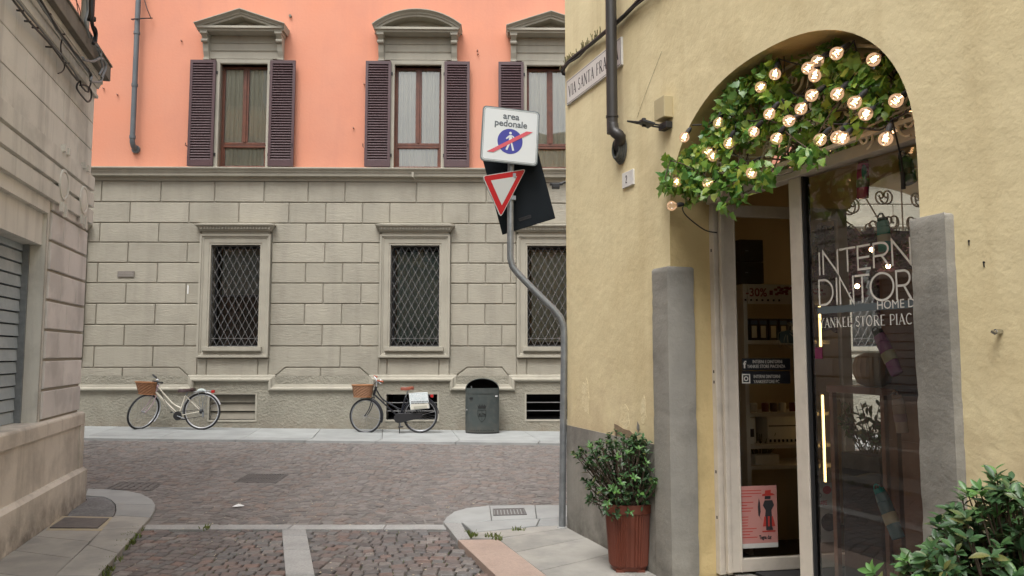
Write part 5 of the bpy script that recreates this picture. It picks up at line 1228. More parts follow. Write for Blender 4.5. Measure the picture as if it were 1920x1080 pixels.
# ================================================================== bicycles
def bike(label, yb, pts, cfg):
    """pts: measured pixel positions on the plane y = yb"""
    def Q(x, y, dy=0):
        r = ray(x, y); t = (yb + dy) / r[1]; return Vector((r[0] * t, yb + dy, CAM_H + r[2] * t))
    K = {k: Q(*v) for k, v in pts.items()}; rw = cfg['r']; gz = G(K['rear'].x, yb) + .035
    K['rear'].z = gz + rw; 
    root = thing('bicycle', (K['bb'].x, yb, gz), label, 'bicycle'); fm = cfg['frame']
    def wheel(c, steer, lean=0):
        X = Vector((math.cos(steer), -math.sin(steer), 0)); n = Vector((-math.sin(steer), -math.cos(steer), 0)) # n faces the viewer
        U = Vector((0, 0, 1)) * math.cos(lean) + n * math.sin(lean); M_ = basis(X, U, X.cross(U), c)
        m = MB(); m.torus(M_, rw - .017, .019, 44, 8); w_ = put('wheel', m, m_black, root, smooth=True)
        m = MB(); m.torus(M_, rw - .038, .011, 44, 6); put('rim', m, cfg['rim'], w_, smooth=True)
        m = MB(); m.tube([M_ @ Vector((0, 0, -.04)), M_ @ Vector((0, 0, .04))], .014, 8, raw=True)
        for k in range(28):
            a = 2 * math.pi * k / 28; m.tube([M_ @ Vector((.014 * math.cos(a + .8), .014 * math.sin(a + .8), .02 * (-1) ** k)), M_ @ Vector(((rw - .04) * math.cos(a), (rw - .04) * math.sin(a), 0))], .0016, 3, caps=False, raw=True)
        put('spokes', m, cfg['spoke'], w_); return M_, X
    Mr, _ = wheel(K['rear'], 0)
    fr_c = K['front'].copy(); fr_c.z = gz + rw - .012; fc = fr_c + Vector((0, cfg.get('fy', 0), 0)); Mf, Xf = wheel(fc, cfg['steer'], cfg.get('lean', 0))
    def T(a, b, r, mt=None, name='frame_tube', mids=(), sm=True, n=10):
        m = MB(); m.tube(smoothp([a, *mids, b], 5) if mids else [a, b], r, n, raw=True); return put(name, m, mt or fm, root, smooth=sm)
    ht, hb = K['htop'], K['hbot']
    T(ht, hb, .021, cfg.get('head', fm), 'head_tube'); T(hb + (ht - hb) * .15, K['bb'], cfg['dt'], name='down_tube'); T(hb + (ht - hb) * .8, K['seatlow'], .014, mids=[K['tt']], name='top_tube'); T(K['seattop'], K['bb'], .016, name='seat_tube')
    for sd in (-.05, .05):
        o = Vector((0, sd, 0)); T(K['seattop'] + o * .3, K['rear'] + o, .008, name='seat_stay'); T(K['bb'] + o * .5, K['rear'] + o, .009, name='chain_stay')
    nf = (Mf.to_3x3() @ Vector((0, 0, 1))); crown = hb + (hb - ht).normalized() * .03
    for sd in (-.05, .05):
        o = nf * sd; T(crown + o, fc + o, .010, cfg['fork'], 'fork', mids=[crown.lerp(fc, .55) + o + Vector((.025, 0, -.01))])
    T(crown - nf * .05, crown + nf * .05, .012, cfg['fork'], 'fork_crown')
    # mudguards
    def guard(M_, a0, a1, mt, wd=.028):
        m = MB(); n = 22; g = rw + .022; v = []
        for k in range(n + 1):
            a = R(a0 + (a1 - a0) * k / n)
            for q, (dz, dr) in enumerate(((-wd, -.012), (-wd * .6, 0), (0, .004), (wd * .6, 0), (wd, -.012))): v.append(M_ @ Vector(((g + dr) * math.cos(a), (g + dr) * math.sin(a), dz)))
        m.add(v, [(k * 5 + q, k * 5 + q + 1, k * 5 + q + 6, k * 5 + q + 5) for k in range(n) for q in range(4)]); put('mudguard', m, mt, root, smooth=True, recalc=False)
    guard(Mr, *cfg['rg'], cfg['gm']); guard(Mf, *cfg['fg'], cfg['gm'])
    T(Mf @ Vector((rw * math.cos(R(cfg['fg'][0] + 8)), rw * math.sin(R(cfg['fg'][0] + 8)), .03)), fc + nf * .05, .003, cfg['spoke'], 'guard_stay', n=5)
    T(Mr @ Vector((rw * math.cos(R(cfg['rg'][0] + 10)), rw * math.sin(R(cfg['rg'][0] + 10)), -.03)), K['rear'] + Vector((0, -.05, 0)), .003, cfg['spoke'], 'guard_stay', n=5)
    # saddle and post
    sd0, sd1, szz = K['sad0'], K['sad1'], 0
    T(K['seattop'], (sd0 * .4 + sd1 * .6) + Vector((0, 0, -.03)), .012, m_galv, 'seat_post')
    m = MB(); L_ = sd1 - sd0; rows = [(0, .022, .0), (.15, .03, .004), (.4, .045, .0), (.6, .085, .004), (.85, .105, .016), (1, .07, .012)]
    v = []; 
    for t, hw, dz in rows:
        c = sd0 + L_ * t + Vector((0, 0, dz))
        for q, (a, b) in enumerate(((-1, -.045), (-1, -.01), (-.6, .012), (0, .016), (.6, .012), (1, -.01), (1, -.045))): v.append(c + Vector((0, a * hw, b)))
    m.add(v, [(k * 7 + q, k * 7 + q + 1, k * 7 + q + 8, k * 7 + q + 7) for k in range(5) for q in range(6)] + [tuple(range(7)), tuple(range(41, 34, -1))] + [(k * 7 + 6, k * 7, k * 7 + 7, k * 7 + 13) for k in range(5)], raw=True)
    put('saddle', m, cfg['saddle'], root, smooth=True)
    # handlebar across the steering direction
    hc = K['stem']; T(ht, hc, .012, cfg['stemm'], 'stem')
    g0, g1 = K['grip0'], K['grip1']; far_, near_ = .26, -.26
    a = g0 + Vector((0, far_ * .75, 0)); b = g1 + Vector((0, near_ * .75, 0))
    T(a, b, .011, cfg['stemm'], 'handlebar', mids=[hc + Vector((-.0, .10, .01)), hc, hc + Vector((.0, -.10, .01))])
    for e, o in ((a, cfg['gd0']), (b, cfg['gd1'])): T(e, e + Vector(o), .017, cfg['grip'], 'grip'); T(e + Vector((0, 0, -.01)), e + Vector(o) * .9 + Vector((-.03, 0, -.045)), .006, m_galv, 'brake_lever', n=6)
    m = MB(); bq = hc + Vector((.10, -.12, .02)); m.lathe(Matrix.Translation(bq), [(0, .028), (.02, .024), (.03, .008), (.03, 0), (0, 0)], 12); put('bell', m, cfg['bell'], root, smooth=True)
    m = MB(); m.tube(smoothp([hc + Vector((0, -.1, 0)), hc + Vector((-.05, -.12, -.10)), crown + Vector((0, -.03, .05)), crown + Vector((.02, -.03, -.04))]), .004, 5, raw=True); m.tube(smoothp([hc + Vector((.02, .1, 0)), hc + Vector((-.07, .0, -.06)), ht + Vector((.02, -.03, -.08)), hb.lerp(K['bb'], .5) + Vector((0, -.03, .03)), K['bb'] + Vector((0, -.03, .03))]), .004, 5, raw=True)
    put('brake_cable', m, m_dark, root)
    # wicker basket
    bt, bb = K['bask_t0'], K['bask_t1']; c = (bt + bb) / 2; wt = (bb - bt).length / 2; hgt = K['bask_h'].z; hgt = c.z - hgt
    m = MB(); n = 28; rows = 9; v = []
    for j in range(rows + 1):
        t = j / rows; k = .80 + .20 * t
        for i in range(n):
            an = 2 * math.pi * i / n; ww = .004 * (1 if (i + j) % 2 else -1)
            v.append(Vector((c.x + (wt * k + ww) * math.cos(an) + cfg.get('btilt', 0) * (1 - t), c.y - .02 + (.155 * k + ww) * math.sin(an), c.z - hgt * (1 - t) + .012 * math.cos(an) * cfg.get('brim', 0))))
    m.add(v, [(j * n + i, j * n + (i + 1) % n, (j + 1) * n + (i + 1) % n, (j + 1) * n + i) for j in range(rows) for i in range(n)] + [tuple(range(n))], raw=True)
    bsk = put('basket', m, cfg['wick'], root, recalc=False)
    m = MB(); m.tube([v[rows * n + i] for i in range(n)] + [v[rows * n]], .010, 6, raw=True); m.tube([v[i] for i in range(n)] + [v[0]], .008, 6, raw=True); put('basket_rim', m, cfg['wick2'], bsk, smooth=True)
    T(crown + Vector((-.03, 0, .0)), Vector((c.x, c.y, c.z - hgt)), .007, m_dark, 'basket_bracket')
    # drive
    bbp = K['bb'] + Vector((0, -.05, 0)); Mb = basis(Vector((1, 0, 0)), Vector((0, 0, 1)), Vector((0, -1, 0)), bbp)
    m = MB(); m.lathe(Mb, [(0, .004), (.07, .004), (.085, .0), (.07, -.004), (0, -.004)], 24); put('chainring', m, m_dark, root)
    ca = R(cfg['crank'])
    for sg in (1, -1):
        e = bbp + Vector((math.cos(ca) * .165 * sg, -.02 if sg > 0 else .13, math.sin(ca) * .165 * sg)); s_ = bbp + Vector((0, -.02 if sg > 0 else .13, 0)); T(s_, e, .009, m_galv, 'crank'); m = MB(); m.box(e.x - .045, e.x + .045, e.y - (.09 if sg > 0 else 0), e.y + (0 if sg > 0 else .09), e.z - .011, e.z + .011); put('pedal', m, m_dark, root, bevel=.004)
    m = MB(); rc = K['rear'] + Vector((0, -.05, 0))
    if cfg['case']:
        pts_ = arcp(0, 0, .095, .095, 70, 290, 12); P = [bbp + Vector((x, 0, z)) for x, z in pts_]; P += [rc + Vector((.05 * math.cos(R(a)), 0, .05 * math.sin(R(a)))) for a in (-90, -45, 0, 45, 90)]
        m.prism(P, (0, -.03, 0)); put('chain_case', m, m_dark, root, bevel=.008)
    else:
        m.tube([bbp + Vector((0, 0, .08)), rc + Vector((0, 0, .035))], .005, 5, raw=True); m.tube([bbp + Vector((0, 0, -.08)), rc + Vector((.05, 0, -.09)), rc + Vector((.03, 0, -.03))], .005, 5, raw=True); m.lathe(basis(Vector((1, 0, 0)), Vector((0, 0, 1)), Vector((0, -1, 0)), rc), [(0, .01), (.03, .01), (.045, -.01), (0, -.01)], 16); put('chain', m, m_dark, root)
        m = MB(); q = rc + Vector((.04, 0, -.06)); m.box(q.x - .015, q.x + .015, q.y - .01, q.y + .01, q.z - .05, q.z + .05); put('derailleur', m, m_galv, root)
    # rack and rear lamp
    r0, r1 = K['rack0'], K['rack1']; m = MB()
    for sd in (-.05, 0, .05): m.tube([r0 + Vector((0, sd, 0)), r1 + Vector((0, sd, 0))], .006, 6, raw=True)
    for sd in (-.06, .06):
        for t in (.35, .8): m.tube([r0.lerp(r1, t) + Vector((0, sd, 0)), K['rear'] + Vector((0, sd, 0))], .005, 6, raw=True)
    put('rear_rack', m, cfg['rackm'], root)
    m = MB(); q = r1 + Vector((.02, 0, -.02)); m.box(q.x - .02, q.x + .035, q.y - .035, q.y + .035, q.z - .025, q.z + .03); put('rear_light', m, pl('red_lens', (.45, .02, .02), .25), root, bevel=.008)
    if cfg.get('stand'):
        T(K['bb'] + Vector((.0, -.03, -.05)), Vector((K['bb'].x + .02, yb - .1, gz)), .010, m_dark, 'kickstand')
    return root, K
O1 = lambda x, y: (220 + x / 8.309, 690 + y / 8.309); O2 = lambda x, y: (640 + x / 8.309, 690 + y / 8.309)
m_bw = mat('cream_bike_paint', (.66, .62, .52), rough=.3, coat=.3); m_bl = mat('lilac_bike_paint', (.60, .45, .50), rough=.3, coat=.3); m_bk = mat('navy_black_paint', (.012, .014, .022), rough=.3, coat=.3)
m_alu = pl('aluminium_rim', (.62, .63, .65), .3, metal=.5); m_sp = pl('spoke_steel', (.35, .35, .36), .35, metal=.6)
m_wick = mat('wicker', (.30, .135, .055), (.18, .075, .03), ns=70, rough=.6, stretch=(1, 1, 3), bump=.004, bs=60); m_wick1 = mat('wicker_pale', (.36, .19, .10), (.20, .095, .048), ns=70, rough=.6, stretch=(1, 1, 3), bump=.004, bs=60); m_wickr = mat('wicker_rim', (.34, .15, .06), rough=.6)
yb1, yb2 = 14.92, 14.86
b1, K1 = bike('white and lilac city bicycle with turned front wheel and wicker basket against the grey wall', yb1,
     dict(front=O1(405, 700), rear=O1(1320, 675), bb=O1(955, 742), htop=O1(640, 262), hbot=O1(588, 398), seattop=O1(1065, 430), seatlow=O1(988, 620), tt=O1(850, 540), sad0=O1(952, 345), sad1=O1(1200, 335), stem=O1(590, 205), grip0=O1(530, 150), grip1=O1(700, 215), bask_t0=O1(300, 205), bask_t1=O1(615, 240), bask_h=O1(450, 405), rack0=O1(1180, 372), rack1=O1(1470, 352)),
     dict(r=.355, frame=m_bw, head=m_bl, fork=m_bl, dt=.024, rim=m_alu, spoke=m_sp, steer=R(-66), lean=R(16), rg=(20, 190), fg=(-35, 95), gm=m_alu, saddle=pl('brown_saddle', (.045, .022, .022), .4), stemm=m_dark, grip=pl('black_grip', (.02, .02, .02), .6), bell=m_alu, wick=m_wick, wick2=m_wickr, crank=-20, case=False, rackm=m_galv, gd0=(-.08, .03, .05), gd1=(.12, -.06, -.01), btilt=.03, brim=-1))
m = MB(); q = K1['rack0'].lerp(K1['rack1'], .45); m.hexa([(q.x - .08, q.y - .05, q.z + .01), (q.x + .08, q.y - .05, q.z + .01), (q.x + .08, q.y + .05, q.z + .01), (q.x - .08, q.y + .05, q.z + .01), (q.x - .04, q.y - .04, q.z + .05), (q.x + .03, q.y - .04, q.z + .055), (q.x + .03, q.y + .04, q.z + .05), (q.x - .04, q.y + .04, q.z + .05)])
tag(put('plastic_bag', m, pl('pale_plastic', (.6, .68, .66), .4), bevel=.01), 'small pale plastic bundle clamped on the rack of the white bicycle', 'bag')
b2, K2 = bike('black classic bicycle with tan saddle, wicker basket and pannier against the grey wall', yb2,
     dict(front=O2(380, 745), rear=O2(1230, 740), bb=O2(905, 775), htop=O2(545, 290), hbot=O2(505, 430), seattop=O2(1000, 455), seatlow=O2(905, 640), tt=O2(650, 490), sad0=O2(925, 312), sad1=O2(1128, 310), stem=O2(548, 215), grip0=O2(480, 130), grip1=O2(590, 190), bask_t0=O2(168, 262), bask_t1=O2(508, 266), bask_h=O2(330, 448), rack0=O2(1060, 400), rack1=O2(1390, 420)),
     dict(r=.335, frame=m_bk, fork=m_bk, dt=.016, rim=pl('grey_rim', (.30, .31, .33), .35, metal=.4), spoke=m_sp, steer=R(14), rg=(5, 185), fg=(-20, 110), gm=m_bk, saddle=pl('tan_saddle', (.22, .06, .035), .4), stemm=m_alu, grip=pl('tan_grip', (.36, .09, .04), .5), bell=m_alu, wick=m_wick1, wick2=m_wickr, crank=-75, case=True, rackm=m_dark, gd0=(.07, -.02, -.02), gd1=(.12, -.05, -.02), stand=True))
# pannier bag
pn = thing('pannier_bag', K2['rack0'] + Vector((.1, -.12, -.2)), 'white dotted pannier bag with a beige flap hung over the black bicycle rear wheel', 'bag')
def Q2(x, y, dy): 
    r = ray(*O2(x, y)); t = (yb2 + dy) / r[1]; return Vector((r[0] * t, yb2 + dy, CAM_H + r[2] * t))
P = [Q2(1075, 655, -.13), Q2(1372, 630, -.13), Q2(1345, 395, -.10), Q2(1050, 405, -.10)]
m = MB(); m.prism(P, (0, .07, 0)); put('bag_body', m, mat('white_oilcloth', (.72, .74, .74), (.42, .50, .52), ns=110, contrast=2.5, rough=.5), pn, bevel=.012)
m = MB(); P = [Q2(1082, 650, -.137), Q2(1366, 627, -.137), Q2(1358, 545, -.134), Q2(1078, 560, -.134)]; m.prism(P, (0, -.004, 0)); put('lower_panel', m, pl('cream_cloth', (.60, .58, .50), .7), pn)
m = MB(); P = [Q2(1130, 635, -.143), Q2(1335, 618, -.143), Q2(1330, 580, -.142), Q2(1126, 600, -.142)]; m.prism(P, (0, -.003, 0)); put('pocket', m, pl('beige_pocket', (.42, .41, .34), .7), pn)
m = MB()
for r_ in range(2):
    x = 1090
    while x < 1350: w2 = rnd.uniform(6, 20); yy = 520 + r_ * 26 + (x - 1090) * -.03; m.prism([Q2(x, yy + 16, -.1375), Q2(x + w2, yy + 16, -.1375), Q2(x + w2, yy, -.1365), Q2(x, yy, -.1365)], (0, -.001, 0)); x += w2 + rnd.uniform(4, 10)
put('printed_band', m, m_dark, pn, kind='stuff')
m = MB(); P = [Q2(1345, 395, -.10), Q2(1050, 405, -.10), Q2(1050, 395, .06), Q2(1345, 385, .06)]; m.prism(P, (0, 0, .012)); put('top_flap', m, MATS['white_oilcloth'], pn, bevel=.01)

# ================================================================== litter bin
bn_ = thing('litter_bin', gpt(904, 809, .0), 'dark grey green litter bin with arched opening and a stamped city crest', 'litter bin')
yb = 14.98
def QB(x, y, dy=0):
    r = ray(x, y); t = (yb + dy) / r[1]; return Vector((r[0] * t, yb + dy, CAM_H + r[2] * t))
m_bin = mat('bin_paint', (.055, .068, .065), (.045, .055, .054), ns=5, rough=.5, stain=.3, ss=8, stc=(.10, .10, .09), lowdirt=(-.1, .25, (.10, .09, .07)))
bl, br = QB(872.5, 800, 0), QB(935.5, 800, 0); zb_ = G(-.6, yb) + .03; zr = QB(900, 728.5).z; zt_ = QB(904, 709.5).z; hw = (br.x - bl.x) / 2; cx = (bl.x + br.x) / 2
# body: bowed front, flat back
def bow(n=14, dep=.17, k=1.0, off=0): return [(cx - hw * k + 2 * hw * k * i / n, yb + .02 - dep * (1 - ((2 * i / n) - 1) ** 2) ** .55 - off) for i in range(n + 1)]
m = MB(); f = bow(); n = len(f)
m.add([(x, y, zb_ + .03) for x, y in f] + [(x, y, zr) for x, y in f], [(i, i + 1, n + i + 1, n + i) for i in range(n - 1)]); m.add([(f[0][0], yb + .26, zb_ + .03), (f[0][0], f[0][1], zb_ + .03), (f[0][0], f[0][1], zr), (f[0][0], yb + .26, zr), (f[-1][0], f[-1][1], zb_ + .03), (f[-1][0], yb + .26, zb_ + .03), (f[-1][0], yb + .26, zr), (f[-1][0], f[-1][1], zr)], [(0, 1, 2, 3), (4, 5, 6, 7), (0, 3, 6, 5)])
body = put('body', m, m_bin, bn_, smooth=True, recalc=False)
m = MB(); f2 = bow(14, .175, 1.01, .004); m.add([(x, y, zr - .09) for x, y in f2] + [(x, y, zr + .012) for x, y in f2] + [(x, y + .02, zr + .012) for x, y in f2], [(i, i + 1, n + i + 1, n + i) for i in range(n - 1)] + [(n + i, n + i + 1, 2 * n + i + 1, 2 * n + i) for i in range(n - 1)]); put('collar', m, m_bin, bn_, smooth=True, recalc=False)
m = MB(); f3 = bow(14, .165, .99); m.prism([(x, y, zb_ - .0) for x, y in f3] + [(cx + hw, yb + .26, zb_), (cx - hw, yb + .26, zb_)], (0, 0, .035)); put('base', m, m_dark, bn_)
# arched hood: back panel and rim
ar_ = [(cx + hw * math.cos(a), zr + (zt_ - zr) * math.sin(a)) for a in [math.pi * k / 24 for k in range(25)]]
m = MB(); m.prism([(x, yb + .24, z) for x, z in ar_], (0, .02, 0)); put('hood_back', m, m_void, bn_)
m = MB()
yo = yb - .03
m.add([(x, yo, z) for x, z in ar_] + [(x, yb + .26, z) for x, z in ar_] + [(cx + (x - cx) * .965, yo, zr + (z - zr) * .95) for x, z in ar_] + [(cx + (x - cx) * .965, yb + .24, zr + (z - zr) * .95) for x, z in ar_], [(i, i + 1, 25 + i + 1, 25 + i) for i in range(24)] + [(50 + i, 50 + i + 1, 75 + i + 1, 75 + i) for i in range(24)] + [(i, i + 1, 50 + i + 1, 50 + i) for i in range(24)])
put('hood', m, m_bin, bn_, smooth=True)
m = MB(); q = QB(884, 726, -.02); m.box(q.x - .01, q.x + .01, yb - .03, yb, zr - .01, zr + .05); put('latch', m, m_galv, bn_)
q = QB(931, 742.5, -.05); m = MB(); m.box(q.x - .025, q.x + .02, yb - .105, yb - .06, q.z - .01, q.z + .008); put('sticker', m, pl('white_label', (.7, .7, .7), .5), bn_)
q = QB(875, 768, -.05); m = MB(); m.lathe(Matrix.Translation((bl.x + .03, yb - .06, q.z)), [(0, .012), (.012, .008), (.012, -.012), (0, -.012)], 8); put('lock', m, pl('lock_chrome', (.7, .7, .7), .2, metal=.6), bn_)
m_stamp = pl('stamped_black', (.012, .014, .014), .6)
yf = yb - .155
def crest(pts): m = MB(); m.prism([(cx + x, yf, zr + z) for x, z in pts], (0, .012, 0)); put('crest', m, m_stamp, bn_)
cz = -.30
crest([(-.07, cz - .07), (-.085, cz), (-.062, cz - .03), (-.05, cz + .015), (-.03, cz - .03), (-.018, cz + .02), (0, cz - .03), (.018, cz + .02), (.03, cz - .03), (.05, cz + .015), (.062, cz - .03), (.085, cz), (.07, cz - .07)])
sh_ = [(-.08, cz - .10), (.08, cz - .10), (.08, cz - .20), (.06, cz - .27), (.03, cz - .31), (0, cz - .335), (-.03, cz - .31), (-.06, cz - .27), (-.08, cz - .20)]
m = MB(); k_ = len(sh_); m.add([(cx + x, yf - .001, zr + z) for x, z in sh_] + [(cx + x * .9, yf - .001, zr + cz - .2 + (z - cz + .2) * .92) for x, z in sh_], [(i, (i + 1) % k_, k_ + (i + 1) % k_, k_ + i) for i in range(k_)]); m.box(cx - .003, cx + .003, yf - .001, yf + .01, zr + cz - .32, zr + cz - .1); m.box(cx - .08, cx + .08, yf - .001, yf + .01, zr + cz - .215, zr + cz - .21); m.box(cx - .055, cx - .025, yf - .001, yf + .01, zr + cz - .20, zr + cz - .165); m.hexa([(cx + .01, yf - .001, zr + cz - .17), (cx + .07, yf - .001, zr + cz - .20), (cx + .07, yf + .01, zr + cz - .20), (cx + .01, yf + .01, zr + cz - .17), (cx + .01, yf - .001, zr + cz - .155), (cx + .07, yf - .001, zr + cz - .182), (cx + .07, yf + .01, zr + cz - .182), (cx + .01, yf + .01, zr + cz - .155)]); put('crest', m, m_stamp, bn_, recalc=False)
text_mesh('COMUNE DI PIACENZA', .036, basis(Vector((1, 0, 0)), Vector((0, 0, 1)), Vector((0, -1, 0)), Vector((cx - .0, yf - .004, zr - .80))), m_stamp, bn_, align='CENTER', sx=1.25)
m = MB(); m.box(cx - .24, cx - .17, yf + .03, yf + .04, zr - .20, zr - .16); put('sticker', m, m_stamp, bn_)

# ================================================================== leaves
def leaf_mesh(name, outline, mt, fold=.25, curl=.15):
    """outline of half a leaf [(t along, w half width)], folded on the midrib; y is length"""
    v = []; f = []
    n = len(outline)
    for t, w_ in outline: v.append((0, t, -curl * t * t))
    for sg in (-1, 1):
        b = len(v)
        for t, w_ in outline: v.append((sg * w_, t, abs(w_) * fold - curl * t * t))
        for i in range(n - 1): f.append((i, i + 1, b + i + 1, b + i) if sg < 0 else (b + i, b + i + 1, i + 1, i))
    me = bpy.data.meshes.new(name); me.from_pydata(v, [], f); me.materials.append(mt); me.polygons.foreach_set('use_smooth', [True] * len(f)); return me
def leaf_mat(name, cols, rough=.38, trans=.25):
    m = mat(name, (.1, .1, .1), ns=20, rough=rough, rand=cols, spec=.5); b = m.node_tree.nodes['Principled BSDF']
    lk = [l for l in m.node_tree.links if l.to_socket == b.inputs['Base Color']][0].from_socket
    N = m.node_tree.nodes; tr = N.new('ShaderNodeBsdfTranslucent'); mx = N.new('ShaderNodeMixShader'); mx.inputs[0].default_value = trans
    m.node_tree.links.new(lk, tr.inputs[0]); o = [n for n in N if n.type == 'OUTPUT_MATERIAL'][0]
    m.node_tree.links.new(b.outputs[0], mx.inputs[1]); m.node_tree.links.new(tr.outputs[0], mx.inputs[2]); m.node_tree.links.new(mx.outputs[0], o.inputs[0]); return m
m_shrub = leaf_mat('glossy_shrub_leaf', [(.04, .095, .038), (.06, .14, .046), (.045, .105, .045), (.09, .19, .06), (.035, .09, .035), (.06, .13, .055), (.17, .17, .05)], .42, .18)
m_shrubn = leaf_mat('young_shrub_leaf', [(.11, .25, .06), (.15, .31, .08), (.10, .23, .08), (.14, .29, .07)], .35, .25)
m_ivy = leaf_mat('ivy_leaf', [(.10, .25, .05), (.17, .36, .06), (.08, .20, .05), (.28, .46, .07), (.13, .30, .06), (.35, .48, .07), (.09, .25, .08), (.50, .54, .10)], .35, .4)
m_bark = mat('stem_bark', (.10, .07, .05), (.06, .045, .03), ns=20, rough=.9)
sh_leaf = leaf_mesh('shrub_leaf', [(0, .01), (.12, .10), (.35, .19), (.6, .205), (.82, .12), (1, .0)], m_shrub, .35, .2)
sh_leafn = leaf_mesh('young_leaf', [(0, .01), (.12, .10), (.35, .18), (.6, .19), (.82, .11), (1, .0)], m_shrubn, .35, .1)
iv_leaf = leaf_mesh('ivy_leaf', [(0, .0), (-.12, .22), (.02, .52), (.22, .36), (.48, .40), (.62, .22), (1, .0)], m_ivy, .12, .18)
def orient(p, d, nrm, L):
    d = d.normalized(); x = d.cross(nrm); x = x.normalized() if x.length > 1e-4 else Vector((1, 0, 0)); z = x.cross(d)
    return basis(x * L, d * L, z * L, p)
def place_leaves(root, lst, base_z=None):
    """lst: (matrix, mesh); 300 that show largest as objects, the rest as one part per kind"""
    lst.sort(key=lambda t: t[0].translation.y - .3 * (t[1] is sh_leafn) + rnd.uniform(0, .15))
    lst_a = lst[:300] if len(lst) > 300 else lst; rest = lst[len(lst_a):]
    for M_, me in lst_a: inst('leaf', me, M_, root)
    by = {}
    for M_, me in rest: by.setdefault(me.name, (me, []))[1].append(M_)
    for k, (me, Ms) in by.items():
        V = [v.co.copy() for v in me.vertices]; F = [tuple(p.vertices) for p in me.polygons]; q = MB()
        for M_ in Ms: q.add([M_ @ v for v in V], F)
        put('foliage', q, me.materials[0], root, smooth=True, recalc=False, kind='stuff')
def rv(): 
    while True:
        v = Vector((rnd.uniform(-1, 1), rnd.uniform(-1, 1), rnd.uniform(-1, 1)))
        if .1 < v.length < 1: return v.normalized()
def shrub(root, base, tips, L, young=.2, whorl=7, mid=5):
    lst = []; m = MB()
    for tip, yg in tips:
        a = base + Vector((rnd.uniform(-.05, .05), rnd.uniform(-.05, .05), 0)); md = a.lerp(tip, .5) + Vector((rnd.uniform(-.04, .04), rnd.uniform(-.04, .04), -.02)); P = smoothp([a, md, tip], 5)
        m.tube(P, .006, 5, raw=True, taper=.35); ax = (tip - md).normalized(); me = sh_leafn if yg else sh_leaf
        for k in range(whorl):
            an = k * 2.4 + rnd.random(); side = ax.cross(Vector((.3, .2, .9))).normalized(); d = (Matrix.Rotation(an, 3, ax) @ side) * rnd.uniform(.7, 1) + ax * rnd.uniform(.1, .9) + Vector((0, 0, .15)); lst.append((orient(tip + ax * rnd.uniform(-.02, .01), d, ax + rv() * .3, L * rnd.uniform(.65, 1.1) * (.9 if yg else 1)), me))
        for k in range(mid):
            t = rnd.uniform(.62, .97); p = P[min(int(t * (len(P) - 1)), len(P) - 1)] + rv() * .012; d = rv() + ax * .4 + Vector((0, 0, .1)); lst.append((orient(p, d, ax + rv() * .5, L * rnd.uniform(.6, 1)), sh_leaf))
    put('stems', m, m_bark, root, smooth=True); place_leaves(root, lst)
# planter by the corner
m_terra = mat('terracotta_plastic', (.165, .043, .023), (.13, .036, .021), ns=5, rough=.5, stain=.15, ss=6)
def planter(root, c, w_, d_, h, wt, name='pot'):
    m = MB(); n = 48
    def ring(k, z, rib): 
        out = []
        for i in range(n * 2):
            a = math.pi * i / n; r_ = 1 + (rib if (i % 2) else -rib); sx = math.copysign(abs(math.cos(a)) ** .7, math.cos(a)); sy = math.copysign(abs(math.sin(a)) ** .7, math.sin(a)); out.append((c.x + w_ / 2 * k * sx * r_, c.y + d_ / 2 * k * sy * r_, c.z + z))
        return out
    rings = [ring(.70, .0, 0), ring(.74, .02, .0), ring(.80, .035, .026), ring(.93, h - .07, .026), ring(.95, h - .065, 0), ring(1.0, h - .06, 0), ring(1.02, h, 0), ring(.95, h, 0), ring(.93, h - .05, 0)]
    k = n * 2
    for r_ in rings: m.v += [Vector(p) for p in r_]
    for j in range(len(rings) - 1):
        for i in range(k): m.f.append((j * k + i, j * k + (i + 1) % k, (j + 1) * k + (i + 1) % k, (j + 1) * k + i))
    m.f.append(tuple(range(k))); put(name, m, m_terra, root)
    m = MB(); m.poly([(x, y, z) for x, y, z in ring(.93, h - .05, 0)]); put('soil', m, mat('soil', (.04, .028, .02), (.07, .05, .035), ns=40, rough=1), root, recalc=False)
pc = gpt(1181, 1066, .05); pc = Vector((pc.x + .0, pc.y + .06, .04)); sc_ = pc.y / FPX
pt = thing('potted_shrub', pc, 'glossy green shrub in a ribbed terracotta pot at the foot of the yellow wall', 'plant')
Hp = 118 * sc_
planter(pt, pc, 86 * sc_, 76 * sc_, Hp, .3)
m = MB(); 
for a in (-1, 1):
    m = MB(); m.box(pc.x + a * .07 - .03, pc.x + a * .07 + .03, pc.y - .10, pc.y - .04, .0, .05); put('pot_foot', m, m_terra, pt)
tips = []
def PX(x, y, Y): r = ray(x, y); t = Y / r[1]; return Vector((r[0] * t, Y, CAM_H + r[2] * t))
blobs = [(1165, 880, 62, 60, 52), (1120, 850, 35, 25, 26), (1200, 840, 35, 28, 26), (1160, 825, 25, 14, 12), (1095, 852, 18, 10, 8), (1225, 890, 24, 22, 12), (1185, 930, 40, 24, 22), (1108, 905, 12, 12, 5), (1112, 935, 14, 10, 6), (1150, 960, 25, 8, 7), (1240, 905, 12, 12, 5)]
for (x, y, rx, ry, n) in blobs:
    for _ in range(n):
        a = rnd.uniform(0, 6.28); q = math.sqrt(rnd.random()); dd = rnd.uniform(-.26, .16) * (1 - .5 * q)
        xx, yy = x + rx * q * math.cos(a), y + ry * q * math.sin(a); T_ = PX(xx, yy, pc.y + dd)
        w_ = (T_ - RW.o).dot(RW.n)
        if w_ < .03: T_ += RW.n * (.05 - w_)
        tips.append((T_, rnd.random() < .09 and dd < 0))
for (x, y) in ((1198, 842), (1178, 850), (1160, 858), (1212, 870), (1165, 905), (1190, 895), (1155, 922), (1140, 945), (1225, 905), (1235, 898), (1108, 838), (1148, 915), (1200, 925), (1182, 960), (1237, 905)): tips.append((PX(x, y, pc.y - .25), True))
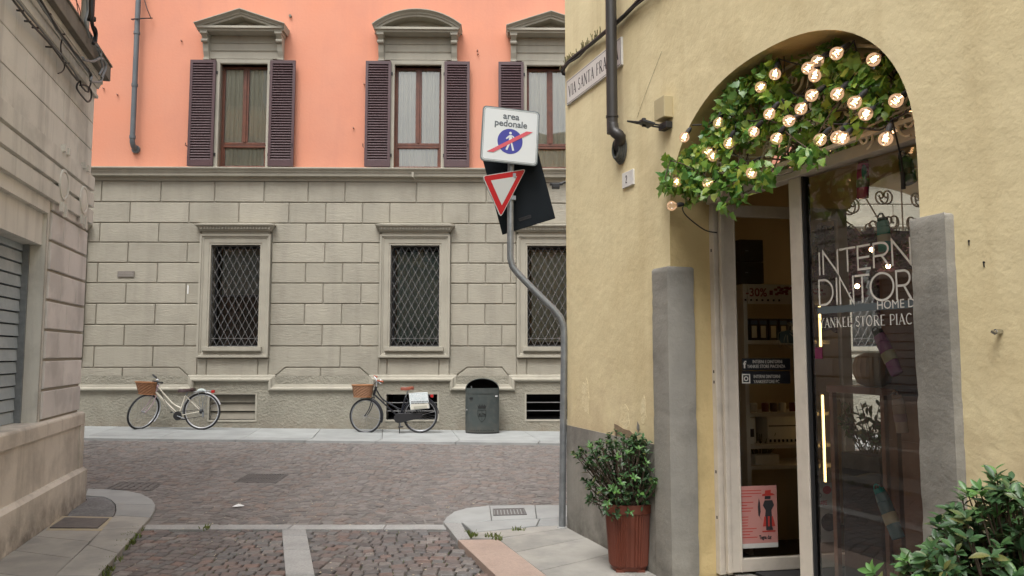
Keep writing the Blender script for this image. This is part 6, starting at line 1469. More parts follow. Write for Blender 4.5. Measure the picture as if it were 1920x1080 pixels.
shrub(pt, pc + Vector((0, 0, Hp - .04)), tips, .048, whorl=7, mid=4)
# second shrub, close to the viewer on the right
p2 = Vector((1.62, 2.46, .02)); 
pt2 = thing('potted_shrub', p2, 'large glossy shrub in front of the right pilaster at the lower right edge', 'plant')
planter(pt2, p2, .36, .34, .42, .3)
tips = []
for (x, y, rx, ry, n, Y) in ((1860, 1000, 90, 45, 62, 2.5), (1850, 950, 65, 30, 24, 2.5), (1880, 920, 30, 25, 6, 2.45), (1780, 980, 25, 30, 10, 2.5), (1720, 1058, 30, 16, 8, 2.42), (1692, 1066, 16, 14, 3, 2.4), (1850, 1110, 160, 50, 60, 2.45), (1640, 1078, 8, 5, 2, 2.4), (1790, 1030, 50, 28, 30, 2.45), (1760, 1070, 40, 20, 20, 2.42), (1900, 960, 40, 50, 24, 2.45), (1960, 1000, 60, 60, 30, 2.4), (1900, 1080, 100, 40, 20, 2.3)):
    for _ in range(n):
        a = rnd.uniform(0, 6.28); q = math.sqrt(rnd.random()); T_ = PX(x + rx * q * math.cos(a), y + ry * q * math.sin(a), Y + rnd.uniform(-.18, .18)); w_ = (T_ - RW.o).dot(RW.n)
        if w_ < .06: T_ += RW.n * (.08 - w_)
        tips.append((T_, rnd.random() < .2))
tips += [(PX(1868, 886, 2.45), True), (PX(1860, 900, 2.45), True), (PX(1895, 905, 2.45), False)]
shrub(pt2, p2 + Vector((0, 0, .38)), tips, .050, whorl=7, mid=4)
# ================================================================== ivy and string lights
ivy = thing('ivy_garland', RW.W(2.3, -.15, 2.7), 'green ivy garland trailing over the iron fanlight above the shop door', 'ivy')
IB = [(1275, 335, 34, 60, .06), (1310, 305, 36, 70, .02), (1300, 355, 30, 45, .04), (1340, 262, 38, 75, -.02), (1362, 205, 36, 70, -.05), (1385, 168, 32, 60, -.06), (1375, 330, 30, 40, .0), (1402, 250, 34, 55, -.08), (1420, 140, 26, 38, -.08), (1440, 112, 22, 26, -.10), (1462, 96, 14, 12, -.14), (1435, 190, 32, 40, -.10), (1455, 155, 22, 22, -.12), (1480, 195, 26, 24, -.14), (1570, 112, 34, 34, -.12), (1560, 155, 34, 36, -.12), (1605, 150, 38, 55, -.10), (1645, 165, 26, 30, -.12), (1622, 195, 26, 26, -.10), (1540, 212, 28, 24, -.14), (1605, 232, 18, 12, -.08), (1452, 232, 22, 20, -.1), (1520, 288, 26, 20, -.02), (1430, 330, 26, 30, .02), (1385, 362, 18, 16, .02), (1460, 270, 20, 10, -.1), (1690, 150, 14, 8, -.15), (1500, 120, 20, 10, -.16), (1660, 118, 18, 14, -.16), (1682, 178, 18, 12, -.17), (1505, 245, 22, 16, -.14), (1580, 85, 24, 14, -.2), (1525, 130, 24, 18, -.18), (1252, 345, 14, 14, .12), (1250, 300, 8, 4, .12), (1330, 345, 28, 30, .03), (1355, 385, 10, 7, .02), (1500, 300, 20, 10, .0), (1630, 110, 10, 5, -.14), (1660, 200, 14, 8, -.14), (1550, 100, 20, 10, -.16)]
lst = []; stems = MB(RW); prev = None
for (x, y, r_, n, d0) in IB:
    cpt = (*(lambda q: (q[0], d0 - .03, q[1]))(RW.at(x, y, d0)),)
    if prev and abs(prev[0] - cpt[0]) < .5: stems.tube(smoothp([prev, tuple((a + b) / 2 + rnd.uniform(-.05, .05) for a, b in zip(prev, cpt)), cpt], 4), .004, 5)
    prev = cpt
    for _ in range(int(n * 1.7)):
        a = rnd.uniform(0, 6.28); q = rnd.random() ** .6; xx, yy = x + r_ * q * math.cos(a), y + r_ * q * math.sin(a)
        d = d0 + rnd.uniform(-.07, .07) * (1.2 - q); s, z = RW.at(xx, yy, d)
        # the arch soffit bounds the leaves that sit inside the opening
        if d < .02:
            tq = (s - ac) / ar
            if abs(tq) > .97: d = abs(d) + .03 if tq < 0 else d
            elif z > ASP + AH * (1 - abs(tq) ** 2.3) ** (1 / 2.3) - .03: continue
        p = RW.W(s, d, z); nr = (RW.n + rv() * .75 + Vector((0, 0, .35))).normalized(); dr = Vector((rnd.uniform(-1, 1), rnd.uniform(-1, 1), rnd.uniform(-1.2, .5)))
        lst.append((orient(p, dr, nr, rnd.uniform(.034, .066)), iv_leaf))
for (x, y) in ((1242, 345), (1240, 358), (1250, 325), (1246, 306), (1255, 318), (1360, 392), (1372, 400), (1352, 380)):
    lst.append((orient(RW.W(*(lambda q: (q[0], .1, q[1]))(RW.at(x, y, .1))), Vector((rnd.uniform(-1, 1), 0, -.8)), RW.n + rv() * .3, .055), iv_leaf))
put('stems', stems, m_bark, ivy, smooth=True)
rnd.shuffle(lst); lst.sort(key=lambda t: -(t[0].translation - RW.o).dot(RW.n) + rnd.uniform(0, .1))
for M_, me in lst[:300]: inst('leaf', me, M_, ivy)
V = [v.co.copy() for v in iv_leaf.vertices]; F = [tuple(p.vertices) for p in iv_leaf.polygons]; q = MB()
for M_, me in lst[300:]: q.add([M_ @ v for v in V], F)
put('foliage', q, m_ivy, ivy, smooth=True, recalc=False, kind='stuff')
# bulbs
sl = thing('string_lights', RW.W(2.8, -.05, 2.9), 'string of glowing clear round bulbs on black cable woven through the ivy', 'string lights')
m_fil = bpy.data.materials.new('glowing_filament'); m_fil.use_nodes = True; b = m_fil.node_tree.nodes['Principled BSDF']; b.inputs['Base Color'].default_value = (1, .6, .3, 1); b.inputs['Emission Color'].default_value = (1, .60, .30, 1); b.inputs['Emission Strength'].default_value = 3.2
def bulb_glass():
    m = bpy.data.materials.new('bulb_glass'); m.use_nodes = True; t = m.node_tree; N = t.nodes; L = t.links; N.remove(N['Principled BSDF']); out = N['Material Output']
    tr = N.new('ShaderNodeBsdfTransparent'); tr.inputs[0].default_value = (.97, .95, .92, 1); gl = N.new('ShaderNodeBsdfGlossy'); gl.inputs['Roughness'].default_value = .03
    lw = N.new('ShaderNodeLayerWeight'); lw.inputs[0].default_value = .35; mx = N.new('ShaderNodeMixShader'); L.new(lw.outputs['Fresnel'], mx.inputs[0]); L.new(tr.outputs[0], mx.inputs[1]); L.new(gl.outputs[0], mx.inputs[2])
    em = N.new('ShaderNodeEmission'); em.inputs[0].default_value = (1, .60, .34, 1); em.inputs[1].default_value = .075; ad = N.new('ShaderNodeAddShader'); L.new(mx.outputs[0], ad.inputs[0]); L.new(em.outputs[0], ad.inputs[1]); L.new(ad.outputs[0], out.inputs[0]); return m
m_bulb = bulb_glass()
RB_ = .030
q = MB(); q.lathe(Matrix.Identity(4), [(0.0, -.030 - .030)] + [(RB_ * math.sin(R(a)), -.030 - RB_ * math.cos(R(a))) for a in range(12, 150, 12)] + [(.013, .0), (.012, .012)], 20); bulb_me = q.mesh('bulb', Vector((0, 0, 0)), True); bulb_me.materials.append(m_bulb)
q = MB(); q.lathe(Matrix.Identity(4), [(.0, .046), (.008, .044), (.012, .034), (.014, .02), (.014, .002), (.0, .0)], 12); sock_me = q.mesh('socket', Vector((0, 0, 0)), True); sock_me.materials.append(m_black)
q = MB(); q.tube([(.011 * math.cos(k * 1.1), .011 * math.sin(k * 1.1), -.043 + .0022 * k) for k in range(14)], .0026, 5, raw=True); q.tube([(0, 0, -.02), (0, 0, .0)], .003, 5, raw=True); fil_me = q.mesh('filament', Vector((0, 0, 0))); fil_me.materials.append(m_fil)
BP = [(1075, 155, -.02), (965, 200, -.04), (910, 240, -.05), (950, 285, -.04), (1290, 190, -.06), (720, 275, -.05), (637, 350, -.04), (932, 398, -.04), (1080, 390, -.03), (1180, 440, -.02), (1245, 505, .0), (1420, 428, -.05), (870, 475, -.04), (800, 545, -.02), (687, 505, -.03), (393, 558, .0), (597, 607, -.03), (728, 648, -.03), (453, 675, .0), (328, 727, .02), (362, 750, .03), (980, 655, -.04), (1080, 640, -.05), (1110, 645, .0), (1360, 650, -.03), (585, 845, .02), (330, 905, .04), (150, 900, .10), (195, 640, .08), (122, 1037, .12)]
bpos = []
for i, (x, y, d) in enumerate(BP):
    px, py = 1220 + x / 3.087, 50 + y / 3.087; s, z = RW.at(px, py, d); c = RW.W(s, d, z)
    ax = Vector((rnd.uniform(.1, 1), rnd.uniform(-.6, .3), rnd.uniform(.3, 1))).normalized() if i != 29 else Vector((1, 0, .15)).normalized()
    x_ = ax.cross(Vector((.1, 1, .2))).normalized(); y_ = ax.cross(x_); M_ = basis(x_, y_, ax, c + ax * .032)
    M_ = M_ @ Matrix.Diagonal((1.08, 1.08, 1.08, 1))
    b_ = inst('bulb', bulb_me, M_, sl); 
    def subi(nm, me):
        o = bpy.data.objects.new(nm, me); C.objects.link(o); o.parent = b_; return o
    subi('socket', sock_me)
    if i != 29: subi('filament', fil_me)
    bpos.append(c + ax * .10)
order = [29, 27, 26, 25, 19, 20, 18, 15, 28, 15, 16, 17, 14, 13, 12, 6, 5, 2, 1, 3, 0, 8, 7, 9, 10, 21, 22, 23, 24, 11, 4]
m = MB()
for a, b_ in zip(order, order[1:]):
    p, q2 = bpos[a], bpos[b_]; sag = (p - q2).length * .12; m.tube(smoothp([p, (p + q2) / 2 - Vector((0, 0, sag)) - RW.n * .04, q2], 6), .0042, 6, raw=True)
m.tube(smoothp([bpos[29], RW.W(1.92, .0, 2.50), RW.W(1.85, -.08, 2.46), RW.W(1.84, -.22, 2.38), RW.W(1.82, -.33, 2.37)], 5), .0045, 6, raw=True)
e = RW.at(1690, 330, -.25); m.tube(smoothp([bpos[24], RW.W(e[0], -.25, e[1] + .10), RW.W(e[0] - .01, -.27, e[1])], 5), .0045, 6, raw=True); m.tube(smoothp([RW.W(e[0] - .01, -.27, e[1] + .02), RW.W(e[0] - .01, -.27, e[1] - .06)], 3), .011, 8, raw=True)
put('cable', m, m_black, sl, smooth=True)
# ================================================================== inside the shop
m_shelf = mat('shelf_board', (.82, .77, .68), (.76, .70, .60), ns=3, rough=.6)
SF = Wall(0, 0, 0); so = RW.W(AS0 - .42, -.62, 0); SF.o = Vector((so.x, so.y, 0)); SF.e = ld.copy(); SF.n = Vector((ld.y, -ld.x, 0))
SFM = lambda s, d, z: SF.W(s, d, z)
x0s, _ = SF.at(1386, 700, .0); x1s, _ = SF.at(1528, 700, .0)
zsh = lambda y: SF.at(1440, y, .15)[1]
su = thing('shelf_unit', SF.W(.5, -.1, FZ), 'cream shelf unit with discount header just inside the open shop door', 'shelves')
for y in (533, 638, 774, 834, 873):
    m = MB(SF); z = zsh(y); m.box(x0s, x1s + .04, -.22, .15, z - .028, z); put('shelf', m, m_shelf, su, bevel=.002)
m = MB(SF); m.box(x0s, x1s + .06, -.24, -.22, FZ, zsh(533)); put('back_panel', m, m_in, su)
m = MB(SF); m.box(x0s - .03, x0s, -.24, .15, FZ, zsh(533)); put('side_panel', m, m_shelf, su)
z0, z1 = zsh(570), zsh(534) ; m = MB(SF); m.box(x0s, x1s + .05, .15, .165, z0, z1); hd = put('header_board', m, mat('header_print', (.82, .76, .68), rough=.5), su)
m_dred = pl('dark_red_print', (.30, .03, .035), .6)
text_mesh('-30%', .085, basis(SF.e, Vector((0, 0, 1)), SF.n, SF.W(SF.at(1398, 555, .165)[0], .1665, SF.at(1398, 555, .165)[1])), m_dred, hd, bold=.0015)
m = MB(SF)
for _ in range(40): s = rnd.uniform(SF.at(1442, 550, .165)[0], x1s); z = rnd.uniform(z0 + .07, z1 - .02); m.box(s - .014, s + .012, .1655, .1665, z - .008, z + .008)
put('floral_print', m, m_dred, hd, kind='stuff')
m = MB(SF)
for k in range(7): s = SF.at(1396, 562, .165)[0] + k * .045; m.box(s, s + .014, .1655, .167, z0 + .02, z0 + .034)
put('print_dots', m, m_void, hd)
sp = thing('loudspeaker', SF.W(x0s + .12, 0, zsh(533)), 'black loudspeaker cabinets stacked on top of the shop shelves', 'speaker')
a, b_ = SF.at(1388, 500, .1)[0], SF.at(1432, 500, .1)[0]
for (ya, yb_) in ((531, 491), (490, 449)):
    m = MB(SF); m.box(a, b_, -.1, .10, SF.at(1400, ya, .1)[1], SF.at(1400, yb_, .1)[1]); put('cabinet', m, m_black, sp, bevel=.004)
m = MB(SF); q = SF.at(1400, 470, .1); m.box(q[0] - .012, q[0] + .012, .10, .102, q[1] - .004, q[1] + .004); q = SF.at(1400, 511, .1); m.box(q[0] - .012, q[0] + .012, .10, .102, q[1] - .004, q[1] + .004); put('badge', m, m_galv, sp)
m_led = bpy.data.materials.new('led_strip'); m_led.use_nodes = True; b = m_led.node_tree.nodes['Principled BSDF']; b.inputs['Emission Color'].default_value = (1, .62, .24, 1); b.inputs['Emission Strength'].default_value = 2.6
for k, (xa, ya, xb, yb_) in enumerate(((1530.5, 575, 1531, 650), (1536, 740, 1538.5, 902))):
    s, za = SF.at(xa, ya, .13); _, zb_ = SF.at(xa, yb_, .13); t = thing('led_strip', SF.W(s, .13, zb_), ('upper short vertical glowing light strip at the shelf edge', 'lower long vertical glowing light strip at the shelf edge')[k], 'light strip')
    m = MB(SF); m.box(s - .0045, s + .0045, .165, .18, zb_, za); put('diffuser', m, m_led, t); m = MB(SF); m.box(s - .010, s + .010, .15, .165, zb_ - .01, za + .01); put('profile', m, m_galv, t)
# goods
m_cand = pl('dark_candle_box', (.015, .018, .025), .4); m_lab = pl('cream_label', (.72, .66, .48), .6); m_jar = pl('amber_jar', (.09, .05, .03), .2); m_whitebox = pl('white_box', (.82, .79, .72), .6)
def onshelf(x, y, d=.05): return SF.at(x, y, d)[0]
cb0 = None
for k, x in enumerate((1396, 1413, 1430, 1449, 1468, 1487)):
    t = thing('candle_box', SF.W(onshelf(x, 625), .05, zsh(638)), 'dark candle box with cream label on the second shop shelf', 'candle box', 'candle boxes on the second shelf')
    s = onshelf(x, 625); z = zsh(638); m = MB(SF); m.box(s - .034, s + .034, -.02, .06, z, z + .165); put('box', m, m_cand, t, bevel=.002); m = MB(SF); m.box(s - .020, s + .020, .06, .062, z + .02, z + .11); put('label', m, m_lab, t); m = MB(SF); m.box(s - .028, s + .028, .06, .0615, z + .12, z + .15); put('label', m, pl('blue_print', (.06, .12, .22), .6), t)
for k, x in enumerate((1398, 1414, 1436, 1452, 1468, 1488)):
    t = thing('candle_jar', SF.W(onshelf(x, 768), .05, zsh(774)), 'low glass candle jar on the middle shop shelf', 'candle jar', 'candle jars on the middle shelf')
    M_ = Matrix.Translation(SF.W(onshelf(x, 768), .04, zsh(774))); m = MB(); m.lathe(M_, [(0, 0), (.026, 0), (.028, .06), (.024, .065), (.0, .06)], 14); put('jar', m, (m_jar, m_whitebox, pl('red_wax', (.16, .03, .02), .3))[k % 3], t, smooth=True)
for (x0_, x1_, y, h_, lab) in ((1397, 1414, 830, .19, 'pale gift box with printed front on the fourth shop shelf'), (1436, 1492, 830, .20, 'wide white drawer box with dark pegs on the fourth shop shelf')):
    a, b_ = onshelf(x0_, y), onshelf(x1_, y); z = zsh(834); t = thing('gift_box', SF.W((a + b_) / 2, .05, z), lab, 'box')
    m = MB(SF); m.box(a, b_, -.1, .08, z, z + h_); put('box', m, m_whitebox, t, bevel=.003); m = MB(SF)
    if h_ > .19:
        m.box(a + .01, b_ - .01, .08, .0815, z + h_ * .62, z + h_ * .66)
        for k in range(7): s = a + .02 + k * (b_ - a - .04) / 6; m.box(s - .006, s + .006, .08, .088, z + .01, z + .03)
    else: m.box(a + .015, b_ - .015, .08, .0815, z + .05, z + .11)
    put('print', m, m_cand, t)
bg2 = thing('plant_basket', SF.W(onshelf(1435, 870), .0, zsh(873)), 'small basket of dried green stems wrapped in film on the lower shelf', 'basket')
s = onshelf(1432, 870); z = zsh(873); m = MB(SF); m.box(s - .09, s + .10, -.06, .10, z, z + .07); put('basket', m, m_whitebox, bg2, bevel=.006)
m = MB(SF)
for _ in range(70): a = rnd.uniform(-.07, .07); m.tube([(s + a, .02, z + .06), (s + a * 1.6 + rnd.uniform(-.03, .03), .04 + rnd.uniform(-.05, .05), z + .06 + rnd.uniform(.04, .17))], .0025, 4)
put('dried_stems', m, pl('dried_green', (.13, .14, .05), .8), bg2, kind='stuff')
# stickers on the door glass and posters
def onleaf(x, y, d=.004): return LFR.at(x, y, d)
def lrect(x0_, y0_, x1_, y1_, d, mt, name, parent, th=.001):
    s0, z0 = onleaf(x0_, (y1_), d); s1, _ = onleaf(x1_, y1_, d); _, z1 = onleaf(x0_, y0_, d); m = MB(LFR); m.box(s0, s1, d, d + th, z0, z1); return put(name, m, mt, parent), (s0, s1, z0, z1)
def ltext(body, x, y, hpx, mt, parent, d=.0065, sx=1, smax=None, bold=0):
    s, z = onleaf(x, y, d); hh_ = onleaf(x, y - hpx, d)[1] - z; text_mesh(body, hh_ * 1.35, basis(LFR.e, Vector((0, 0, 1)), LFR.n, LFR.W(s, d, z)), mt, parent, sx=sx, bold=bold)
lrect(1392, 672, 1482, 694, .003, m_cand, 'sticker', leaf_); lrect(1392, 696, 1482, 720, .003, m_cand, 'sticker', leaf_)
ltext('INTERNI E DINTORNI', 1411, 681, 6.5, m_vinyl, leaf_, sx=.72); ltext('YANKEE STORE PIACENZA', 1401, 690, 6.5, m_vinyl, leaf_, sx=.74); ltext('INTERNI DINTORNI', 1413, 709, 6.5, m_vinyl, leaf_, sx=.70); ltext('YANKEESTORE PC', 1413, 718.5, 6.5, m_vinyl, leaf_, sx=.74)
ltext('f', 1394, 690, 14, m_vinyl, leaf_, bold=.002)
s_, z_ = onleaf(1399, 710, .006); m = MB(LFR); m.sweep([(s_ - .026, z_ - .028), (s_ + .026, z_ - .028), (s_ + .026, z_ + .028), (s_ - .026, z_ + .028)], [(-.004, .005), (-.004, .006), (.004, .006), (.004, .005)], closed=True); m.sweep([(s_ + .013 * math.cos(R(a)), z_ + .013 * math.sin(R(a))) for a in range(0, 360, 24)], [(-.003, .005), (-.003, .006), (.003, .006), (.003, .005)], closed=True); put('sticker', m, m_vinyl, leaf_)
po = thing('poster', LFR.W(.25, .01, .5), 'pink event poster with a red hatted black figure taped to the door glass', 'poster')
m_pk = mat('pink_paper', (.50, .235, .21), (.47, .22, .20), ns=3, rough=.7)
_, (p0, p1, q0, q1) = lrect(1386, 912, 1459, 1029, .004, m_pk, 'sheet', po)
wP, hP = p1 - p0, q1 - q0
def pr(u0, u1, v0, v1, mt, name='print', d=.0055): m = MB(LFR); m.box(p0 + wP * u0, p0 + wP * u1, d, d + .0006, q0 + hP * v0, q0 + hP * v1); put(name, m, mt, po)
pr(0, 1, 0, .075, pl('poster_strip', (.50, .49, .47), .7)); m_pr = pl('poster_red', (.45, .04, .03), .7)
m = MB(LFR)
for k in range(17):
    v = .92 - k * .047; u1 = rnd.uniform(.22, .48) if k > 1 else .6
    if k in (3, 8): continue
    m.box(p0 + wP * .05, p0 + wP * u1, .0055, .006, q0 + hP * v, q0 + hP * (v + .012))
put('print_lines', m, m_pr, po, kind='stuff')
def pshape(pts, mt, d=.006): m = MB(LFR); m.prism([(p0 + wP * u_, d, q0 + hP * v) for u_, v in pts], (0, .0006, 0)); put('print_shape', m, mt, po)
pshape([(.62, .83), (.95, .84), (.90, .87), (.84, .88), (.85, .93), (.70, .92), (.69, .87), (.62, .86)], m_pr); pshape([(.68, .78), (.83, .78), (.84, .83), (.69, .83)], m_ink); pshape([(.68, .76), (.88, .76), (.92, .68), (.85, .60), (.86, .50), (.68, .50), (.70, .60), (.63, .68)], m_ink); pshape([(.66, .50), (.88, .50), (.94, .34), (.62, .34)], m_pr, .0062); pshape([(.72, .34), (.86, .34), (.88, .28), (.70, .28)], m_ink); pshape([(.60, .27), (.95, .27), (.93, .25), (.60, .25)], m_pr); pshape([(.53, .80), (.56, .72), (.57, .58), (.54, .50), (.60, .44), (.51, .52), (.50, .66)], m_ink)
for u_ in (.70, .80): pshape([(u_, .50), (u_ + .05, .50), (u_ + .05, .28), (u_, .28)], m_ink, .0066)
text_mesh('Tegna dur', hP * .085, basis(LFR.e, Vector((0, 0, 1)), LFR.n, LFR.W(p0 + wP * .52, .006, q0 + hP * .14)), m_ink, po, sx=.62, bold=.001)
po2 = thing('poster', LFR.W(.8, .01, .5), 'worn grey poster with red lettering low on the door glass behind the shop window', 'poster')
_, (p0, p1, q0, q1) = lrect(1522, 905, 1573, 1018, .004, mat('grey_paper', (.36, .34, .31), (.30, .28, .26), ns=3, rough=.7), 'sheet', po2); wP, hP = p1 - p0, q1 - q0
for body, v, c_ in (('HAI', .84, m_ink), ('AUTO', .75, m_ink), ('GUIDARE', .62, m_dred)): text_mesh(body, hP * .11, basis(LFR.e, Vector((0, 0, 1)), LFR.n, LFR.W(p0 + wP * .04, .006, q0 + hP * v)), c_, po2, sx=.62, bold=.001)
m = MB(LFR); P = [(p0 + wP * (.62 + .16 * math.cos(a * .4)), .006, q0 + hP * (.87 + .07 * math.sin(a * .4))) for a in range(16)]; m.prism(P, (0, .0006, 0)); put('print_shape', m, m_dred, po2)
m = MB(LFR); P = [(p0 + wP * (.66 + .30 * math.cos(a * .4)), .006, q0 + hP * (.33 + .15 * math.sin(a * .4))) for a in range(16)]; m.prism(P, (0, .0006, 0)); put('print_shape', m, m_ink, po2)
# brown cabinet, vase, plants behind the window
def rwbox(fr, x0_, x1_, y0_, y1_, d0, d1, mt, name, parent, **k):
    a, b_ = fr.at(x0_, (y0_ + y1_) / 2, d1)[0], fr.at(x1_, (y0_ + y1_) / 2, d1)[0]; z1_, z0_ = fr.at(x0_, y0_, d1)[1], fr.at(x0_, y1_, d1)[1]; m = MB(fr); m.box(a, b_, d0, d1, z0_, z1_); return put(name, m, mt, parent, **k)
m_wd = mat('brown_cabinet_wood', (.22, .09, .05), (.16, .065, .038), ns=3, rough=.35, bump=.001, bs=10, stretch=(8, 8, .5))
ID = -1.05
cbn = thing('cabinet', RW.W(sR(1690, 700, ID), ID, FZ), 'tall dark brown wooden cabinet standing behind the shop window', 'cabinet')
a, b_ = sR(1655, 700, ID), sR(1655, 700, ID) + 1.1
m = MB(RW); m.box(a, b_, ID - .5, ID, FZ, 2.05); put('carcass', m, m_wd, cbn, bevel=.004)
for k in range(3):
    m = MB(RW); w3 = (b_ - a) / 3; m.box(a + .02 + k * w3, a + w3 * (k + 1) - .01, ID, ID + .018, FZ + .08, 2.0); dd = put('door', m, m_wd, cbn, bevel=.004); m = MB(RW); m.box(a + .05 + k * w3, a + w3 * (k + 1) - .04, ID + .018, ID + .024, FZ + .9, FZ + .92); put('trim', m, m_wd, dd)
vs = thing('ribbed_vase', RW.W(*W_(RW, 1637, 712, -.8)), 'pale ribbed wooden vase in the shop window', 'vase')
s, z = RW.at(1637, 692, -.75); M_ = Matrix.Translation(RW.W(s, -.75, z)); m = MB(); n = 40
prof = [(.05, -.10), (.085, -.08), (.105, -.03), (.108, .02), (.09, .07), (.05, .09), (.045, .095)]
for i in range(n):
    an = 2 * math.pi * i / n; k = 1 + (.035 if i % 2 else -.035)
    for r_, h in prof: m.v.append(M_ @ Vector((r_ * k * math.cos(an), r_ * k * math.sin(an), h)))
kk = len(prof)
for i in range(n):
    for j in range(kk - 1): m.f.append((i * kk + j, ((i + 1) % n) * kk + j, ((i + 1) % n) * kk + j + 1, i * kk + j + 1))
put('vase_body', m, mat('pale_wood', (.42, .26, .15), (.33, .20, .11), ns=8, rough=.5), vs, smooth=True)
tb = thing('display_table', RW.W(s, -.75, FZ), 'dark display table under the ribbed vase in the shop', 'table')
m = MB(RW); m.box(s - .22, s + .3, -1.05, -.60, z - .14, z - .10); put('table_top', m, m_wd, tb, bevel=.003)
for (a, b_) in ((-.2, -1.02), (.27, -1.02), (-.2, -.63), (.27, -.63)): m = MB(RW); m.box(s + a - .015, s + a + .015, b_ - .015, b_ + .015, FZ - .015, z - .14); put('leg', m, m_wd, tb)
ip = thing('artificial_plant', RW.W(sR(1625, 830, -1.1), -1.1, FZ), 'dark leafy plant in a black box inside the shop window', 'plant')
s, z = RW.at(1630, 850, -1.1); m = MB(RW); m.box(s - .14, s + .18, -1.3, -1.0, FZ - .01, z); put('planter_box', m, m_black, ip, bevel=.005)
lst = []; m = MB()
for _ in range(34):
    p0_ = RW.W(s + rnd.uniform(-.1, .12), -1.12, z); p1_ = p0_ + Vector((rnd.uniform(-.16, .16), rnd.uniform(-.1, .1), rnd.uniform(.08, .34))); m.tube([p0_, p1_], .003, 4, raw=True)
    for k in range(6): lst.append((orient(p0_.lerp(p1_, .4 + .1 * k), rv() + Vector((0, 0, .3)), rv(), .055), sh_leaf))
put('stems', m, m_bark, ip); place_leaves(ip, lst)
fg = thing('flower_garland', RW.W(.6, -3.4, 2.5), 'hanging purple flower garland with small lights inside the shop', 'garland')
m_flow = leaf_mat('purple_petal', [(.20, .10, .20), (.30, .17, .28), (.14, .07, .14), (.10, .14, .06)], .7, .3)
q = MB()
V_ = [v.co.copy() for v in sh_leafn.vertices]; F_ = [tuple(p.vertices) for p in sh_leafn.polygons]
for _ in range(80):
    b = rnd.uniform(NA0 + .1, NA1 + .25); s = rnd.uniform(RA + .02, RA + .25); L_ = rnd.uniform(.25, .95) * (1 if rnd.random() < .6 else .5)
    for k in range(int(L_ * 75)):
        zz = 2.62 - L_ * rnd.random() ** .8; q.add([orient(RW.W(s + rnd.uniform(-.05, .05), b + rnd.uniform(-.05, .05), zz), rv(), rv(), .06) @ v for v in V_], F_)
put('blossoms', q, m_flow, fg, smooth=True, recalc=False, kind='stuff')
m_fairy = pl('fairy_glow', (1, .7, .4), .4, emit=(1, .62, .32), es=14)
for k in range(14):
    b = NA1 + .1 - k * .17; m = MB(); m.lathe(Matrix.Translation(RW.W(RA + .32, b, 2.1 + .45 * ((k * 37) % 10) / 10)), [(0, -.02), (.014, -.014), (.02, 0), (.014, .014), (0, .02)], 10); put('fairy_light', m, m_fairy, fg, smooth=True)
# water bottles hung on the window
def bottle(x, y, Lpx, wpx, rot, label, c_body, c_cap, c_lab, d=-.50):
    s, z = RW.at(x, y, d); u_ = RW.W(s, d, z).length / FPX * 1.0; Yd = RW.W(s, d, z).y / FPX; Lh, wr = Lpx * Yd, wpx * Yd / 2
    M_ = basis(RW.e, Vector((0, 0, 1)), RW.n, RW.W(s, d, z)) @ Matrix.Rotation(R(rot), 4, 'Z') @ Matrix.Rotation(R(-90), 4, 'X')
    M_ = M_ @ Matrix.Diagonal((1.0, .55, 1, 1))
    t = thing('water_bottle', RW.W(s, d, z - Lh / 2), label, 'bottle')
    sp_ = basis(RW.e, Vector((0, 0, 1)), RW.n, RW.W(s, d, z)) @ Matrix.Rotation(R(rot), 4, 'Z')
    def cyl(y0_, y1_, k0, k1, mt, name):
        m = MB(); n = 18
        for yy, kk_ in ((y0_, 0), (y0_, k0), (y1_, k1), (y1_, 0)):
            for i in range(n): a = 2 * math.pi * i / n; m.v.append(sp_ @ Vector((wr * kk_ * math.copysign(abs(math.cos(a)) ** .75, math.cos(a)), yy * Lh, wr * .6 * kk_ * math.sin(a))))
        for j in range(3):
            for i in range(n): m.f.append((j * n + i, j * n + (i + 1) % n, (j + 1) * n + (i + 1) % n, (j + 1) * n + i))
        return put(name, m, mt, t, smooth=True, bevel=.004)
    cyl(-.5, .22, .92, 1.0, c_body, 'bottle_body'); cyl(.22, .40, 1.0, .85, c_body, 'shoulder'); cyl(.40, .5, .8, .75, c_cap, 'cap'); cyl(-.22, -.0, 1.02, 1.03, c_lab, 'label_band')
    m = MB(); m.torus(sp_ @ Matrix.Translation((0, Lh * .46, wr * .3)) @ Matrix.Diagonal((1, 1.4, 1, 1)), wr * .55, .004, 16, 6); put('carry_loop', m, c_cap, t, smooth=True)
    m = MB(); m.tube([sp_ @ Vector((0, Lh * .5, 0)), sp_ @ Vector((0, Lh * .5, 0)) + Vector((0, 0, .02))], .003, 5, raw=True); m.tube([sp_ @ Vector((0, Lh * .5, 0)) + Vector((0, 0, .02)), RW.W(s, -.44, z + Lh * .5)], .0015, 4, raw=True); put('hanger', m, m_galv, t)
mc = lambda n, c, r=.25: pl(n, c, r, coat=.3)
m_btl = mc('bottle_label', (.70, .62, .45), .6)
bottle(1618, 336, 74, 27, -4, 'magenta bottle with a pale blue oval hung highest in the window', mc('magenta', (.75, .05, .28)), mc('red_cap', (.25, .01, .03)), mc('sky_label', (.35, .30, .30)))
m = MB(RW); s, z = RW.at(1620, 322, -.47); m.prism([(s + .018 * math.cos(a * .4), -.472, z + .04 * math.sin(a * .4)) for a in range(16)], (0, .003, 0)); tq = [o for o in C.objects if o.name.startswith('water_bottle')][-1]; put('oval_window', m, mc('sky_blue', (.08, .30, .42)), tq)
bottle(1701, 318, 58, 30, 12, 'dark grey green bottle with a carry loop beside the right arch edge', mc('slate_green', (.08, .12, .11)), mc('dull_green', (.03, .09, .07)), mc('dark_label', (.05, .05, .05)))
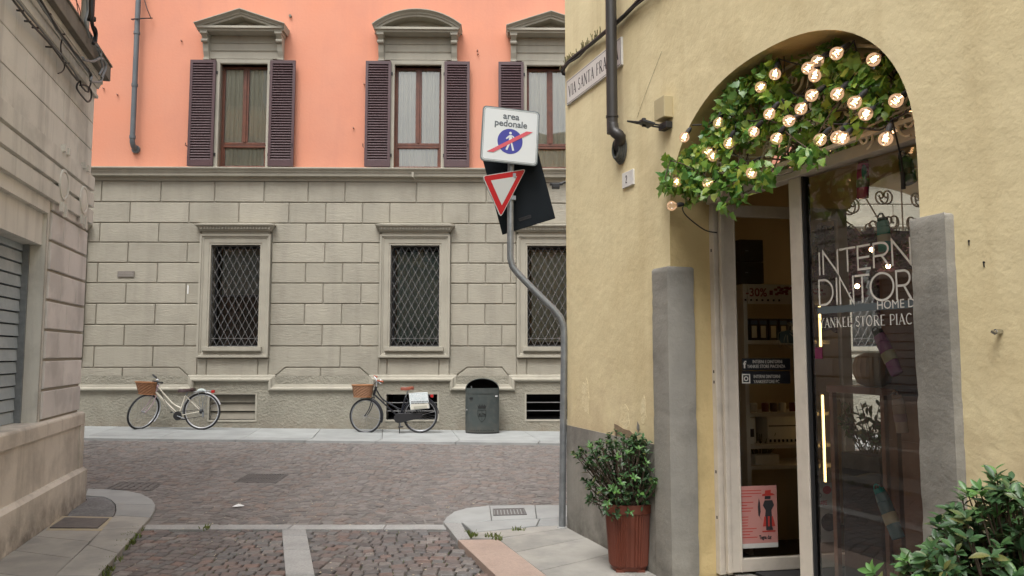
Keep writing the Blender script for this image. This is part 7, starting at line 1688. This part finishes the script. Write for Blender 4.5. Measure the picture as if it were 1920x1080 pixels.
bottle(1657, 440, 66, 28, 2, 'teal green bottle with beige band hanging behind the shop lettering', mc('teal', (.03, .45, .40)), mc('deep_teal', (.01, .09, .09)), m_btl)
bottle(1663, 660, 92, 28, 28, 'purple clear bottle with a beige band tilted below the shop lettering', mc('purple', (.5, .18, .45)), m_black, m_btl)
bottle(1687, 776, 70, 26, 8, 'pale pink and orange child bottle with a printed top', mc('pink_clear', (.55, .40, .40)), mc('peach', (.50, .28, .20)), mc('lilac_band', (.40, .25, .35)))
bottle(1666, 962, 92, 30, 27, 'dark blue bottle with turquoise loop and beige label lowest in the window', mc('blue_smoke', (.16, .32, .42)), mc('turquoise', (.03, .5, .55)), m_btl)
# open/closed sign: small square plate on the window edge and dark door mat
dm = thing('door_mat', RW.W((AS0 + s_m) / 2, -.7, FZ), 'black door mat inside the shop entrance', 'door mat')
m = MB(RW); m.box(AS0 + .12, s_m + .3, -1.2, -TH - .16, FZ - .014, FZ + .002); put('mat', m, m_black, dm, bevel=.003)
hr = thing('wreath_hanger', LFR.W(.4, .03, 1.35), 'wire heart tag hanging on the door glass', 'ornament')
s, z = onleaf(1476, 632, .02); m = MB(LFR); m.prism([(s - .06, .02, z - .02), (s - .05, .02, z - .04), (s + .05, .02, z - .045), (s + .065, .02, z + .01), (s + .05, .02, z + .05), (s - .05, .02, z + .04)], (0, .004, 0)); put('tag', m, pl('slate_tag', (.03, .05, .05), .6), hr)
m = MB(LFR)
for _ in range(10): a = rnd.uniform(0, 6); m.tube(smoothp([(s, .02, z + .04), (s + .07 * math.cos(a), .03, z + .02 + .07 * math.sin(a)), (s + .09 * math.cos(a + 1), .02, z + .09 * math.sin(a + 1)), (s + .03, .02, z + .1)], 4), .0012, 4)
put('raffia', m, pl('raffia', (.30, .27, .2), .8), hr, kind='stuff')
m_purpleplate = pl('purple_plate', (.12, .012, .05), .4); s, z = GW.at(1535, 662, .003); m = MB(GW); m.box(max(s - .028, .004), s + .028, .001, .004, z - .032, z + .032); put('sticker', m, m_purpleplate, gp)
